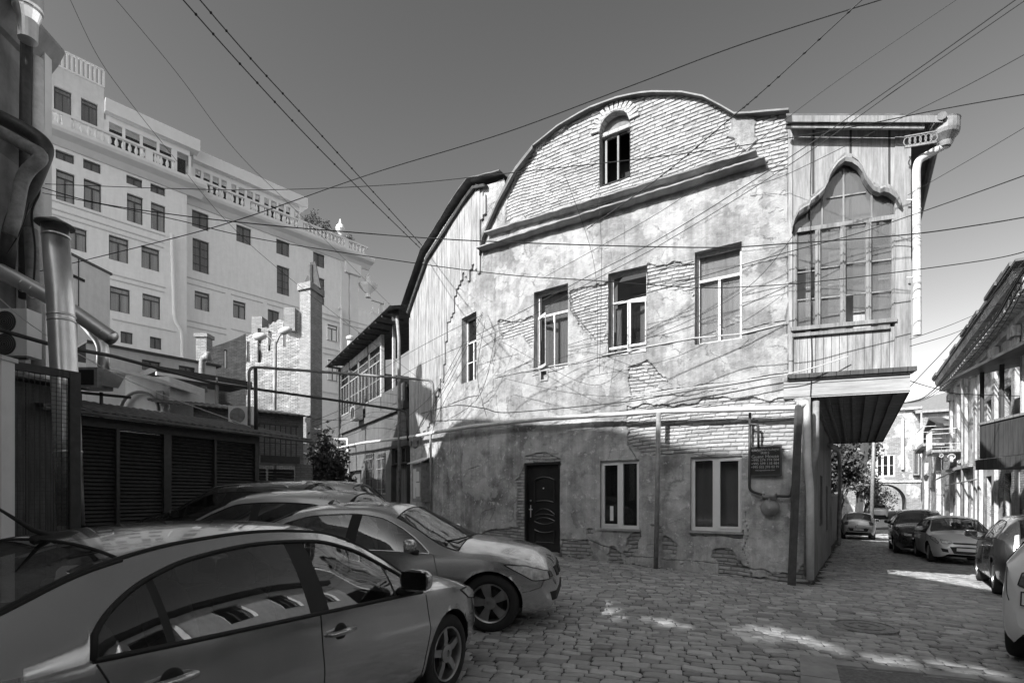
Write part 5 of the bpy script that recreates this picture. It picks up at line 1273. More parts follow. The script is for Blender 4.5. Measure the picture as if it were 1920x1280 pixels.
# small hatch seen from behind on the left kerb
r2 = thing('small_hatchback', 'small pale hatchback seen from behind beside the vine covered wall in the lane', 'car', (0, 0, 0), G)
c2 = Car(r2, hatch_sp(3.6, 1.62, 1.50, 2.40, .70), lightsil); rear_kit(c2, 1.0); plate(c2, 0, .56, 'TT-702-TM', w_=.46)
place_car(r2, 19.55, 30.2, (.52, .855))
# Prius-like liftback
r3 = thing('liftback_car', 'dark grey liftback at the right edge with tall clear tail lamp catching the sun', 'car', (0, 0, 0), G)
c3 = Car(r3, hatch_sp(4.45, 1.745, 1.49, 2.70, .86, zt=None) if False else hatch_sp(4.45, 1.745, 1.49, 2.70, .86), taup); rear_kit(c3); front_kit(c3)
hp = Vector((.59, .81)).normalized(); pr = Vector((hp.y, -hp.x))
c3o = Vector((9.45, 10.75)) + pr * .87; place_car(r3, c3o.x, c3o.y, hp)
c3.patch('rear', [(.60, 1.10), (.66, 1.08)], [(.62, .86), (.70, .86)], 'tail_light', MAT['lampw'], .012)
# white rear corner at the lower right edge
r4 = thing('white_estate_car', 'white car cut off by the right edge with dark bordered number plate on its tailgate', 'car', (0, 0, 0), G)
c4 = Car(r4, hatch_sp(4.1, 1.70, 1.50, 2.55, .80), white); hw = Vector((.80, .60)).normalized(); pw = Vector((hw.y, -hw.x)); rc = Vector((4.62, 5.12)) + pw * .80
c4o = rc + hw * (-c4.x0); place_car(r4, c4o.x, c4o.y, hw); rear_kit(c4)
plate(c4, .40, .70, 'WV-560', w_=.44)
# parked behind the grey saloon: pale car with roof rails and a dark people carrier, both facing left
r5 = thing('pale_estate_car', 'pale silver car facing left between the grey saloon and the dark car', 'car', (0, 0, 0), G)
c5 = Car(r5, hatch_sp(4.5, 1.78, 1.60, 2.68, .88, glass=MAT['car_glass_dark']), lightsil); front_kit(c5, 1.05)
place_car(r5, -4.15, 9.1, (-.985, .10))
r6 = thing('dark_people_carrier', 'dark car facing left with black windows just in front of the shutters', 'car', (0, 0, 0), G)
c6 = Car(r6, hatch_sp(4.5, 1.80, 1.70, 2.70, .88, glass=MAT['car_glass_dark']), black); front_kit(c6, 1.1)
place_car(r6, -5.7, 11.3, (-.985, .10))
for c_ in (c6,):
    for sd_ in (1, -1):
        mb = MB(); pts = [Vector((x, sd_ * (float(c_.ye(x)) - .03), float(c_.ze(x)) + .05)) for x in np.linspace(-1.35, .2, 20)]; pts = [pts[0] - Vector((.08, 0, .06))] + pts + [pts[-1] + Vector((.08, 0, -.06))]
        mb.tube(pts, .014, 6); obj('roof_rail', mb.V, mb.F, MAT['chrome'], c_.r, local=True, smooth=True, uv=False)
# behind the pale hatchback, under the arch, and beyond
r7 = dup(r6, 'dark car with roof rails half hidden behind the pale hatchback'); place_car(r7, 15.9, 20.9, (-.54, -.842))
r8 = dup(r2, 'farthest pale car standing beyond the archway'); place_car(r8, 38.6, 57, (.56, .83))
r9 = dup(r1, 'white car seen from behind just short of the archway'); place_car(r9, 36.0, 52.5, (.56, .83))
r10 = dup(r5, 'silver car with its tail showing between the shutters and the ivy', None); place_car(r10, -5.6, 13.9, (-.985, .1))
# ================================================================= THE BIG PALE HOTEL-LIKE BLOCK
def off_path(p, d):
    return Path([(p.x[0] + p.nx[0] * d, p.y[0] + p.ny[0] * d), (p.x[-1] + p.nx[-1] * d, p.y[-1] + p.ny[-1] * d)])
HX = Vector((.66, .7513)); h0 = Vector((-25, 34.))
def hpt(r): q = h0 + HX * r; return (q.x, q.y)
H2 = Path([hpt(1.), hpt(17.2)]); H1 = off_path(Path([hpt(-6.5), hpt(3.6)]), .7); H3 = off_path(Path([hpt(13.), hpt(21.)]), .15)
hotel = thing('apartment_block', 'tall cream apartment block with balustraded cornices and a glazed roof gallery', 'building', (-20, 40, 0))
W1 = [(80, 308, 88, 367), (104, 279, 139, 309), (156, 297, 189, 327), (237, 327, 267, 354), (282, 343, 310, 369), (105, 316, 140, 384), (157, 334, 190, 399), (238, 361, 268, 423), (283, 378, 310, 437), (123, 420, 163, 474), (204, 439, 241, 495), (265, 459, 299, 510), (206, 535, 244, 589), (267, 549, 301, 600), (226, 620, 249, 646), (281, 630, 303, 656), (108, 505, 150, 560), (110, 600, 150, 640)]
W2 = [(360, 392, 391, 434), (361, 445, 392, 515), (443, 420, 471, 461), (518, 447, 543, 483), (587, 471, 609, 504), (519, 496, 543, 556), (589, 517, 609, 573), (365, 544, 393, 585), (437, 562, 461, 600), (502, 579, 524, 612), (372, 626, 395, 655)]
W3 = [(614, 607, 633, 641), (661, 620, 680, 652), (615, 673, 634, 715)]
zc1 = off_path(H1, 1.).az(340, 326)[1]; zc2 = off_path(H2, 1.).az(668, 472)[1]; z3 = H3.az(690, 585)[1]
def hotel_part(P, Ws, ztop, a0, a1, mat, name):
    rects = [P.rect(*w_) for w_ in Ws]; rects = [(r[0], r[1], r[2], r[3]) for r in rects]
    ok = [r for r in rects]
    V, F, UV, _ = wall_mesh(P, a0, a1, -1, ztop, 2.0, [r + (.22,) for r in ok]); obj(name, V, F, mat, hotel, uvdata=UV)
    for r in ok:
        hgt = r[3] - r[2]; wd = r[1] - r[0]
        tall = hgt > 2.1; small = hgt < 1.25
        window(hotel, P, r, MAT['dark_frame'], MAT['glass_hotel'], .06, .13, 2, None if (tall or small) else .78, MAT['curtain'] if hgt < 2.1 and not small else MAT['curtain_dim'], mull=.07, bo=.02, rows=(.25, .5, .75) if tall else ((.5,) if wd > 1.3 and hgt > 1.5 and P is H2 else None))
hotel_part(H1, W1, zc1, -.3, H1.L, MAT['hotel'], 'wall'); hotel_part(H2, W2, zc2, 1.4, H2.L, MAT['hotel'], 'wall'); hotel_part(H3, W3, z3, 3.8, H3.L, MAT['hotel'], 'wall')
def side_close(P, depth, z0, z1, end=-1, mat=None, par=None, nm='end_wall'):
    a = P.L if end < 0 else 0; p = P.P(a, 0); n = P.nrm(a); q = p - n * depth; mb = MB(); f = [(p.x, p.y, z0), (q.x, q.y, z0), (q.x, q.y, z1), (p.x, p.y, z1)]
    mb.add(f, [(0, 1, 2, 3)]); return mb.build(nm, mat or MAT['hotel'], par or hotel)
side_close(H1, .9, -1, zc1); side_close(H2, 14, -1, zc2); side_close(H3, 12, -1, z3)
def cornice(P, a0, a1, z, par, d=1.0):
    mb = MB(); sweep(mb, P, [(a0, z), (a1, z)], [(-.75, -.05), (-.75, .12), (-.45, .45), (-.28, d * .9), (-.12, d), (.05, d), (.05, -.05)]); mb.build('cornice', MAT['trim'], par)
def balustrade(P, a0, a1, z, d, par, step=.34, hgt=.85):
    mb = MB(); slab(mb, P, a0, a1, z + hgt - .13, z + hgt, d - .16, d + .06); slab(mb, P, a0, a1, z, z + .12, d - .14, d + .04)
    a = a0 + .2; k = 0
    while a < a1 - .1:
        if k % 12 == 11: slab(mb, P, a - .2, a + .2, z + .12, z + hgt - .13, d - .15, d + .05)
        else: mb.lathe(P.P(a, z + .1, d - .05), [(.05, 0), (.045, .06), (.105, .22), (.10, .36), (.05, .5), (.045, .62), (.07, .74)], 7)
        a += step; k += 1
    mb.build('balustrade', MAT['trim'], par)
e1 = H1.az(357, 330)[0] - .5
cornice(H1, -.3, H1.L + .9, zc1, hotel); balustrade(H1, -.3, H1.az(322, 300)[0], zc1 + .05, .75, hotel)
cornice(H2, 2.2, H2.L + 1.2, zc2, hotel); balustrade(H2, 2.6, H2.L + .6, zc2 + .05, .8, hotel)
balustrade(H3, 5.6, H3.L, z3, .0, hotel, .6, 1.3)
# panel lines (string courses) and frames round the window bays
def line_px(P, pts, nm='string_course', h=.10, d=.05, par=None):
    mb = MB(); Q = [P.az(u, v) for u, v in pts]; zm = None
    for (a, z), (b, z2) in zip(Q[:-1], Q[1:]):
        if abs(b - a) > .5: slab(mb, P, min(a, b), max(a, b), (z + z2) / 2 - h / 2, (z + z2) / 2 + h / 2, .003, d)
        else: slab(mb, P, a - h / 2, a + h / 2, min(z, z2), max(z, z2), .003, d)
    mb.build(nm, MAT['hotel2'], par or hotel)
for pts in ([(82, 372), (310, 441)], [(82, 389), (306, 452)], [(82, 399), (306, 462)], [(206, 514), (310, 538)], [(206, 523), (308, 547)], [(210, 600), (330, 620)]): line_px(H1, pts, h=.07, d=.07)
for pts in ([(336, 516), (568, 578)], [(338, 527), (422, 549)], [(433, 552), (492, 567)], [(501, 570), (560, 585)], [(340, 598), (424, 616)], [(340, 609), (424, 627)], [(434, 617), (470, 624)]): line_px(H2, pts, h=.07, d=.07)
for pts in ([(604, 588), (690, 609)], [(604, 597), (690, 618)], [(605, 655), (700, 668)], [(605, 665), (700, 678)], [(605, 735), (640, 738)]): line_px(H3, pts, h=.07, d=.07)
# downpipes on the block
def dpipe(P, pts, r, par, mat='trim'): mb = MB(); mb.tube(bend([P.px(u, v, .16) for u, v in pts], .4), r, 10); mb.build('downpipe', MAT[mat], par)
dpipe(H1, [(321, 441), (326, 600), (340, 622), (342, 690)], .13, hotel); dpipe(H3, [(633, 578), (638, 582), (638, 780)], .12, hotel)
# end pilaster
mb = MB(); a0 = H2.az(655, 600)[0] ; slab(mb, H2, H2.L - 1.6, H2.L - .9, -1, zc2 - .8, .003, .12); slab(mb, H2, H2.L - .75, H2.L + .05, -1, zc2 - .8, .003, .16); slab(mb, H2, H2.L - 1.3, H2.L + .2, zc2 - 1.7, zc2 - .75, .1, .4); mb.build('pilaster', MAT['trim'], hotel)
# upper storey on the left wing
U1 = off_path(H1, -.3); zu = U1.az(190, 163)[1]; aU = U1.az(195, 200)[0]
WU = [(76, 152, 81, 197), (101, 160, 134, 218), (152, 183, 183, 238)]; rU = [U1.rect(*w_) for w_ in WU]; rU = [(r[0], r[1], max(r[2], zc1 + .1), r[3]) for r in rU]
V, F, UV, _ = wall_mesh(U1, -.6, aU, zc1, zu, 2., [r + (.2,) for r in rU]); obj('upper_wall', V, F, MAT['hotel2'], hotel, uvdata=UV)
for r in rU: window(hotel, U1, r, MAT['dark_frame'], MAT['glass_hotel'], .07, .1, 2, .8, MAT['curtain_dim'])
p = U1.P(aU, 0); q = p - U1.nrm(0) * 8; mb = MB(); mb.add([(p.x, p.y, zc1), (q.x, q.y, zc1), (q.x, q.y, zu), (p.x, p.y, zu)], [(0, 1, 2, 3)]); mb.build('end_wall', MAT['hotel'], hotel)
mb = MB(); a = -.6
while a < aU: slab(mb, U1, a, a + .10, zu + .1, zu + 1.1, -.12, -.06); a += .22
slab(mb, U1, -.6, aU, zu + 1.1, zu + 1.18, -.14, -.04); slab(mb, U1, -.6, aU, zu, zu + .1, -.14, .05); mb.build('roof_railing', MAT['white_frame'], hotel)
mb = MB(); aa = U1.az(132, 110)[0]; slab(mb, U1, -.6, aa, zu + .1, U1.az(125, 100)[1], -2.4, -2.2); mb.build('roof_screen', MAT['pipe_grey'], hotel)
def gallery(P, d, a0, a1, z0, zt, segs, roof_o=.9, par=hotel):
    G_ = off_path(P, d); mb = MB(); slab(mb, G_, a0, a1, z0, z0 + .5, -.15, 0); slab(mb, G_, a0, a1, zt - .35, zt, -.15, 0)
    n = segs; wd = (a1 - a0) / n
    for i in range(n + 1): a = a0 + wd * i; slab(mb, G_, a - (.16 if i % 4 == 0 else .07), a + (.16 if i % 4 == 0 else .07), z0 + .5, zt - .35, -.15, .02)
    mb.build('gallery_frame', MAT['trim'], par)
    g = MB(); slab(g, G_, a0, a1, z0 + .5, zt - .35, -.12, -.10); g.build('gallery_glazing', MAT['glass_hotel'], par)
    c = MB(); slab(c, G_, a0, a1, z0 + .3, zt - .3, -.9, -.85); c.build('interior', MAT['black'], par)
    r = MB(); slab(r, G_, a0 - .1, a1 + .5, zt, zt + .8, -3.5, roof_o); r.build('gallery_roof', MAT['trim'], par)
gallery(H1, -.35, aU + .1, H1.L + .3, zc1 + .05, off_path(H1, .1).az(310, 256)[1], 5, .45)
gallery(H2, -.35, 3.3, H2.az(552, 420)[0] + .6, zc2 + .05, off_path(H2, .1).az(500, 357)[1], 13, .45)
# statue / finial and pot plants on the terrace
mb = MB(); mb.lathe(H2.P(H2.az(632, 430)[0], zc2 + 1, .5), [(.25, 0), (.2, .2), (.32, .4), (.4, .65), (.32, .9), (.12, 1.1), (.08, 1.35), (.03, 1.5)], 12); mb.build('finial', MAT['trim'], hotel)
mb = MB(); cc = H3.P(H3.az(690, 580)[0], z3 + 1.3, 0); mb.lathe(cc, [(.25, 0), (.2, .3), (.75, .9), (.85, 1.1), (.3, 1.2), (.2, 1.6), (.28, 1.8), (.05, 2.1)], 12); slab(mb, H3, H3.L - 1.1, H3.L + .2, z3 - 2.5, z3 + 1.35, -.6, .12); mb.build('urn', MAT['trim'], hotel)
def leaves(name, c, rad, n, size, mat, parent=None, seed=1, label=None, cat=None, clumps=14, smooth=False, kind=None, shape=None, group=None):
    r = np.random.default_rng(seed); c = np.array(c, float); rad = np.array(rad, float)
    cl = r.normal(0, .48, (clumps, 3)); cl = cl / np.maximum(1, np.linalg.norm(cl, axis=1))[:, None]
    k = r.integers(0, clumps, n); pos = c + (cl[k] + r.normal(0, .20, (n, 3))) * rad
    d = r.normal(0, 1, (n, 3)); d /= np.linalg.norm(d, axis=1)[:, None]; e = np.cross(d, r.normal(0, 1, (n, 3))); e /= np.linalg.norm(e, axis=1)[:, None]
    s = size * r.uniform(.6, 1.3, (n, 1))
    V = np.stack([pos - d * s, pos - e * s * .45, pos + d * s, pos + e * s * .45], 1).reshape(-1, 3); F = np.arange(4 * n).reshape(n, 4)
    o = obj(name, V, F, mat, parent, uv=False)
    return o
def M_leaf(name, g):
    q = NM(name, .55); oi = q.n('ShaderNodeNewGeometry').outputs['Random Per Island']; q.color(q.ramp(oi, [(0, g * .5), (.6, g), (1, g * 1.7)]))
    q.b.inputs['Transmission Weight'].default_value = 0; return q.m
MAT['leaf'] = M_leaf('foliage', .07); MAT['leaf_l'] = M_leaf('light_foliage', .16); MAT['bark'] = M_simple('bark', .07, .9, 0, .3, 8, .01)
def plant(name, label, cat, base, c, rad, n, size, seed, mat='leaf', group=None, trunk=.08, clumps=14):
    t = thing(name, label, cat, base, group); b = Vector(base); cc = Vector(c); mb = MB(); r = random.Random(seed)
    mb.tube([b, b + (cc - b) * .5 + Vector((r.uniform(-.1, .1), 0, 0)), cc], trunk, 7, radii=[trunk, trunk * .7, trunk * .4])
    for i in range(6):
        e = cc + Vector((r.uniform(-.7, .7) * rad[0], r.uniform(-.6, .6) * rad[1], r.uniform(-.3, .7) * rad[2])); m0 = b + (cc - b) * r.uniform(.4, .95); mb.tube([m0, (m0 + e) / 2 + Vector((0, 0, .05)), e], trunk * .35, 5, radii=[trunk * .45, trunk * .3, trunk * .12])
    mb.build('trunk', MAT['bark'], t, smooth=True, uv=False); leaves('crown', c, rad, n, size, MAT[mat], t, seed, clumps=clumps); return t
for i, (u, v, nm) in enumerate(((583, 413, 'leftmost and bushiest shrub'), (608, 425, 'small sparse shrub in the middle'), (652, 446, 'sparse shrub at the right end'))):
    a, _ = H2.az(u, v); P_ = H2.P(a, zc2 + .1, .2); plant('roof_shrub', nm + ' on the balustraded terrace of the cream block', 'shrub', P_, P_ + Vector((0, 0, 1.5 - .2 * i)), (.9 - .15 * i, .6, .8 - .1 * i), 420 - 120 * i, .09, 40 + i, group='shrubs on the roof terrace', trunk=.04, clumps=8)
# ================================================================= ANNEX, LOW BUILDINGS, GARAGES
AN = Path([tuple(px(118, 700, 25.5).xy), tuple(px(206, 700, 28.2).xy)])
ann = thing('service_block', 'plain grey windowless block with a slit vent standing before the cream building', 'building', (-20, 27, 0))
za = AN.az(160, 492)[1]; V, F, UV, _ = wall_mesh(AN, -3, AN.L, -1, za, 3, [AN.rect(98, 560, 145, 650) + (.3,)]); obj('wall', V, F, MAT['hotel2'], ann, uvdata=UV)
side_close(AN, 3, -1, za, par=ann); mb = MB(); slab(mb, AN, -3, AN.L + .1, za, za + .12, -3, .06); mb.build('coping', MAT['dark_metal'], ann)
r = AN.rect(134, 516, 159, 528); mb = MB(); slab(mb, AN, r[0], r[1], r[2], r[3], .003, .05); mb.build('vent', MAT['white_frame'], ann); mb = MB(); slab(mb, AN, r[0] + .05, r[1] - .05, (r[2] + r[3]) / 2 - .07, (r[2] + r[3]) / 2 + .07, .052, .06); mb.build('vent_slit', MAT['black'], ann)
mb = MB(); a_ = AN.az(147, 500)[0]; slab(mb, AN, a_ - .02, a_ + .02, r[3], za, .003, .03); slab(mb, AN, a_ - .02, a_ + .02, r[2] - 2., r[2], .003, .03); mb.build('joint', MAT['dark_metal'], ann)
r = AN.rect(98, 560, 145, 650); mb = MB(); slab(mb, AN, r[0], r[1], r[2], r[3], -.4, -.3); mb.build('dark_opening', MAT['black'], ann)
# low pale building behind the shutters
LB = Path([tuple(px(190, 700, 21.5).xy), tuple(px(405, 700, 25.).xy)])
lb = thing('low_building', 'low pale building with small windows and a dark flat canopy behind the shuttered sheds', 'building', (-14, 23, 0)); zl = LB.az(300, 668)[1]
rl = [LB.rect(266, 673, 301, 698), LB.rect(335, 684, 366, 710)]
V, F, UV, _ = wall_mesh(LB, -.5, LB.L, -1, zl, 3, [q + (.2,) for q in rl]); obj('wall', V, F, MAT['hotel2'], lb, uvdata=UV)
for q in rl: window(lb, LB, q, MAT['dark_frame'], MAT['glass_hotel'], .05, .1, 2, None, MAT['curtain_dim'])
mb = MB(); slab(mb, LB, -.5, LB.L + .2, zl, zl + .1, -4, .12); mb.build('roof', MAT['dark_metal'], lb)
zk = LB.az(300, 712)[1]; mb = MB(); slab(mb, LB, 1.2, LB.L + .6, zk - .1, zk + .12, .1, 2.2); mb.build('canopy', MAT['dark_metal'], lb); mb = MB(); slab(mb, LB, 1.2, LB.L + .6, zk - .24, zk - .12, 2.1, 2.24); mb.build('canopy_edge', MAT['white_frame'], lb)
side_close(LB, 4, -1, zl, par=lb, mat=MAT['plaster_grey'])
mb = MB(); mb.beam(LB.px(365, 720, 2.2), LB.px(365, 800, 2.2), .1, .1); mb.build('canopy_post', MAT['dark_metal'], lb)
# brick ruin with tall chimney stack
RU = Path([tuple(px(461, 700, 28.6).xy), tuple(px(588, 700, 29.4).xy)]); RS = Path([tuple(px(392, 700, 27.9).xy), tuple(px(461, 700, 28.6).xy)])
ru = thing('brick_ruin', 'roofless sunlit brick wall with slit openings, stepped top and tall chimney stack', 'ruin', (-13, 29, 0))
tp = sorted([RU.az(u, v) for u, v in [(455, 628), (462, 624), (478, 618), (500, 615), (520, 604), (540, 596), (560, 586), (578, 580), (592, 576)]])
sl = [RU.rect(483, 615, 489, 680), RU.rect(503, 620, 507, 658), RU.rect(531, 607, 536, 650), RU.rect(463, 640, 468, 678)]
V, F, UV, _ = wall_mesh(RU, 0, RU.L, -1, 12.5, .16, [q + (.3,) for q in sl], top=lambda A: np.interp(A, [t[0] for t in tp], [t[1] for t in tp]) + np.round(fbm(A, A * 0, .5, 4) * 9) * .10 - .45, height=lambda A, Z: (fbm(A, Z, .5, 3) - .5) * .12)
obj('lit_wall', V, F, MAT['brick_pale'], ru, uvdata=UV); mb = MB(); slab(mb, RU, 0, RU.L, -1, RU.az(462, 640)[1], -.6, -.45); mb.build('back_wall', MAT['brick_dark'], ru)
tp2 = sorted([RS.az(u, v) for u, v in [(390, 652), (420, 643), (445, 633), (462, 624)]])
V, F, UV, _ = wall_mesh(RS, 0, RS.L, -1, 12, .2, [RS.rect(420, 655, 424, 690) + (.3,)], top=lambda A: np.interp(A, [t[0] for t in tp2], [t[1] for t in tp2]), height=lambda A, Z: (fbm(A, Z, .2, 3) - .5) * .03)
MAT['brick_shade'] = M_brick('shade_toned_brick', .13, .08, .05)  # brick darkened in colour to stand for shade; this wall faces the sun
obj('shaded_wall', V, F, MAT['brick_shade'], ru, uvdata=UV)
MAT['stack_brick'] = M_brick('stack_brick', .34, .24, .2)
sA = px(562, 700, 29.2); sB = px(582, 700, 28.9); sC = px(604, 700, 30.1)
def quadtower(mb, p, q, r_, z0, z1):
    s_ = p + (r_ - q); P4 = [p, q, r_, s_]; mb.add([Vector((v.x, v.y, z)) for z in (z0, z1) for v in P4], [(0, 1, 5, 4), (1, 2, 6, 5), (2, 3, 7, 6), (3, 0, 4, 7), (4, 5, 6, 7)])
mb = MB(); ztk = HC + (930 - 534) / 1000 * 29; quadtower(mb, sA, sB, sC, -1, ztk); mb.build('chimney_stack', MAT['stack_brick'], ru)
mb = MB(); c_ = (sA + sC) / 2; e_ = Vector((.12, .05, 0)); quadtower(mb, sA - e_, sB + Vector((.05, -.15, 0)), sC + e_, ztk - .25, ztk + .12); mb.build('chimney_cap', MAT['stack_brick'], ru)
mb = MB(); t0 = Vector((c_.x, c_.y, ztk)); mb.tube([t0 + Vector((0, 0, 0)), t0 + Vector((.0, 0, 1.35))], .14, 8); mb.beam(t0 + Vector((-.38, 0, 0)), t0 + Vector((-.05, 0, .7)), .1, .3); mb.beam(t0 + Vector((.42, 0, 0)), t0 + Vector((.1, 0, 1.5)), .12, .3); mb.build('chimney_pot', MAT['bark'], ru)
rw = Path([tuple(sB.xy), tuple((sB + Vector((1.9, 1.2, 0))).xy)])
if 0: V, F, UV, _ = wall_mesh(rw, 0, rw.L, -1, HC + (930 - 575) / 1000 * 29, .3, top=lambda A: (HC + (930 - 572) / 1000 * 29) - A * .5 + fbm(A, A, .3) * .2, height=lambda A, Z: (fbm(A, Z, .5, 3) - .5) * .1); pass
for (u, v, w_) in ((488, 606, .28), (548, 590, .3)):
    mb = MB(); p = px(u, v, 29.3); mb.box(p.x - w_, p.x + w_, p.y - .4, p.y + .4, p.z - 1., p.z + .25); mb.build('pier', MAT['stack_brick'], ru)
# small brick chimney at left, round metal cowl
ch = thing('small_chimney', 'short square dark brick chimney on the ridge left of the ruin', 'chimney', px(383, 660, 25.5)); mb = MB(); p = px(383, 660, 25.5); mb.box(p.x - .25, p.x + .25, p.y - .25, p.y + .25, p.z - 1.2, p.z + .65); mb.build('shaft', MAT['stack_brick'], ch); mb = MB(); mb.box(p.x - .32, p.x + .32, p.y - .32, p.y + .32, p.z + .65, p.z + .82); mb.build('cap', MAT['stack_brick'], ch)
cw = thing('vent_cowl', 'curled shiny metal vent pipe beside the low pale building roof', 'vent pipe', px(383, 700, 24.)); mb = MB(); mb.tube(bend([px(383, 735, 24), px(378, 700, 24), px(380, 672, 24), px(390, 668, 23.8)], .3), .14, 10); mb.lathe(px(388, 668, 23.8), [(.05, -.1), (.2, 0), (.2, .15), (.05, .2)], 10, ax=(1, 0, .2)); mb.build('pipe', MAT['pipe_grey'], cw, smooth=True)
# garages with louvred shutters
GA = Path([tuple(px(150, 700, 10.3).xy), tuple(px(483, 700, 14.1).xy)])
ga = thing('shuttered_shed', 'row of four black louvred shutters under a corrugated lean-to roof', 'garage', (-8, 12, 0))
zr = GA.az(300, 792)[1]; g0_ = gz(-8, 12) - .2
sh = [(146, 216), (222, 305), (319, 400), (404, 476)]
mb = MB(); slab(mb, GA, -.6, GA.L, zr - .25, zr - .05, -.1, .06); edges = [GA.az(u, 900)[0] for s_ in sh for u in s_]
pe = [(-.6, edges[0])] + [(edges[i], edges[i + 1]) for i in (1, 3, 5)] + [(edges[7], GA.L)]
for (p, q) in pe:
    if q > p: slab(mb, GA, p, q, g0_, zr - .25, -.1, .05)
mb.build('frame', MAT['dark_metal'], ga)
for (u0, u1) in sh:
    a0, a1 = GA.az(u0, 900)[0], GA.az(u1, 900)[0]; mb = MB(); z = g0_ + .1
    while z < zr - .26:
        V4 = [GA.P(a0, z, -.05), GA.P(a1, z, -.05), GA.P(a1, z + .022, -.005), GA.P(a0, z + .022, -.005), GA.P(a1, z + .075, -.05), GA.P(a0, z + .075, -.05)]; mb.add(V4, [(0, 1, 2, 3), (3, 2, 4, 5)]); z += .078 + random.uniform(-.003, .003)
    mb.build('shutter', MAT['dark_metal'], ga)
def corrugated(P, a0, a1, o_low, z_low, o_hi, z_hi, name, mat, par, amp=.03, wl=.18, tiles=True):
    n = int((a1 - a0) / wl * 6); V = []; F = []; m = 8
    for i in range(n + 1):
        a = a0 + (a1 - a0) * i / n
        for j in range(m + 1):
            t = j / m; st = math.floor(t * 4) * -.0; V.append(P.P(a, z_low + (z_hi - z_low) * t + amp * abs(math.sin(math.pi * (a - a0) / wl)) + (.02 if tiles and j % 2 == 0 else 0) + random.uniform(-.004, .004), o_low + (o_hi - o_low) * t))
    for i in range(n):
        for j in range(m): k = i * (m + 1) + j; F.append((k, k + m + 1, k + m + 2, k + 1))
    b = len(V); V += [v - Vector((0, 0, .03)) for v in V]; F += [tuple(b + i for i in f[::-1]) for f in F]
    for i in range(n): k = i * (m + 1); F.append((k, k + b, k + b + m + 1, k + m + 1))
    return obj(name, V, F, mat, par)
corrugated(GA, -.8, GA.L + 1.5, .45, zr - .02, -2.2, zr + .55, 'roof', MAT['roof_metal'], ga)
mb = MB(); mb.tube([GA.P(a, zr - .06, .45) for a in np.linspace(-.8, GA.L + 1.5, 12)], .04, 8); mb.build('gutter', MAT['roof_metal'], ga)
mb = MB(); slab(mb, GA, -.6, GA.L, g0_, zr, -3, -2.9); mb.build('rear_wall', MAT['black'], ga); side_close(GA, 3, g0_, zr, par=ga, mat=MAT['dark_metal'])
# second pair of shutters farther back with a terrace and brick wall
GB = Path([tuple(px(484, 800, 16.5).xy), tuple(px(586, 800, 17.6).xy)])
gb = thing('terrace_building', 'low brick outbuilding with dark louvred shutters and railed terrace left of the ivy', 'building', (-8, 17, 0)); zt_ = GB.az(520, 868)[1]; g1_ = gz(-8, 17) - .3
zb2 = GB.az(540, 782)[1]
MAT['brick_mid'] = M_brick('mid_brick', .30, .22, .18)
V, F, UV, _ = wall_mesh(GB, GB.az(553, 800)[0], GB.L, g1_, zt_, .5); obj('brick_pier', V, F, MAT['brick_mid'], gb, uvdata=UV)
mb = MB(); slab(mb, GB, 0, GB.L - .5, zt_, zt_ + .22, -.2, .25); mb.build('terrace_slab', MAT['dark_metal'], gb)
GBb = off_path(GB, -1.4); V, F, UV, _ = wall_mesh(GBb, -1.5, GB.L + .2, zt_, zb2 + .3, .4, height=lambda A, Z: (fbm(A, Z, .5, 3) - .5) * .05); obj('brick_wall', V, F, MAT['brick_mid'], gb, uvdata=UV)
for (u0, u1) in ((486, 499), (503, 552)):
    a0, a1 = GB.az(u0, 900)[0], GB.az(u1, 900)[0]; mb = MB(); z = g1_
    while z < zt_ - .2: mb.add([GB.P(a0, z, -.05), GB.P(a1, z, -.05), GB.P(a1, z + .03, .01), GB.P(a0, z + .03, .01), GB.P(a1, z + .09, -.05), GB.P(a0, z + .09, -.05)], [(0, 1, 2, 3), (3, 2, 4, 5)]); z += .1
    mb.build('shutter', MAT['dark_metal'], gb)
mb = MB(); a = .0
while a < GB.L - .5: mb.beam(GB.P(a, zt_ + .22, .1), GB.P(a, zt_ + 1.2, .1), .025, .025); a += .16
slab(mb, GB, 0, GB.L - .5, zt_ + 1.17, zt_ + 1.22, .07, .13); slab(mb, GB, 0, GB.L - .5, zt_ + .6, zt_ + .63, .08, .12); mb.build('railing', MAT['dark_metal'], gb)
corrugated(GBb, -2.5, GB.L + .3, .5, zb2 + .2, -2.5, zb2 + .75, 'roof', MAT['roof_metal'], gb)
p = px(455, 780, 16.); t = thing('wall_air_conditioner', 'small white air conditioner box above the corrugated roof by the pale pipes', 'air conditioner', p); mb = MB(); mb.box(p.x - .35, p.x + .35, p.y - .15, p.y + .15, p.z - .28, p.z + .28); mb.build('casing', MAT['white_frame'], t); mb = MB(); mb.lathe(p + Vector((-.08, -.15, 0)), [(.23, 0), (.23, .012), (.20, .015), (.05, .015)], 20, ax=(0, -1, 0)); mb.build('fan_grille', MAT['pipe_grey'], t)
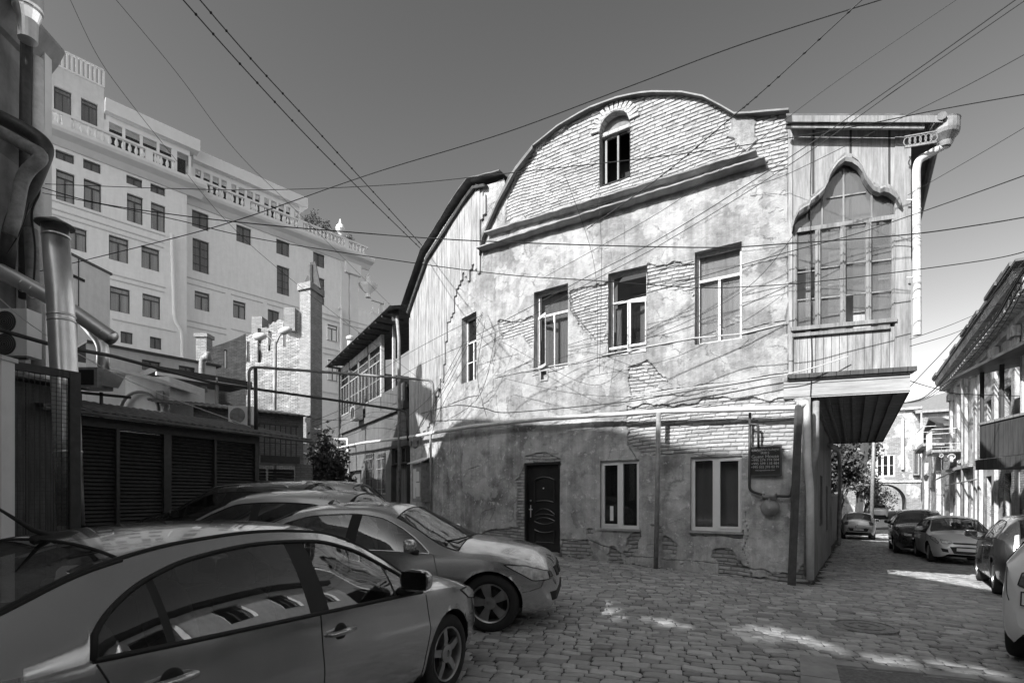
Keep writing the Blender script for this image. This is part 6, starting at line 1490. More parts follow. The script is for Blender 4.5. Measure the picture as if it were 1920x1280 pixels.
# small rendered hut with pale curved roof and the cooler box with ducts
p = px(283, 740, 17.5); hut = thing('roof_hut', 'small rendered rooftop hut with pale overhanging roof and round arch', 'hut', p)
mb = MB(); x0, x1 = px(235, 740, 17.5).x, px(318, 740, 17.5).x; zt0 = HC + (930 - 706) / 1000 * 17.5; zb0 = HC + (930 - 775) / 1000 * 17.5; mb.box(x0, x1, 17.5, 19.5, zb0 - 1.5, zt0); mb.build('wall', MAT['hotel2'], hut)
mb = MB(); a_ = px(228, 697, 17.3); b_ = px(332, 724, 17.3); mb.beam(a_, b_, 2.6, .10, up=(0, 0, 1)); mb.build('roof', MAT['hotel'], hut)
mb = MB(); cc = px(262, 770, 17.4); mb.tube([cc + Vector((.62 * math.cos(t_), 0, .62 * math.sin(t_))) for t_ in np.linspace(0, math.pi, 14)], .05, 6); mb.build('arch_rim', MAT['plaster_grey'], hut)
mb = MB(); cc = px(300, 744, 17.45); mb.box(cc.x - .12, cc.x + .12, cc.y - .03, cc.y, cc.z - .2, cc.z + .2); mb.build('louvre', MAT['pipe_grey'], hut)
p = px(172, 712, 12.5); t = thing('cooler_box', 'metal cooler box on a frame above the shed roof', 'cooling unit', p)
mb = MB(); mb.box(p.x - .28, p.x + .32, p.y - .25, p.y + .25, p.z - .22, p.z + .24); mb.build('casing', MAT['pipe_grey'], t); mb = MB(); mb.box(p.x - .20, p.x + .25, p.y - .262, p.y - .252, p.z - .17, p.z + .18); mb.build('grille', MAT['black'], t)
mb = MB(); mb.add([px(190, 697, 12.4), px(238, 700, 12.4), px(222, 728, 12.4), px(190, 722, 12.4), px(190, 697, 12.9), px(238, 700, 12.9), px(222, 728, 12.9), px(190, 722, 12.9)], [(0, 1, 2, 3), (7, 6, 5, 4), (0, 4, 5, 1), (1, 5, 6, 2), (2, 6, 7, 3), (3, 7, 4, 0)]); mb.build('duct', MAT['steel'], t)
mb = MB(); mb.beam(px(145, 735, 12.4), px(245, 745, 12.4), .05, .06); mb.beam(px(190, 735, 12.4), px(190, 800, 12.4), .05, .05); mb.build('support_frame', MAT['dark_metal'], t)
# flue elbow behind
t = thing('exhaust_duct', 'shiny angled exhaust duct turning down onto the rooftop clutter', 'duct', px(190, 640, 13)); mb = MB(); mb.tube(bend([px(148, 592, 13), px(186, 636, 13), px(193, 652, 13), px(193, 700, 13)], .25), .13, 16); mb.build('pipe', MAT['steel'], t, smooth=True)
# ================================================================= ALLEY HOUSE beside the old house
AH = Path([tuple(px(641, 700, 27.1).xy), (-3.75, 19.0)])
ah = thing('gallery_house', 'two storey grey alley house with glazed wooden gallery and open porch', 'house', (-6, 23, 0)); zr2 = AH.az(700, 641)[1]; zf2 = AH.az(700, 752)[1]; zf1 = AH.az(700, 790)[1]
g2_ = gz(-6, 23) - .4
lo = [AH.rect(686, 853, 701, 926), AH.rect(708, 852, 723, 926), AH.rect(653, 884, 678, 960), AH.rect(734, 872, 763, 975), AH.rect(735, 841, 763, 866)]
MAT['plaster_shade'] = M_plaster('shade_toned_render', .10, .4, streak=.4)  # alley house render darkened in place of the shade over its lower part
V, F, UV, _ = wall_mesh(AH, 0, AH.L, g2_, zf1, .4, [q + (.22,) for q in lo], height=lambda A, Z: (fbm(A, Z, .7, 3) - .5) * .05); obj('lower_wall', V, F, MAT['plaster_shade'], ah, uvdata=UV)
for q in lo[:2]:
    window(ah, AH, q, MAT['old_frame'], MAT['glass'], .05, .12, 1, None, MAT['curtain_dim']); mb = MB()
    for k in range(5): a = q[0] + (q[1] - q[0]) * (k + .5) / 5; slab(mb, AH, a - .012, a + .012, q[2], q[3], .02, .045)
    for k in range(4): z = q[2] + (q[3] - q[2]) * (k + .5) / 4; slab(mb, AH, q[0], q[1], z - .012, z + .012, .046, .06)
    mb.build('window_bars', MAT['pipe_grey'], ah)
for q in lo[2:4]: mb = MB(); slab(mb, AH, q[0], q[1], q[2], q[3], -.25, -.18); mb.build('door', MAT['wood_dark'], ah)
window(ah, AH, lo[4], MAT['dark_frame'], MAT['glass'], .05, .1, 4, None, MAT['black'])
mb = MB(); slab(mb, AH, 0, AH.L, zf1, zf1 + .25, -.1, .12); mb.build('string_course', MAT['plaster_shade'], ah)
ap = AH.az(716, 700)[0]; mb = MB(); slab(mb, AH, 0, ap, zf1 + .25, zf2, -.12, .06); mb.build('parapet', MAT['plaster_shade'], ah); mb = MB(); slab(mb, AH, ap, AH.L - .1, zf1 + .25, zf2 + .1, -.06, .04); mb.build('porch_parapet', MAT['wood_dark'], ah)
n = 4
for i in range(n):
    a0 = ap * i / n + .05; a1 = ap * (i + 1) / n - .02; window(ah, AH, (a0, a1, zf2 + .02, zr2 - .35), MAT['wood_old'], MAT['glass'], .06, -.06, 3, .68, MAT['black'], rows=(.34, .84))
mb = MB(); slab(mb, AH, 0, ap, zr2 - .35, zr2 - .05, -.1, .08); mb.build('gallery_head', MAT['wood_old'], ah)
mb = MB(); am = AH.az(738, 700)[0]; slab(mb, AH, ap - .05, ap + .06, zf2, zr2, -.08, .05); slab(mb, AH, am - .05, am + .05, zf2, zr2, -.06, .04); mb.build('porch_post', MAT['old_frame'], ah)
mb = MB(); slab(mb, AH, ap, AH.L, zf2 - .5, zr2 + .2, -1.5, -1.4); mb.build('porch_wall', MAT['plaster_grey'], ah); mb = MB(); slab(mb, AH, ap, AH.L, zf2 - .1, zf2, -1.5, 0); mb.build('porch_floor', MAT['wood_dark'], ah)
mb = MB(); slab(mb, AH, AH.L - 1.1, AH.L - .1, zf2, zf2 + 1.6, -1.38, -1.3); mb.build('dark_doorway', MAT['black'], ah)
corrugated(AH, -.3, AH.L + .3, .75, zr2 + .05, -3, zr2 + 1.0, 'roof', MAT['roof_metal'], ah, tiles=False)
mb = MB(); a = 0
while a < AH.L: mb.beam(AH.P(a, zr2 - .02, -.1), AH.P(a, zr2 + .0, .7), .06, .08); a += .8
mb.build('rafters', MAT['wood_dark'], ah); side_close(AH, 4, g2_, zr2, end=1, par=ah, mat=MAT['plaster_grey'])
mb = MB(); mb.tube([AH.P(.05, zr2, .15), AH.P(.05, g2_ + .2, .15)], .07, 8); mb.build('downpipe', MAT['dark_metal'], ah)
p = AH.px(683, 776, .35); t = thing('gallery_air_conditioner', 'grey air conditioner hanging on the glazed gallery wall of the alley house', 'air conditioner', p)
tn = AH.tan(1); mb = MB(); mb.obox(p, tn * .42, AH.nrm(1) * .17, (0, 0, .30)); mb.build('casing', MAT['pipe_grey'], t); mb = MB(); mb.lathe(p + AH.nrm(1) * .17, [(.24, 0), (.24, .012), (.05, .015)], 20, ax=AH.nrm(1)); mb.build('fan_grille', MAT['dark_metal'], t)
t = thing('stove_pipe', 'thin pale metal stove pipe rising behind the gallery house roof', 'flue', px(655, 690, 27)); mb = MB(); mb.tube([px(655, 720, 27), px(657, 640, 27)], .16, 8); mb.lathe(px(657, 636, 27), [(.2, 0), (.22, .1), (.1, .18)], 10); mb.build('pipe', MAT['pipe_pale'], t)
plant('ivy_tree', 'dark leafy tree squeezed between the brick outbuilding and the gallery house', 'tree', (px(620, 930, 22).x, 22, gz(-7, 22)), px(620, 868, 22), (.85, .8, 1.35), 2600, .11, 5, clumps=22)
# ================================================================= GAS PIPES, POLES
def pipe(name, label, pts, r, mat, cat='gas pipe', rr=.14, extra=None, group=None):
    mb = MB(); mb.tube(bend(pts, rr), r, 12); t = mb.build(name, MAT[mat], None, smooth=True); tag(t, label, cat, group); return t
MP = lambda u, v, o: M.px(u, v, o)
def mrun(pts, o):  # horizontal run along the facade at constant height
    return [MP(u, v, o) for u, v in pts]
pipe('gas_main', 'thick pale gas main running along the old house above the ground floor', [AH.px(636, 843, .45), AH.px(700, 831, .45)] + mrun([(785, 820), (840, 810), (905, 800), (1040, 787), (1250, 774), (1494, 768)], .28) + [MP(1513, 772, .28), MP(1513, 880, .28)], .052, 'pipe_pale', rr=.12)
pipe('gas_post', 'grey painted vertical pipe standing between the two ground floor windows', [MP(1243, 778, .3), MP(1238, 1062, .3)], .05, 'pipe_grey', 'pipe')
pipe('gas_riser', 'thin grey pipe standing at the left end of the old house wall', [MP(824, 812, .3), MP(826, 985, .3)], .035, 'pipe_grey', 'pipe')
pipe('overhead_gas_loop', 'thin gas pipe crossing the alley at roof height and dropping at both ends', [px(467, 800, 15.), px(467, 687, 15.), px(659, 701, 16.5), M.px(829, 715, .3), M.px(829, 778, .3)], .04, 'pipe_grey', rr=.2)
pipe('overhead_gas_pipe', 'dark gas pipe spanning from the left fence across the sheds to the alley house', [px(-40, 607, 9.5), px(96, 646, 10.5), px(210, 667, 12.), px(400, 718, 14.5), px(607, 747, 17.), px(762, 770, 18.), px(765, 826, 18.)], .04, 'dark_metal', rr=.2)
pipe('shed_post', 'thin dark post standing through the corrugated shed roof', [px(479, 690, 14.6), px(480, 810, 14.6)], .05, 'dark_metal', 'post')
pipe('alley_elbow_pipe', 'short pale gas elbow on the alley house corner', [AH.px(636, 824, .4), AH.px(668, 824, .4), AH.px(672, 940, .4)], .06, 'pipe_pale')
pipe('corner_downpipe', 'dark downpipe between the plank flank of the old house and the alley house', [MP(762, 596, .35), MP(766, 640, .35), MP(767, 985, .35)], .06, 'pipe_grey', 'downpipe')
t = thing('flank_hopper', 'small square rain hopper under the flank roof corner', 'rain hopper', MP(757, 590, .3)); mb = MB(); mb.obox(MP(757, 588, .35), (.2, 0, 0), (0, .18, 0), (0, 0, .12)); mb.obox(MP(760, 600, .35), (.12, 0, 0), (0, .11, 0), (0, 0, .12)); mb.build('box', MAT['dark_metal'], t)
# corner cluster of pipes
cn = Vector((CX, CY, 0)); cpt = lambda u, v, Y: px(u, v, Y)
mb = MB(); mb.beam(px(1484, 1101, 9.62), px(1498, 760, 9.62), .10, .10, up=(0, 1, 0)); tag(mb.build('leaning_post', MAT['bark'], None), 'dark square leaning post at the street corner of the old house', 'post')
pipe('corner_gas_pipe', 'bright bent gas pipe curling down the corner beside the leaning post', [px(1500, 758, 9.6), px(1512, 756, 9.6), px(1514, 870, 9.6), px(1519, 920, 9.65), px(1519, 1086, 9.7)], .065, 'pipe_pale', rr=.12)
pipe('corner_drain', 'dark drain pipe behind the bent gas pipe at the corner', [px(1530, 752, 9.8), px(1530, 850, 9.75), px(1516, 890, 9.75), px(1513, 1080, 9.75)], .055, 'pipe_grey', 'pipe')
pipe('street_wall_pipe', 'curved dark pipe on the shaded street side wall', [SW.px(1538, 835, .2), SW.px(1556, 846, .25), SW.px(1560, 880, .25), SW.px(1556, 1020, .25)], .06, 'pipe_grey', 'pipe', rr=.6)
# gas meter, regulator pipes and guest house board
gp_ = pipe('meter_pipe', 'thin dark pipe looping round the guest house board down to the gas meter', [MP(1408, 775, .12), MP(1407, 920, .12), MP(1440, 930, .12)], .025, 'dark_metal', 'gas pipe', .1)
pipe('meter_outlet_pipe', 'thin dark pipe leading right from the gas meter to the corner post', [MP(1452, 930, .12), MP(1484, 930, .12), MP(1490, 900, .15)], .025, 'dark_metal', 'gas pipe', .06)
pipe('board_bracket_pipe', 'short hooked dark pipe above the guest house board', [MP(1408, 797, .16), MP(1424, 797, .16), MP(1424, 838, .12)], .022, 'dark_metal', 'gas pipe', .06)
c_ = MP(1445, 951, .14); t = thing('gas_meter', 'round grey gas regulator drum on the wall under the guest house board', 'gas meter', c_); nn = M.nrm(M.az(1445, 951)[0])
mb = MB(); mb.lathe(c_ - nn * .07, [(.12, 0), (.165, .01), (.17, .03), (.165, .05), (.12, .085), (.11, .095), (.05, .11), (.03, .13), (.0, .13)], 28, ax=nn); mb.build('drum', MAT['pipe_grey'], t, smooth=True)
mb = MB(); tn = M.tan(5); cu_ = c_ + Vector((0, 0, .21)); mb.tube([cu_ - tn * .10, cu_ + tn * .10], .04, 12)
for sg in (-1, 1): mb.lathe(cu_ + tn * .10 * sg, [(.065, 0), (.065, .02)], 14, ax=tn * sg)
mb.tube([cu_, c_ + Vector((0, 0, .12))], .03, 10); mb.build('valve', MAT['pipe_grey'], t)
a0, a1, z0, z1 = M.rect(1408, 840, 1464, 889); bd = thing('guest_house_board', 'small black guest house board with pale lettering and telephone numbers by the corner', 'sign', M.P(a0, z0, .1))
mb = MB(); slab(mb, M, a0, a1, z0, z1, .07, .095); mb.build('panel', MAT['rubber'], bd); mb = MB()
for (p, q, r0, r1) in ((a0 - .025, a0, z0 - .025, z1 + .025), (a1, a1 + .025, z0 - .025, z1 + .025), (a0, a1, z1, z1 + .025), (a0, a1, z0 - .025, z0)): slab(mb, M, p, q, r0, r1, .06, .11)
mb.build('board_frame', MAT['bark'], bd)
MAT['letter'] = M_simple('pale_lettering', .42, .6, 0, .05, 4, 0); am = (a0 + a1) / 2; hgt = z1 - z0; wdt = a1 - a0
for (s_, f, sz, wide) in (('სასტუმრო სახლი', .90, .052, 1.), ('IRIKS', .79, .06, 1.1), ('Guest House', .66, .082, 1.05), ('+995 574 774 504', .53, .066, 1.), ('+995 599 118 484', .40, .066, 1.), ('+995 032 293 02 91', .275, .064, .95), ('www.guesthouse.com', .16, .034, 1.1)):
    o = text('lettering', s_, sz * hgt / .5, MAT['letter'], bd, M.P(am, z0 + hgt * f, .098), M.tan(am), (0, 0, 1), .001, wide, local=False)
    if o:
        me = o.data; co = np.zeros(len(me.vertices) * 3); me.vertices.foreach_get('co', co)
        co = co.reshape(-1, 3); tt = np.array(M.tan(am)); pr_ = co @ tt; w_ = pr_.max() - pr_.min()
        if w_ > wdt * .92: k = wdt * .92 / w_; mid = (pr_.max() + pr_.min()) / 2; co += np.outer((pr_ - mid) * (k - 1), tt); me.vertices.foreach_set('co', co.ravel())
# electric cabinet at the left end of the house
c_ = MP(803, 905, .25); t = thing('electric_cabinet', 'battered metal meter cabinet with torn posters and a tin roof at the alley corner', 'meter box', c_); tn = M.tan(M.az(803, 905)[0]); nn = M.nrm(M.az(803, 905)[0])
hz = .62; mb = MB(); mb.obox(c_, tn * .38, nn * .16, (0, 0, hz)); mb.build('box', MAT['pipe_grey'], t); mb = MB(); mb.beam(c_ + Vector((0, 0, hz + .12)) - tn * .5, c_ + Vector((0, 0, hz + .12)) + tn * .5, .6, .03, up=(nn * .4 + Vector((0, 0, 1))).normalized()); mb.build('tin_roof', MAT['pipe_pale'], t)
for k, (dx, dz, w_, h_) in enumerate(((-.14, .15, .12, .3), (.12, .2, .12, .16), (.14, -.22, .15, .22), (-.16, -.3, .1, .2))): mb = MB(); mb.obox(c_ + nn * .163 + tn * dx + Vector((0, 0, dz)), tn * w_, nn * .002, (0, 0, h_)); mb.build('poster', MAT['hotel2'], t)
# street lamp with two heads
p = px(515, 760, 21); lp = thing('street_lamp', 'grey twin headed street lamp pole in front of the sunlit brick ruin', 'street lamp', (p.x, 21, gz(-9, 21)))
mb = MB(); mb.tube([(p.x, 21, gz(-9, 21)), px(515, 760, 21), px(516, 640, 21)], .07, 10); mb.build('pole', MAT['pipe_grey'], lp, smooth=True)
for (uu, vv, u1, v1) in ((505, 630, 488, 630), (521, 628, 534, 624)):
    sg = -1 if uu < 515 else 1; mb = MB(); mb.tube(bend([px(516, 650, 21), px(516 + sg * 4, 638, 21), px(uu + sg * 6, vv - 3, 21), px(u1 - sg * 2, v1, 21)], .5), .035, 8); mb.build('arm', MAT['pipe_grey'], lp, smooth=True)
    mb = MB(); hc_ = px(u1 - sg * 0, v1, 21); mb.lathe(hc_ + Vector((-sg * .25, 0, .02)), [(.03, 0), (.12, .08), (.15, .25), (.13, .45), (.03, .55)], 12, ax=(sg, 0, -.12 if sg < 0 else .25)); mb.build('lamp_head', MAT['pipe_pale'], lp, smooth=True)
# ================================================================= LEFT BUILDING, FENCE, FLUES
LBd = Path([(-9.95 + .105 * 30, -30), (-9.95 - .105 * 12.6, 12.6)])
lbg = thing('left_building', 'dark stained rendered building cut by the left edge with pipes down its corner', 'building', (-11, 5, 0))
# roof line of the building that shades the square: found from the shadow edge on the old house
cast = []
for (u, v) in [(806, 866), (822, 852), (835, 812), (850, 797), (880, 786), (930, 788), (1000, 797), (1060, 800), (1140, 803), (1200, 812), (1270, 832), (1330, 843), (1400, 852), (1440, 836), (1465, 838), (1490, 858)]:
    P_ = M.px(u, v); t_ = 0
    for _ in range(30): xw = -9.95 - .105 * (P_.y - .655 * t_); t_ = (P_.x - xw) / .756
    cast.append((P_.y - .655 * t_, P_.z + SUN_T * t_))
cast.sort(); CY0 = cast[0][0]
print('CAST', [(round(a, 2), round(b, 2)) for a, b in cast])
aY = lambda y: (y + 30) / (42.6) * LBd.L
ca = [(-30, 16.8), (CY0 - 3, 16.9), (CY0 - .4, 16.9)] + cast + [(12.0, 12.35), (12.7, 12.35)]
ca = [c for c in ca if not (10.9 < c[0] < 11.9)]
def ltop(A): return np.interp(A, [aY(c[0]) for c in ca], [max(c[1], 9) for c in ca])
holes = []  # slits added in the unseen stretch of wall, letting sun streaks onto the cobbles
for (u, v, wd, hh_) in ((1128, 1132, .30, .10), (1142, 1146, .25, .14), (1160, 1160, .15, .07), (1215, 1162, .25, .05), (1250, 1168, .34, .08), (1285, 1176, .22, .05), (1420, 1182, .5, .05), (1470, 1190, .55, .06), (1520, 1204, .5, .07), (1560, 1216, .4, .05), (1395, 1190, .5, .04), (1445, 1197, .4, .04), (1650, 1236, .4, .05), (1700, 1244, .4, .06), (1780, 1250, .4, .05), (1850, 1262, .4, .05)):
    P_ = gp(u, v); t_ = 0
    for _ in range(30): xw = -9.95 - .105 * (P_.y - .655 * t_); t_ = (P_.x - xw) / .756
    y_ = P_.y - .655 * t_; z_ = P_.z + SUN_T * t_; holes.append((aY(y_) - wd / 2, aY(y_) + wd / 2, z_ - hh_ * .85, z_ + hh_ * .85, .005))
print('HOLES', [(round(h[0], 1), round(h[2], 1)) for h in holes])
V, F, UV, _ = wall_mesh(LBd, 0, LBd.L, -1, 20.5, .5, holes, top=ltop); obj('wall', V, F, MAT['plaster_grey'], lbg, uvdata=UV)
side_close(LBd, 9, -1, 12.3, par=lbg, mat=MAT['plaster_grey'])
mb = MB(); sweep(mb, LBd, [(aY(9.5), 12.2), (LBd.L + .3, 12.2)], [(-.5, .0), (-.45, .12), (-.2, .3), (.12, .45), (.2, .45), (.2, 0)]); mb.build('cornice', MAT['plaster_grey'], lbg)
mb = MB(); sweep(mb, LBd, [(aY(9.5), 9.6), (LBd.L + .1, 9.6)], [(-.5, .0), (-.3, .18), (.1, .22), (.1, 0)]); mb.build('string_course', MAT['plaster_grey'], lbg)
mb = MB(); sweep(mb, LBd, [(aY(9.5), 6.6), (LBd.L + .1, 6.6)], [(-.3, .0), (-.2, .15), (.1, .18), (.1, 0)]); mb.build('string_course', MAT['hotel2'], lbg)
pY = 11.6
mb = MB(); slab(mb, LBd, LBd.L - .55, LBd.L + .02, -1, 6.4, .01, .2); slab(mb, LBd, LBd.L - .12, LBd.L + .1, 6.4, 12., .01, .3); mb.build('corner_pilaster', MAT['hotel2'], lbg)
def lp_pipe(name, label, pts, r, mat, Y=11.2, rr=.3, cat='pipe'): return pipe(name, label, [px(u, v, Y) for u, v in pts], r, mat, cat, rr)
lp_pipe('large_dark_flue', 'thick dark flue bending out from the left building then back down', [(-40, 200), (60, 250), (90, 275), (60, 350), (20, 420), (12, 500)], .14, 'dark_metal', 10.9, .4, 'flue')
lp_pipe('mid_grey_flue', 'grey flue elbow below the thick dark one on the left building', [(-40, 225), (50, 275), (84, 292), (42, 328), (30, 400), (18, 440)], .12, 'pipe_grey', 10.6, .4, 'flue')
lp_pipe('corner_rain_pipe', 'tall dark rain pipe on the left building corner', [(50, 75), (48, 200), (46, 560)], .11, 'dark_metal', 11.8, .2, 'downpipe')
lp_pipe('pale_corner_pipe', 'pale pipe running down the left building corner', [(68, 110), (70, 300), (72, 700)], .13, 'pipe_pale', 12.0, .2, 'downpipe')
lp_pipe('second_dark_pipe', 'grey pipe among loose cables beside the air conditioner', [(58, 430), (63, 560), (66, 670)], .12, 'pipe_grey', 11.4, .2, 'downpipe')
t = thing('chimney_barrel', 'metal barrel shaped rain head on the roof corner at the top left', 'rain hopper', px(52, 10, 11.5)); mb = MB(); c_ = px(52, 24, 11.5); mb.lathe(c_, [(.17, -.6), (.18, -.2), (.24, .0), (.24, .05), (.2, .05)], 20); mb.lathe(c_ + Vector((0, 0, .05)), [(.26, 0), (.27, .05), (.27, .5), (.26, .55)], 24); mb.build('barrel', MAT['steel'], t, smooth=False)
t = thing('twin_fan_unit', 'white twin fan air conditioner on the left building above the mesh fence', 'air conditioner', px(25, 625, 11.)); c_ = px(25, 625, 11.); tn = LBd.tan(20); nn = LBd.nrm(20); Yc = 10.9
mb = MB(); c0 = px(18, 622, Yc); mb.box(c0.x - .40, c0.x + .35, Yc, Yc + .35, c0.z - .48, c0.z + .48); mb.build('casing', MAT['white_frame'], t)
for k, v in enumerate((603, 645)):
    cc = px(10, v, Yc); mb = MB(); mb.lathe(cc - Vector((0, .0, 0)), [(.22, 0), (.22, .015), (.2, .02), (.0, .02)], 24, ax=(0, -1, 0)); f = mb.build('fan_grille', MAT['dark_metal'], t); mb = MB()
    for j in range(1, 6): mb.tube([cc + Vector((.038 * j * math.cos(a), -.026, .038 * j * math.sin(a))) for a in np.linspace(0, 2 * math.pi, 18)], .003, 4)
    mb.build('grille_ring', MAT['pipe_grey'], f)
mb = MB(); mb.beam(px(-20, 672, Yc), px(52, 672, Yc), .05, .05); mb.build('wall_bracket', MAT['dark_metal'], t)
# shiny flues: upright one with cap, and the big slanting one
fl = thing('steel_flue', 'tall polished steel flue with a conical rain cap left of the shutters', 'flue', px(132, 990, 6.9)); mb = MB(); Yf = 6.9
pts = [px(133, 985, Yf), px(126, 800, Yf), px(113, 560, Yf), px(103, 425, Yf)]; mb.tube(pts, .145, 28); mb.build('flue_pipe', MAT['steel'], fl, smooth=True, uv=False)
mb = MB(); ax = (pts[3] - pts[2]).normalized()
for (u, v) in ((105, 446), (115, 595), (116, 605), (128, 850)): mb.lathe(px(u, v, Yf), [(.147, 0), (.153, .008), (.153, .02), (.147, .03)], 28, ax=ax, caps=False)
mb.build('joint_ring', MAT['steel'], fl, smooth=True); mb = MB(); mb.lathe(px(103, 419, Yf), [(.21, -.03), (.21, -.02), (.02, .08), (.0, .08)], 24); mb.build('rain_cap', MAT['pipe_grey'], fl)
mb = MB()
for dx in (-.12, .12): mb.beam(px(103, 428, Yf) + Vector((dx, 0, 0)), px(103, 418, Yf) + Vector((dx * 1.3, 0, 0)), .05, .01)
mb.build('cap_strut', MAT['dark_metal'], fl)
fl2 = thing('slanting_steel_flue', 'wide polished steel flue slanting behind the upright one, open at its lower end', 'flue', px(100, 560, 9.4)); mb = MB(); q = [px(0, 508, 9.6), px(28, 522, 9.6), px(120, 572, 9.7), px(210, 634, 9.8)]; mb.tube(q, .135, 24, caps=False); mb.tube([q[3] - (q[3] - q[2]).normalized() * .02, q[3] + (q[3] - q[2]).normalized() * .02], .125, 20)
mb.build('flue_pipe', MAT['steel'], fl2, smooth=True, uv=False); ax = (q[3] - q[2]).normalized()
for f_ in (.1, .2, .92): mb = MB(); mb.lathe(q[1] + (q[3] - q[1]) * f_, [(.137, 0), (.145, .01), (.137, .02)], 24, ax=ax, caps=False); mb.build('joint_ring', MAT['steel'], fl2, smooth=True)
# mesh fence panel
fe = thing('mesh_fence', 'black welded mesh fence panel at the left in front of the upright flue', 'fence', px(70, 990, 6.3)); FE = Path([tuple(px(-60, 900, 5.75).xy), tuple(px(140, 900, 6.6).xy)])
zf0 = FE.az(70, 1000)[1] - .9; zf3 = FE.az(80, 690)[1]; mb = MB(); slab(mb, FE, 0, FE.L, zf3 - .07, zf3 + .02, -.03, .03); slab(mb, FE, FE.L - .06, FE.L + .05, zf0, zf3 + .02, -.035, .035); a_ = FE.az(14, 800)[0]; slab(mb, FE, a_ - .03, a_ + .03, zf0, zf3 - .07, -.03, .03); slab(mb, FE, 0, FE.L, zf0, zf0 + .06, -.03, .03); mb.build('fence_frame', MAT['dark_metal'], fe)
mb = MB(); a = .05
while a < FE.L - .07: mb.beam(FE.P(a, zf0, 0), FE.P(a, zf3 - .07, 0), .005, .005); a += .052
z = zf0 + .1
while z < zf3 - .09: mb.beam(FE.P(0, z, .004), FE.P(FE.L - .06, z, .004), .005, .005); z += .052
mb.build('wire_mesh', MAT['dark_metal'], fe, uv=False)
t = thing('pale_gate_post', 'pale plastered post at the extreme left edge holding the mesh fence', 'post', px(0, 1000, 5.6)); mb = MB(); p = px(4, 800, 5.6); mb.box(p.x - .12, p.x + .04, 5.55, 5.7, -.1, HC + (930 - 676) / 1000 * 5.6); mb.build('shaft', MAT['hotel'], t); mb = MB(); mb.box(p.x - .14, p.x + .06, 5.53, 5.72, HC + .254 * 5.6, HC + .262 * 5.6); mb.build('cap', MAT['hotel2'], t)
# yard behind the fence: dark wall of a shed
t = thing('dark_yard_shed', 'dark shed wall seen through the mesh fence', 'shed', px(60, 900, 9)); mb = MB(); p0 = px(-60, 900, 8.6); p1 = px(148, 900, 10.2); mb.add([(p0.x, p0.y, 0), (p1.x, p1.y, 0), (p1.x, p1.y, 3.6), (p0.x, p0.y, 3.6), (p0.x - .1, p0.y + .2, 0), (p1.x - .1, p1.y + .2, 0), (p1.x - .1, p1.y + .2, 3.6), (p0.x - .1, p0.y + .2, 3.6)], [(0, 1, 2, 3), (7, 6, 5, 4), (3, 2, 6, 7)]); mb.build('wall', MAT['wood_dark'], t)
mb = MB(); mb.beam(Vector((p0.x, p0.y, 3.65)), Vector((p1.x, p1.y, 3.65)), .6, .05); mb.build('roof', MAT['roof_metal'], t)
# ================================================================= LANE: RIGHT SIDE
RR = Path([(18.2 + .54 * 10.8, 20 + .842 * 10.8), (18.2 - .54 * 7, 20 - .842 * 7)])   # left (far) to right (near)
rb = thing('ornate_house', 'sunlit old house with heavy broken cornice and pilasters on the right of the lane', 'house', (20, 22, -1)); zE = RR.az(1850, 636)[1]
MAT['sun_plaster'] = M_patchy('sunlit_old_plaster', .52, .53)
MAT['sun_plaster2'] = M_patchy('weathered_lane_plaster', .42, .47, 7.)
wr_ = [RR.rect(1858, 705, 1868, 775), RR.rect(1812, 830, 1820, 905), RR.rect(1880, 890, 1905, 960)]
wr_ = [(a, b, c, d) for a, b, c, d in wr_]
far = [(.9, 1.7, .2, 2.2), (3.0, 3.9, .2, 2.3), (5.6, 6.5, .2, 2.3), (1.2, 2.0, 3.6, 5.4), (3.3, 4.2, 3.6, 5.4), (5.9, 6.8, 3.6, 5.4), (9, 10, .3, 2.4), (12, 13, .3, 2.4), (9, 10, 3.6, 5.4), (12, 13, 3.6, 5.4)]
V, F, UV, _ = wall_mesh(RR, 0, RR.L, -2, zE, .18, [q + (.25,) for q in far], height=lambda A, Z: np.where(fbm(A, Z, .6, 4) > .56, 0, .03) + (fbm(A, Z, .8, 3) - .5) * .05); obj('wall', V, F, MAT['sun_plaster'], rb, uvdata=UV)
for q in far: window(rb, RR, q, MAT['wood_dark'], MAT['glass'], .06, .12, 2, .7, MAT['black'])
mb = MB()
for a in (.25, 2.5, 4.7, 7.3, 8.2, 11., 14.): slab(mb, RR, a - .22, a + .22, -2, zE - 1.2, .04, .16); slab(mb, RR, a - .3, a + .3, zE - 1.2, zE - .85, .02, .26)
mb.build('pilasters', MAT['sun_plaster'], rb)
mb = MB(); sweep(mb, RR, [(-.2 + i * .6, zE + random.uniform(-.02, .02)) for i in range(int(RR.L / .6) + 1)], [(-.85, .0), (-.8, .14), (-.6, .18), (-.5, .4), (-.3, .45), (-.22, .7), (-.05, .75), (.05, .75), (.05, 0)]); mb.build('cornice', MAT['sun_plaster'], rb)
mb = MB(); a = .2
while a < RR.L: slab(mb, RR, a, a + .16, zE - .62, zE - .3, .16, .58); a += .55
mb.build('modillions', MAT['sun_plaster'], rb)
mb = MB(); slab(mb, RR, -.3, RR.L, zE + .05, zE + .12, -5, .82); [slab(mb, RR, a_, a_ + 1.58, zE + .121, zE + .2 + random.uniform(0, .1), .55 + random.uniform(-.1, .1), .80 + random.uniform(-.03, .12)) for a_ in np.arange(-.3, RR.L - 1.6, 1.6)]; slab(mb, RR, RR.L - 6, RR.L - 4.6, zE + .2, zE + 1.3, -.6, .3); mb.build('roof', MAT['roof_metal'], rb); side_close(RR, 6, -2, zE, end=1, par=rb, mat=MAT['sun_plaster'])
mb = MB(); slab(mb, RR, 0, 7, 2.9, 3.05, .02, .3); mb.build('string_course', MAT['sun_plaster'], rb)
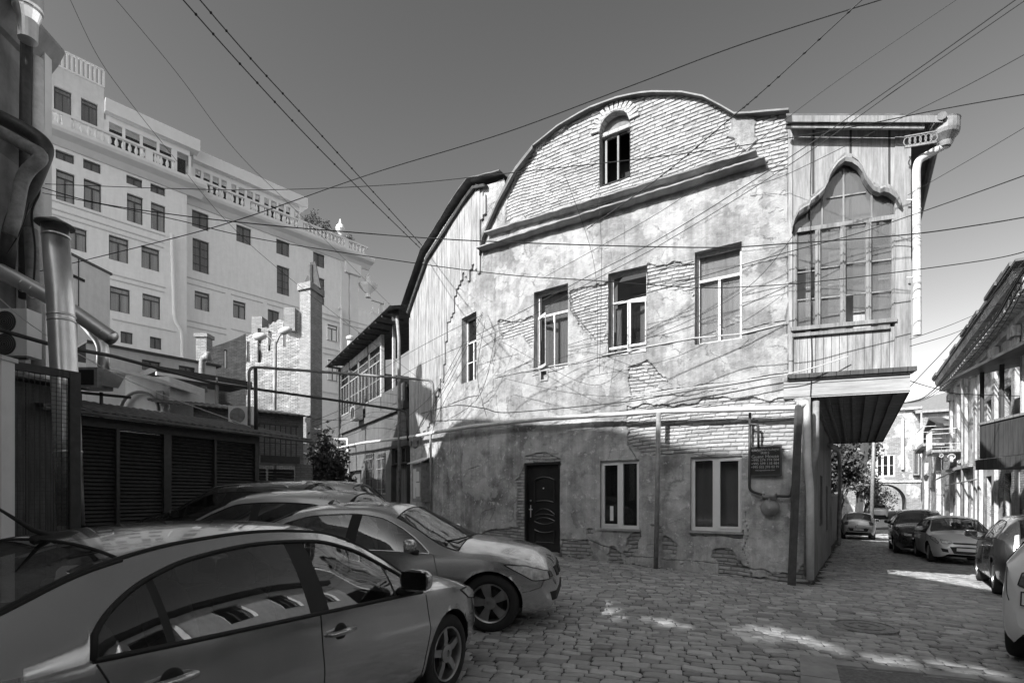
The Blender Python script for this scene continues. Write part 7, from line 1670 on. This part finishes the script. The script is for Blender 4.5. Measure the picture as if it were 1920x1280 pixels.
# near wooden balcony building
NB = Path([tuple(px(1838, 700, 16.2).xy), (px(1838, 700, 16.2).x + .40 * -5 + 1.2, 16.2 - 5 * .915)])
nbt = thing('wooden_balcony', 'dark boarded balcony with slim posts overhanging the parked cars at the right edge', 'balcony', (15, 14, 2)); D2 = Vector((-.24, -.97, 0)).normalized()
b0_ = px(1838, 868, 16.2); NBp = Path([(b0_.x, b0_.y), (b0_.x - .42 * 6 + .9, b0_.y - .9 * 6)])
zb_ = b0_.z; mb = MB(); slab(mb, NBp, 0, NBp.L, zb_ + .12, zb_ + 1.15, -.04, .02); mb.build('board_parapet', MAT['wood_dark'], nbt)
mb = MB(); slab(mb, NBp, -.1, NBp.L, zb_ - .2, zb_ + .1, -1.6, .08); mb.build('floor_slab', MAT['wood_dark'], nbt)
mb = MB(); slab(mb, NBp, -.02, NBp.L, zb_ + 1.15, zb_ + 1.22, -.07, .05); mb.build('handrail', MAT['wood_grey'], nbt)
for i, a in enumerate((.03, 1.05, 2.0, 3.0, 4.2)): mb = MB(); slab(mb, NBp, a - .04, a + .04, zb_ + 1.22, zb_ + 2.75, -.07, .01); mb.build('post', MAT['wood_dark'] if i < 2 else MAT['old_frame'], nbt)
mb = MB(); mb.add([NBp.P(-.5, zb_ + 2.65, .55), NBp.P(NBp.L, zb_ + 2.9, .55), NBp.P(NBp.L, zb_ + 3.3, -2), NBp.P(-.5, zb_ + 3.1, -2), NBp.P(-.5, zb_ + 2.73, .55), NBp.P(NBp.L, zb_ + 2.98, .55), NBp.P(NBp.L, zb_ + 3.38, -2), NBp.P(-.5, zb_ + 3.18, -2)], [(0, 1, 2, 3), (7, 6, 5, 4), (0, 4, 5, 1), (1, 5, 6, 2), (2, 6, 7, 3), (3, 7, 4, 0)]); mb.build('roof', MAT['roof_metal'], nbt)
mb = MB(); slab(mb, NBp, -.1, NBp.L, -2, zb_ - .2, -1.7, -1.5); mb.build('ground_wall', MAT['plaster_grey'], nbt)
mb = MB()
for i in range(5): slab(mb, NBp, .4 + i * 1.1, .6 + i * 1.1, -1, zb_ - .25, -1.5, -1.35)
mb.build('wall_ribs', MAT['plaster_grey'], nbt)
# far part of the right side: lower brick houses, iron balconies
R2 = Path([(18.2 + .54 * 26, 20 + .842 * 26), (18.2 + .54 * 10.8, 20 + .842 * 10.8)]); r2 = thing('gable_brick_house', 'pale brick and plaster house with steep gable beyond the iron balconies', 'house', (26, 34, -1)); zR2 = R2.az(1745, 795)[1]
far2 = [(2, 2.9, .2, 2.2), (5, 5.9, .2, 2.2), (8.5, 9.4, -.4, 1.9), (11.5, 12.3, -.3, 1.7), (6.5, 7.4, 3.2, 4.7), (11., 11.9, 3.2, 4.8)]
V, F, UV, _ = wall_mesh(R2, 0, R2.L, -2, zR2, .2, [q + (.2,) for q in far2], top=lambda A: zR2 - np.abs(A - 9) * .18, height=lambda A, Z: np.where(fbm(A, Z, .8, 4) > .53, 0, .03)); obj('wall', V, F, MAT['sun_plaster2'], r2, uvdata=UV)
for q in far2: window(r2, R2, q, MAT['dark_frame'], MAT['glass'], .06, .12, 2, None, MAT['black'])
mb = MB(); sweep(mb, R2, [(0, zR2 - 1.62), (9, zR2), (R2.L, zR2 - 1.1)], [(-.08, -.2), (-.08, .45), (.05, .45), (.05, -.2)]); mb.build('roof_edge', MAT['roof_metal'], r2); side_close(R2, 6, -2, zR2 - 1.6, end=1, par=r2, mat=MAT['sun_plaster'])
for (p_, q_, h_) in ((10.4, 10.8, 3.2), (3.9, 4.2, 4.)): mb = MB(); slab(mb, R2, p_, q_, -2, h_, .02, .25); mb.build('buttress', MAT['sun_plaster'], r2)
def iron_balcony(P, a0, a1, z, d, label, brackets=True, hgt=1.05, mat='pipe_pale'):
    t = thing('iron_balcony', label, 'balcony', P.P(a0, z, d)); mb = MB(); slab(mb, P, a0, a1, z - .12, z, 0.05, d); mb.build('floor', MAT['wood_grey'], t); mb = MB()
    slab(mb, P, a0, a1, z + hgt - .04, z + hgt, d - .04, d); slab(mb, P, a0, a1, z + .06, z + .09, d - .03, d); 
    a = a0
    while a <= a1 + .01: mb.beam(P.P(a, z, d - .02), P.P(a, z + hgt, d - .02), .018, .018); a += .12
    for k in range(int((a1 - a0) / .35)):
        cc = P.P(a0 + .18 + k * .35, z + .5, d - .02); tn = P.tan(a0); mb.tube([cc + tn * (.15 * math.cos(s_) * (1 - s_ / 9)) + Vector((0, 0, .15 * math.sin(s_) * (1 - s_ / 9))) for s_ in np.linspace(0, 7, 14)], .012, 4)
    for dd in (0,):
        for a in (a0, a1): mb.beam(P.P(a, z + hgt - .02, .05), P.P(a, z + hgt - .02, d), .03, .03); mb.beam(P.P(a, z + .3, .05), P.P(a, z + .3, d), .02, .02)
    mb.build('railing', MAT[mat], t)
    if brackets:
        for a in (a0 + .1, a1 - .1):
            mb = MB(); n_ = P.nrm(a)
            mb.beam(P.P(a, z - .16, 0), P.P(a, z - .16, d), .035, .035); mb.beam(P.P(a, z - .16, .06), P.P(a, z - .75, .06), .035, .035)
            for (c, r_, s0) in (((.35, -.38), .18, 0), ((.7, -.30), .12, 1), ((.15, -.6), .10, 2)):
                mb.tube([P.P(a, z + c[1] + r_ * math.sin(s_ + s0) * (1 - s_ / 9), c[0] * d + r_ * math.cos(s_ + s0) * (1 - s_ / 9)) for s_ in np.linspace(0, 7.5, 18)], .018, 5)
            mb.build('scroll_bracket', MAT[mat], t)
    return t
zz = RR.az(1800, 848)[1]; iron_balcony(RR, 1.1, 3.6, zz + .1, 1.25, 'ornate iron balcony on scroll brackets beside the dark wooden balcony')
zz = R2.az(1750, 850)[1]; iron_balcony(R2, 9.5, 13., zz + .2, 1.1, 'white lattice balcony on the farther brick house above the lane', False)
# end of the lane: arch building and block with big pale roof
ES = Vector((.842, -.54)); e0 = px(1640, 900, 48).xy; EP = Path([tuple(e0 - ES * 5.5), tuple(e0 + ES * 8)])
eb = thing('arch_building', 'pale building closing the lane with a dark vaulted carriage arch below a three pane window', 'building', (32, 48, -1.4)); zg = gz(e0.x, e0.y)
cA = EP.az(1659, 900)[0]; ra = 1.55; zsp = HC + (930 - 940) / 1000 * 47.5; zTop = EP.az(1650, 772)[1]; wE = EP.rect(1643, 852, 1678, 893)
V, F, UV, _ = wall_mesh(EP, 0, cA + 2.55, -3, zTop, .5, [(cA - ra, cA + ra, -3, zsp + ra, .4), wE + (.2,)]); obj('wall', V, F, MAT['sun_plaster2'], eb, uvdata=UV)
mb = MB(); n = 16
for i in range(n):
    t0, t1 = math.pi * i / n, math.pi * (i + 1) / n; x0, x1 = cA + ra * math.cos(t0), cA + ra * math.cos(t1); y0, y1 = zsp + ra * math.sin(t0), zsp + ra * math.sin(t1)
    Vv = [EP.P(x1, y1, .01), EP.P(x0, y0, .01), EP.P(x0, zsp + ra + .01, .01), EP.P(x1, zsp + ra + .01, .01)]; nb_ = EP.nrm(0) * 5; mb.add(Vv, [(0, 1, 2, 3)]); mb.add([Vv[0], Vv[1], Vv[1] - nb_, Vv[0] - nb_], [(0, 1, 2, 3)])
mb.build('vault', MAT['plaster_grey'], eb); window(eb, EP, wE, MAT['old_frame'], MAT['glass'], .12, .08, 3, None, MAT['black'], mull=.16, rows=(.5,))
for sg in (-1, 1): mb = MB(); a = cA + ra * sg; p = EP.P(a, 0); q = p - EP.nrm(0) * 5; mb.add([(p.x, p.y, -3), (q.x, q.y, -3), (q.x, q.y, zsp), (p.x, p.y, zsp)], [(0, 1, 2, 3)]); mb.build('passage_wall', MAT['plaster_grey'], eb)
mb = MB(); slab(mb, EP, 0, cA + 2.6, zTop, zTop + .2, -5, .35); slab(mb, EP, 0, cA + 2.6, zsp + ra + .15, zsp + ra + .3, .0, .15); mb.build('cornice', MAT['sun_plaster'], eb)
mb = MB(); mb.tube([EP.px(1692, 785, .2), EP.px(1692, 880, .2)], .12, 8); mb.build('downpipe', MAT['pipe_pale'], eb)
fe2 = thing('hipped_roof_house', 'tall plain house with a big smooth pitched roof right of the arch', 'house', (36, 46, -1.4)); FP = Path([tuple(EP.P(cA + 2.6, 0, .5).xy), tuple((EP.P(cA + 2.6, 0, .5).xy + ES * 4.6))]); zF = FP.az(1710, 772)[1]
wF = [FP.rect(1712, 842, 1724, 890)]
V, F, UV, _ = wall_mesh(FP, 0, FP.L, -3, zF, .5, [q + (.2,) for q in wF], height=lambda A, Z: (fbm(A, Z, .8, 3) - .5) * .06); obj('wall', V, F, MAT['sun_plaster2'], fe2, uvdata=UV)
for q in wF: window(fe2, FP, q, MAT['pipe_grey'], MAT['glass'], .1, .1, 1, None, MAT['curtain_dim'])
rt = px(1788, 728, 52); mb = MB(); A1, A2 = FP.P(-.5, zF, .5), FP.P(FP.L + 2.5, zF, .5); mb.add([A1, A2, rt + Vector((2, 2, .3)), rt + Vector((-5, 3, -1.4)), A1 - Vector((0, 0, .2)), A2 - Vector((0, 0, .2))], [(0, 1, 2), (0, 2, 3), (0, 4, 5, 1)]); mb.build('roof', MAT['pipe_grey'], fe2)
iron_balcony(FP, .2, 1.9, FP.az(1710, 916)[1], .9, 'small white iron balcony on the house right of the arch', False, 1.3, 'white_frame')
# building beyond the arch so the passage is closed by a lit yard
yb_ = thing('yard_wall', 'pale yard wall glimpsed through the carriage arch', 'wall', (42, 62, -1.5)); YP = Path([tuple(px(1620, 900, 66).xy), tuple(px(1720, 900, 62).xy)]); V, F, UV, _ = wall_mesh(YP, -6, YP.L + 8, -3, 6, 2.); obj('face', V, F, MAT['plaster_grey'], yb_, uvdata=UV); mb = MB(); slab(mb, YP, -6, YP.L + 8, 6, 6.2, -.5, .1); mb.build('coping', MAT['stone'], yb_)
# left side of the lane beyond the gallery
lv = thing('lane_wall', 'rough low wall under the vines on the left of the lane', 'wall', (12.5, 22, -.8)); LV = Path([(SW.x[-1] - .2, SW.y[-1] + .1), (SW.x[-1] + .54 * 20, SW.y[-1] + .842 * 20)]); V, F, UV, _ = wall_mesh(LV, 0, LV.L, -2.5, 1.6, .4, height=lambda A, Z: (fbm(A, Z, .8, 3) - .5) * .1); obj('face', V, F, MAT['plaster_grey'], lv, uvdata=UV); mb = MB(); slab(mb, LV, 0, LV.L, 1.6, 1.72, -.3, .06); mb.build('coping', MAT['stone'], lv)
hb_ = thing('lane_house', 'tall shaded house behind the vines on the left of the lane', 'house', (20, 40, -1)); HB = Path([(SW.x[-1] + .54 * 3 - 2., SW.y[-1] + .842 * 3 + 1.2), (SW.x[-1] + .54 * 30 - 2., SW.y[-1] + .842 * 30 + 1.2)]); V, F, UV, _ = wall_mesh(HB, 0, HB.L, -2.5, 6.2, 1., [(4 + i * 4, 5.2 + i * 4, 3., 4.8, .2) for i in range(5)]); obj('wall', V, F, MAT['plaster_grey'], hb_, uvdata=UV)
for i in range(5): window(hb_, HB, (4 + i * 4, 5.2 + i * 4, 3., 4.8), MAT['dark_frame'], MAT['glass'], .06, .1, 2, None, MAT['black'])
mb = MB(); slab(mb, HB, -.3, HB.L, 6.2, 6.35, -5, .5); mb.build('roof', MAT['roof_metal'], hb_)
for i, (u, v, Y, rx, rz, n, mt, lb_) in enumerate(((1572, 872, 26, .9, .9, 3200, 'leaf', 'dark hanging vine mass just beyond the old house gallery'), (1597, 893, 34, 1.1, 1.3, 3600, 'leaf_l', 'sunlit leafy vine over the pale hatchback'), (1634, 925, 38, .8, .8, 1600, 'leaf_l', 'bright trailing vine spilling right of the leaning pole'), (1596, 858, 36, 1.8, 1.8, 4600, 'leaf', 'tall dark tree crown above the lane wall'), (1660, 938, 60, 1.5, 1.4, 500, 'leaf_l', 'small sunlit tree seen through the arch'))):
    q = px(u, v, Y); plant('vine' if i < 3 else 'tree', lb_, 'vine' if i < 3 else 'tree', (q.x - (.9 if i < 4 else 0), q.y + .5, gz(q.x, q.y)), q, (rx, .8, rz), n, .12, 60 + i, mt, clumps=22)
mb = MB(); mb.beam(px(1609, 975, 34), px(1624, 800, 34), .32, .32); tag(mb.build('leaning_trunk_post', MAT['bark'], None), 'thick dark leaning timber post among the vines', 'post')
mb = MB(); mb.tube([px(1634, 968, 33), px(1640, 780, 33)], .12, 10, radii=[.12, .09]); tag(mb.build('utility_pole', MAT['pipe_grey'], None, smooth=True), 'slim pale utility pole on the left of the lane', 'utility pole')
# ================================================================= SQUARE'S UNSEEN SIDE (behind and right of the camera)
MAT['white_wall'] = M_plaster('whitewashed_wall', .80, .2)
OP = Path([(15.6, 13.6), (7.6, 1.6), (3.4, -7.5), (-4, -16)]); ob = thing('opposite_house', 'sunlit plastered house on the open side of the square', 'house', (6, -4, 0))
wo_ = [(1.5 + i * 2.6, 2.7 + i * 2.6, z, z + 1.9, .25) for i in range(11) for z in (1.0, 4.4, 7.4)]
V, F, UV, _ = wall_mesh(OP, 0, OP.L, -1, 10.4, .6, wo_); obj('wall', V, F, MAT['white_wall'], ob, uvdata=UV)
for q in wo_: window(ob, OP, q[:4], MAT['dark_frame'], MAT['glass'], .08, .12, 2, .7, MAT['black'])
mb = MB(); sweep(mb, OP, [(a, 10.4) for a in np.linspace(0, OP.L, 12)], [(-.4, 0), (-.3, .3), (.1, .6), (.2, .6), (.2, 0)]); mb.build('cornice', MAT['roof_metal'], ob)
mb = MB(); slab(mb, OP, 5, 17, 3.9, 4.05, 0, .9); a = 5.
while a < 17: mb.beam(OP.P(a, 4.05, .85), OP.P(a, 4.95, .85), .03, .03); a += .15
slab(mb, OP, 5, 17, 4.93, 5.0, .82, .88); mb.build('long_balcony', MAT['dark_metal'], ob)
mb = MB(); mb.tube([OP.P(11, 10.3, .15), OP.P(11, 0, .15)], .07, 8); mb.build('downpipe', MAT['white_frame'], ob)
# ================================================================= CABLES
CN = 0
def cable(label, pts, r=.009, mat='cable', group='overhead cables', beads=0, name='overhead_cable'):
    P_ = [px(*p) for p in pts]; out = []
    # smooth through the points
    n = len(P_)
    for i in range(n - 1):
        p0 = P_[max(i - 1, 0)]; p1 = P_[i]; p2 = P_[i + 1]; p3 = P_[min(i + 2, n - 1)]
        for k in range(8):
            t = k / 8; out.append(.5 * ((2 * p1) + (p2 - p0) * t + (2 * p0 - 5 * p1 + 4 * p2 - p3) * t * t + (3 * p1 - p0 - 3 * p2 + p3) * t ** 3))
    out.append(P_[-1]); mb = MB(); mb.tube(out, r, 5)
    if beads:
        for i in range(beads):
            j = int((i + .5) / beads * (len(out) - 1)); d = (out[j + 1] - out[j]).normalized(); mb.lathe(out[j], [(r, -.03), (r * 2.2, 0), (r, .03)], 6, ax=d)
    o = mb.build(name, MAT[mat], None, uv=False); tag(o, label, 'cable', group); return o
cable('thick cable rising from lower left to the top edge right of centre', [(60, 512, 12), (320, 448, 11), (460, 408, 10.5), (640, 345, 10), (740, 312, 9.5), (950, 248, 9), (1186, 160, 8.5), (1400, 80, 8), (1700, -15, 7.5)], .0085)
cable('beaded cable slanting from the top edge, left one of the pair', [(330, -15, 9), (450, 120, 10.5), (580, 260, 12.5), (700, 380, 15), (795, 472, 18)], .012, beads=14)
cable('beaded cable slanting from the top edge, right one of the pair', [(362, -15, 9), (470, 110, 10.5), (590, 240, 12.5), (700, 360, 15), (802, 472, 18)], .012, beads=14)
cable('hair thin cable falling steeply across the cream block roof gallery', [(125, -15, 9), (180, 100, 9.5), (235, 180, 10), (330, 300, 11), (430, 420, 12), (560, 535, 13), (800, 720, 16)], .0045)
cable('hair thin cable falling from the top edge toward the alley house', [(205, -15, 9), (330, 135, 10), (440, 280, 11), (560, 400, 12.5), (740, 580, 16)], .0045)
cable('nearly level cable crossing in front of the flank roof', [(85, 345, 12), (300, 353, 11.5), (500, 356, 11), (740, 346, 10.5), (961, 324, 9.6), (1300, 286, 8.8), (1556, 246, 8.4), (1760, 206, 8), (1940, 174, 7.6)], .0075)
cable('thick dark cable from the left building past the gable moulding', [(80, 352, 11.5), (180, 380, 11), (330, 403, 10.5), (480, 420, 10), (640, 434, 10), (900, 452, 9.6), (1300, 464, 9.2), (1476, 457, 9), (1700, 440, 8.6), (1840, 421, 8.4), (1940, 404, 8)], .010)
cable('dark cable just below the thick one, passing over the upper windows', [(80, 362, 11.5), (200, 385, 11), (330, 412, 10.5), (480, 447, 10.2), (740, 488, 10), (950, 515, 9.6), (1115, 526, 9.5), (1300, 539, 9.4), (1430, 536, 9), (1577, 523, 8.8), (1840, 489, 8.4), (1940, 467, 8)], .008)
cable('upper of two parallel cables running down left across the facade', [(1925, -15, 6), (1685, 155, 7.2), (1476, 298, 8.4), (1240, 446, 10), (1080, 530, 11), (880, 636, 13.2)], .007)
cable('lower of two parallel cables running down left across the facade', [(1945, -15, 6), (1695, 158, 7.2), (1476, 312, 8.4), (1240, 458, 10), (1060, 555, 11.5), (905, 650, 13.2)], .006)
cable('twisted cable from the top edge to the step of the gable', [(1632, -15, 7), (1442, 160, 8), (1366, 225, 8.6), (1240, 330, 9.6), (1100, 430, 11)], .009, beads=20)
cable('thin cable from the top edge crossing the gable brickwork', [(1815, -15, 7), (1558, 160, 8), (1400, 280, 9), (1240, 396, 10.4), (1020, 520, 12.4)], .005)
cable('thin cable from the right edge to the plaster beside the oriel', [(1940, 92, 6.5), (1814, 160, 7.2), (1687, 223, 8.), (1480, 325, 9.7), (1400, 352, 10.3)], .005)
cable('short thin cable from the right edge to the corner post', [(1940, 228, 7), (1840, 287, 8), (1702, 366, 9.3)], .004)
cable('cable from the right edge sagging across the oriel glazing', [(1940, 322, 7), (1840, 358, 8), (1705, 405, 9), (1600, 440, 9.4), (1476, 473, 9.6), (1240, 541, 10.5), (1100, 590, 11.5)], .008)
cable('thin slack line across the oriel window toward the lower facade', [(1500, 425, 9.3), (1400, 540, 10), (1240, 624, 10.8), (1080, 680, 12)], .005)
cable('upper parallel wire from oriel corner to the ornate house', [(1706, 636, 9.3), (1790, 606, 12), (1866, 573, 15)], .006)
cable('lower parallel wire from oriel corner to the ornate house', [(1706, 649, 9.3), (1790, 624, 12), (1868, 590, 15)], .006)
cable('straight wire from gallery corner to the upper right edge', [(1703, 728, 10), (1800, 625, 11), (1940, 467, 12)], .007)
cable('wire sagging from the gallery floor across to the wooden balcony', [(1703, 713, 10), (1750, 727, 12), (1800, 738, 14), (1940, 743, 15)], .009)
for i, (dx, dy, r_) in enumerate(((0, 0, .03), (8, 6, .022), (-5, 2, .018), (14, 12, .016))):
    cable(('thickest', 'second thickest', 'uppermost', 'lowest')[i] + ' strand of the cable bundle over the right side of the lane', [(1945 + dx, 470 + dy, 13), (1900 + dx, 540 + dy, 15), (1865 + dx, 600 + dy, 17), (1810 + dx, 668 + dy, 21), (1760 + dx * .5, 722 + dy * .6, 26), (1725, 748 + dy * .3, 33), (1690, 756, 42)], r_, group='cable bundle over the lane')
# facade cables
cable('cable stapled along the facade just above the gas main', [(1476, 700, 9.9), (1400, 716, 10.3), (1280, 735, 10.9), (1180, 752, 11.5), (1020, 768, 12.6), (940, 773, 13.5), (905, 765, 13.7), (850, 760, 14.6), (790, 775, 17.)], .012)
cable('thin line from the bracket on the facade to the oriel parapet', [(1590, 668, 9.6), (1480, 700, 9.8), (1300, 726, 10.6), (1180, 742, 11.2)], .010, 'pipe_pale')
rc_ = random.Random(9)
lab = ['falling steeply past the plank flank', 'swinging from the wall bracket to the alley corner', 'drooping toward the meter cabinet', 'stretched from the flank to the alley pipe', 'hanging slack beside the narrow window', 'reaching down to the gas main bend', 'crossing the lower flank diagonally', 'drawn tight toward the alley porch']
for i, (a, b, c) in enumerate((((905, 585, 13.5), (850, 690, 14), (790, 800, 16)), ((905, 590, 13.4), (840, 720, 14.5), (775, 820, 17)), ((900, 640, 13.4), (820, 780, 15), (800, 880, 16.5)), ((935, 620, 13), (760, 700, 16.5), (640, 790, 22)), ((910, 600, 13.4), (895, 700, 13.6), (912, 780, 13.5)), ((930, 625, 13.2), (900, 740, 14), (835, 790, 15)), ((870, 640, 13.8), (810, 740, 15.5), (740, 800, 18)), ((905, 590, 13.4), (770, 660, 16), (640, 740, 22)))):
    cable('thin service wire ' + lab[i], [a, b, c], .006, group='service wires round the house corner')
for i, (a, b, c) in enumerate((((1060, 330, 11), (1115, 500, 11.5), (1120, 680, 11.9)), ((1122, 340, 11.2), (1128, 500, 11.3), (1124, 700, 11.7)), ((1000, 700, 12.6), (1100, 660, 11.9), (1260, 720, 10.9)), ((930, 705, 13.2), (1060, 735, 12), (1180, 745, 11.3)), ((940, 640, 13.2), (1100, 720, 11.7), (1170, 690, 11.2)))):
    cable('thin slack wire on the facade ' + ('left of the attic window', 'dropping straight below the attic window', 'rising across the string course', 'drooping under the left upper window', 'crossing between the two left windows')[i], [a, b, c], .0045, group='slack wires on the facade')
cable('hanging cable knot at the left building corner', [(70, 330, 11), (74, 360, 11), (60, 400, 11), (66, 470, 11.1), (62, 545, 11.2)], .02)
cable('loose looping cable beside the twin fan unit', [(10, 480, 10.8), (40, 430, 10.8), (55, 380, 10.8)], .012)
cable('wires fanning from the left corner over the fence', [(0, 560, 9), (60, 610, 9.5), (150, 665, 10.5), (280, 730, 12), (470, 800, 14.5)], .010, 'pipe_pale')
for i, (v0, v1) in enumerate(((800, 742), (785, 770), (815, 760), (790, 725), (830, 790))):
    cable('alley tangle wire ' + ('sagging lowest by the ivy', 'level with the gas loop', 'over the terrace railing', 'highest of the tangle', 'touching the pale elbow pipe')[i], [(585, v0, 19), (640, (v0 + v1) / 2 + 10, 20), (700, v1 + 12, 20), (765, v1 + 20, 18.6)], .008, group='tangled wires in the alley')
# ---------------------------------------------------------------- smaller lane details
t = thing('canvas_awning', 'dark torn canvas awning on a bent frame under the iron balcony', 'awning', RR.P(2.2, 2.4, .4)); mb = MB()
mb.add([RR.P(1.6, 3.0, .03), RR.P(3.0, 3.0, .03), RR.P(3.0, 2.5, 1.0), RR.P(1.6, 2.4, 1.0), RR.P(1.6, 2.97, .03), RR.P(3.0, 2.97, .03), RR.P(3.0, 2.47, 1.0), RR.P(1.6, 2.37, 1.0)], [(0, 1, 2, 3), (7, 6, 5, 4), (0, 4, 5, 1), (1, 5, 6, 2), (2, 6, 7, 3), (3, 7, 4, 0)]); mb.build('canvas', MAT['dark_metal'], t)
mb = MB(); mb.tube([RR.P(1.6, 2.4, 1.0), RR.P(3.0, 2.47, 1.0)], .02, 6); mb.build('frame', MAT['pipe_grey'], t)
pipe('lane_downpipe', 'thin downpipe between pilasters of the ornate house', [RR.P(5.0, 7.2, .25), RR.P(5.0, -1, .25)], .05, 'pipe_grey', 'downpipe')
pipe('lane_gas_pipe', 'thin gas pipe running level along the ornate house wall', [RR.P(.1, 2.2, .3), RR.P(4.5, 2.25, .3), RR.P(9, 2.3, .3)], .03, 'pipe_grey', 'gas pipe')
t = thing('wall_lantern', 'iron wall lantern on a long bracket on the farther brick house', 'lantern', R2.P(12.5, 2.6, .9)); mb = MB(); mb.beam(R2.P(12.5, 2.9, 0), R2.P(12.5, 2.95, .9), .03, .03); mb.build('bracket', MAT['dark_metal'], t); mb = MB(); mb.lathe(R2.P(12.5, 2.5, .9), [(.06, 0), (.13, .28), (.15, .30), (.03, .42)], 8); mb.build('lamp_housing', MAT['dark_metal'], t)
t = thing('tv_aerial', 'spindly television aerial standing behind the roof at the lane end', 'aerial', px(1776, 735, 40)); mb = MB(); mb.tube([px(1776, 740, 40), px(1774, 672, 40)], .03, 5)
for v in (700, 710, 719): mb.beam(px(1764, v, 40), px(1788, v + 2, 40), .025, .025)
mb.beam(px(1769, 675, 40), px(1780, 674, 40), .03, .03); mb.build('mast', MAT['dark_metal'], t)
mb = MB(); a = .3
while a < NBp.L: mb.beam(NBp.P(a, zb_ + 1.22, -.9), NBp.P(a, zb_ + 2.6, -.9), .06, .06); a += .75
slab(mb, NBp, 0, NBp.L, zb_ + .1, zb_ + 1.5, -1.3, -1.2); mb.build('inner_screen', MAT['wood_grey'], nbt)
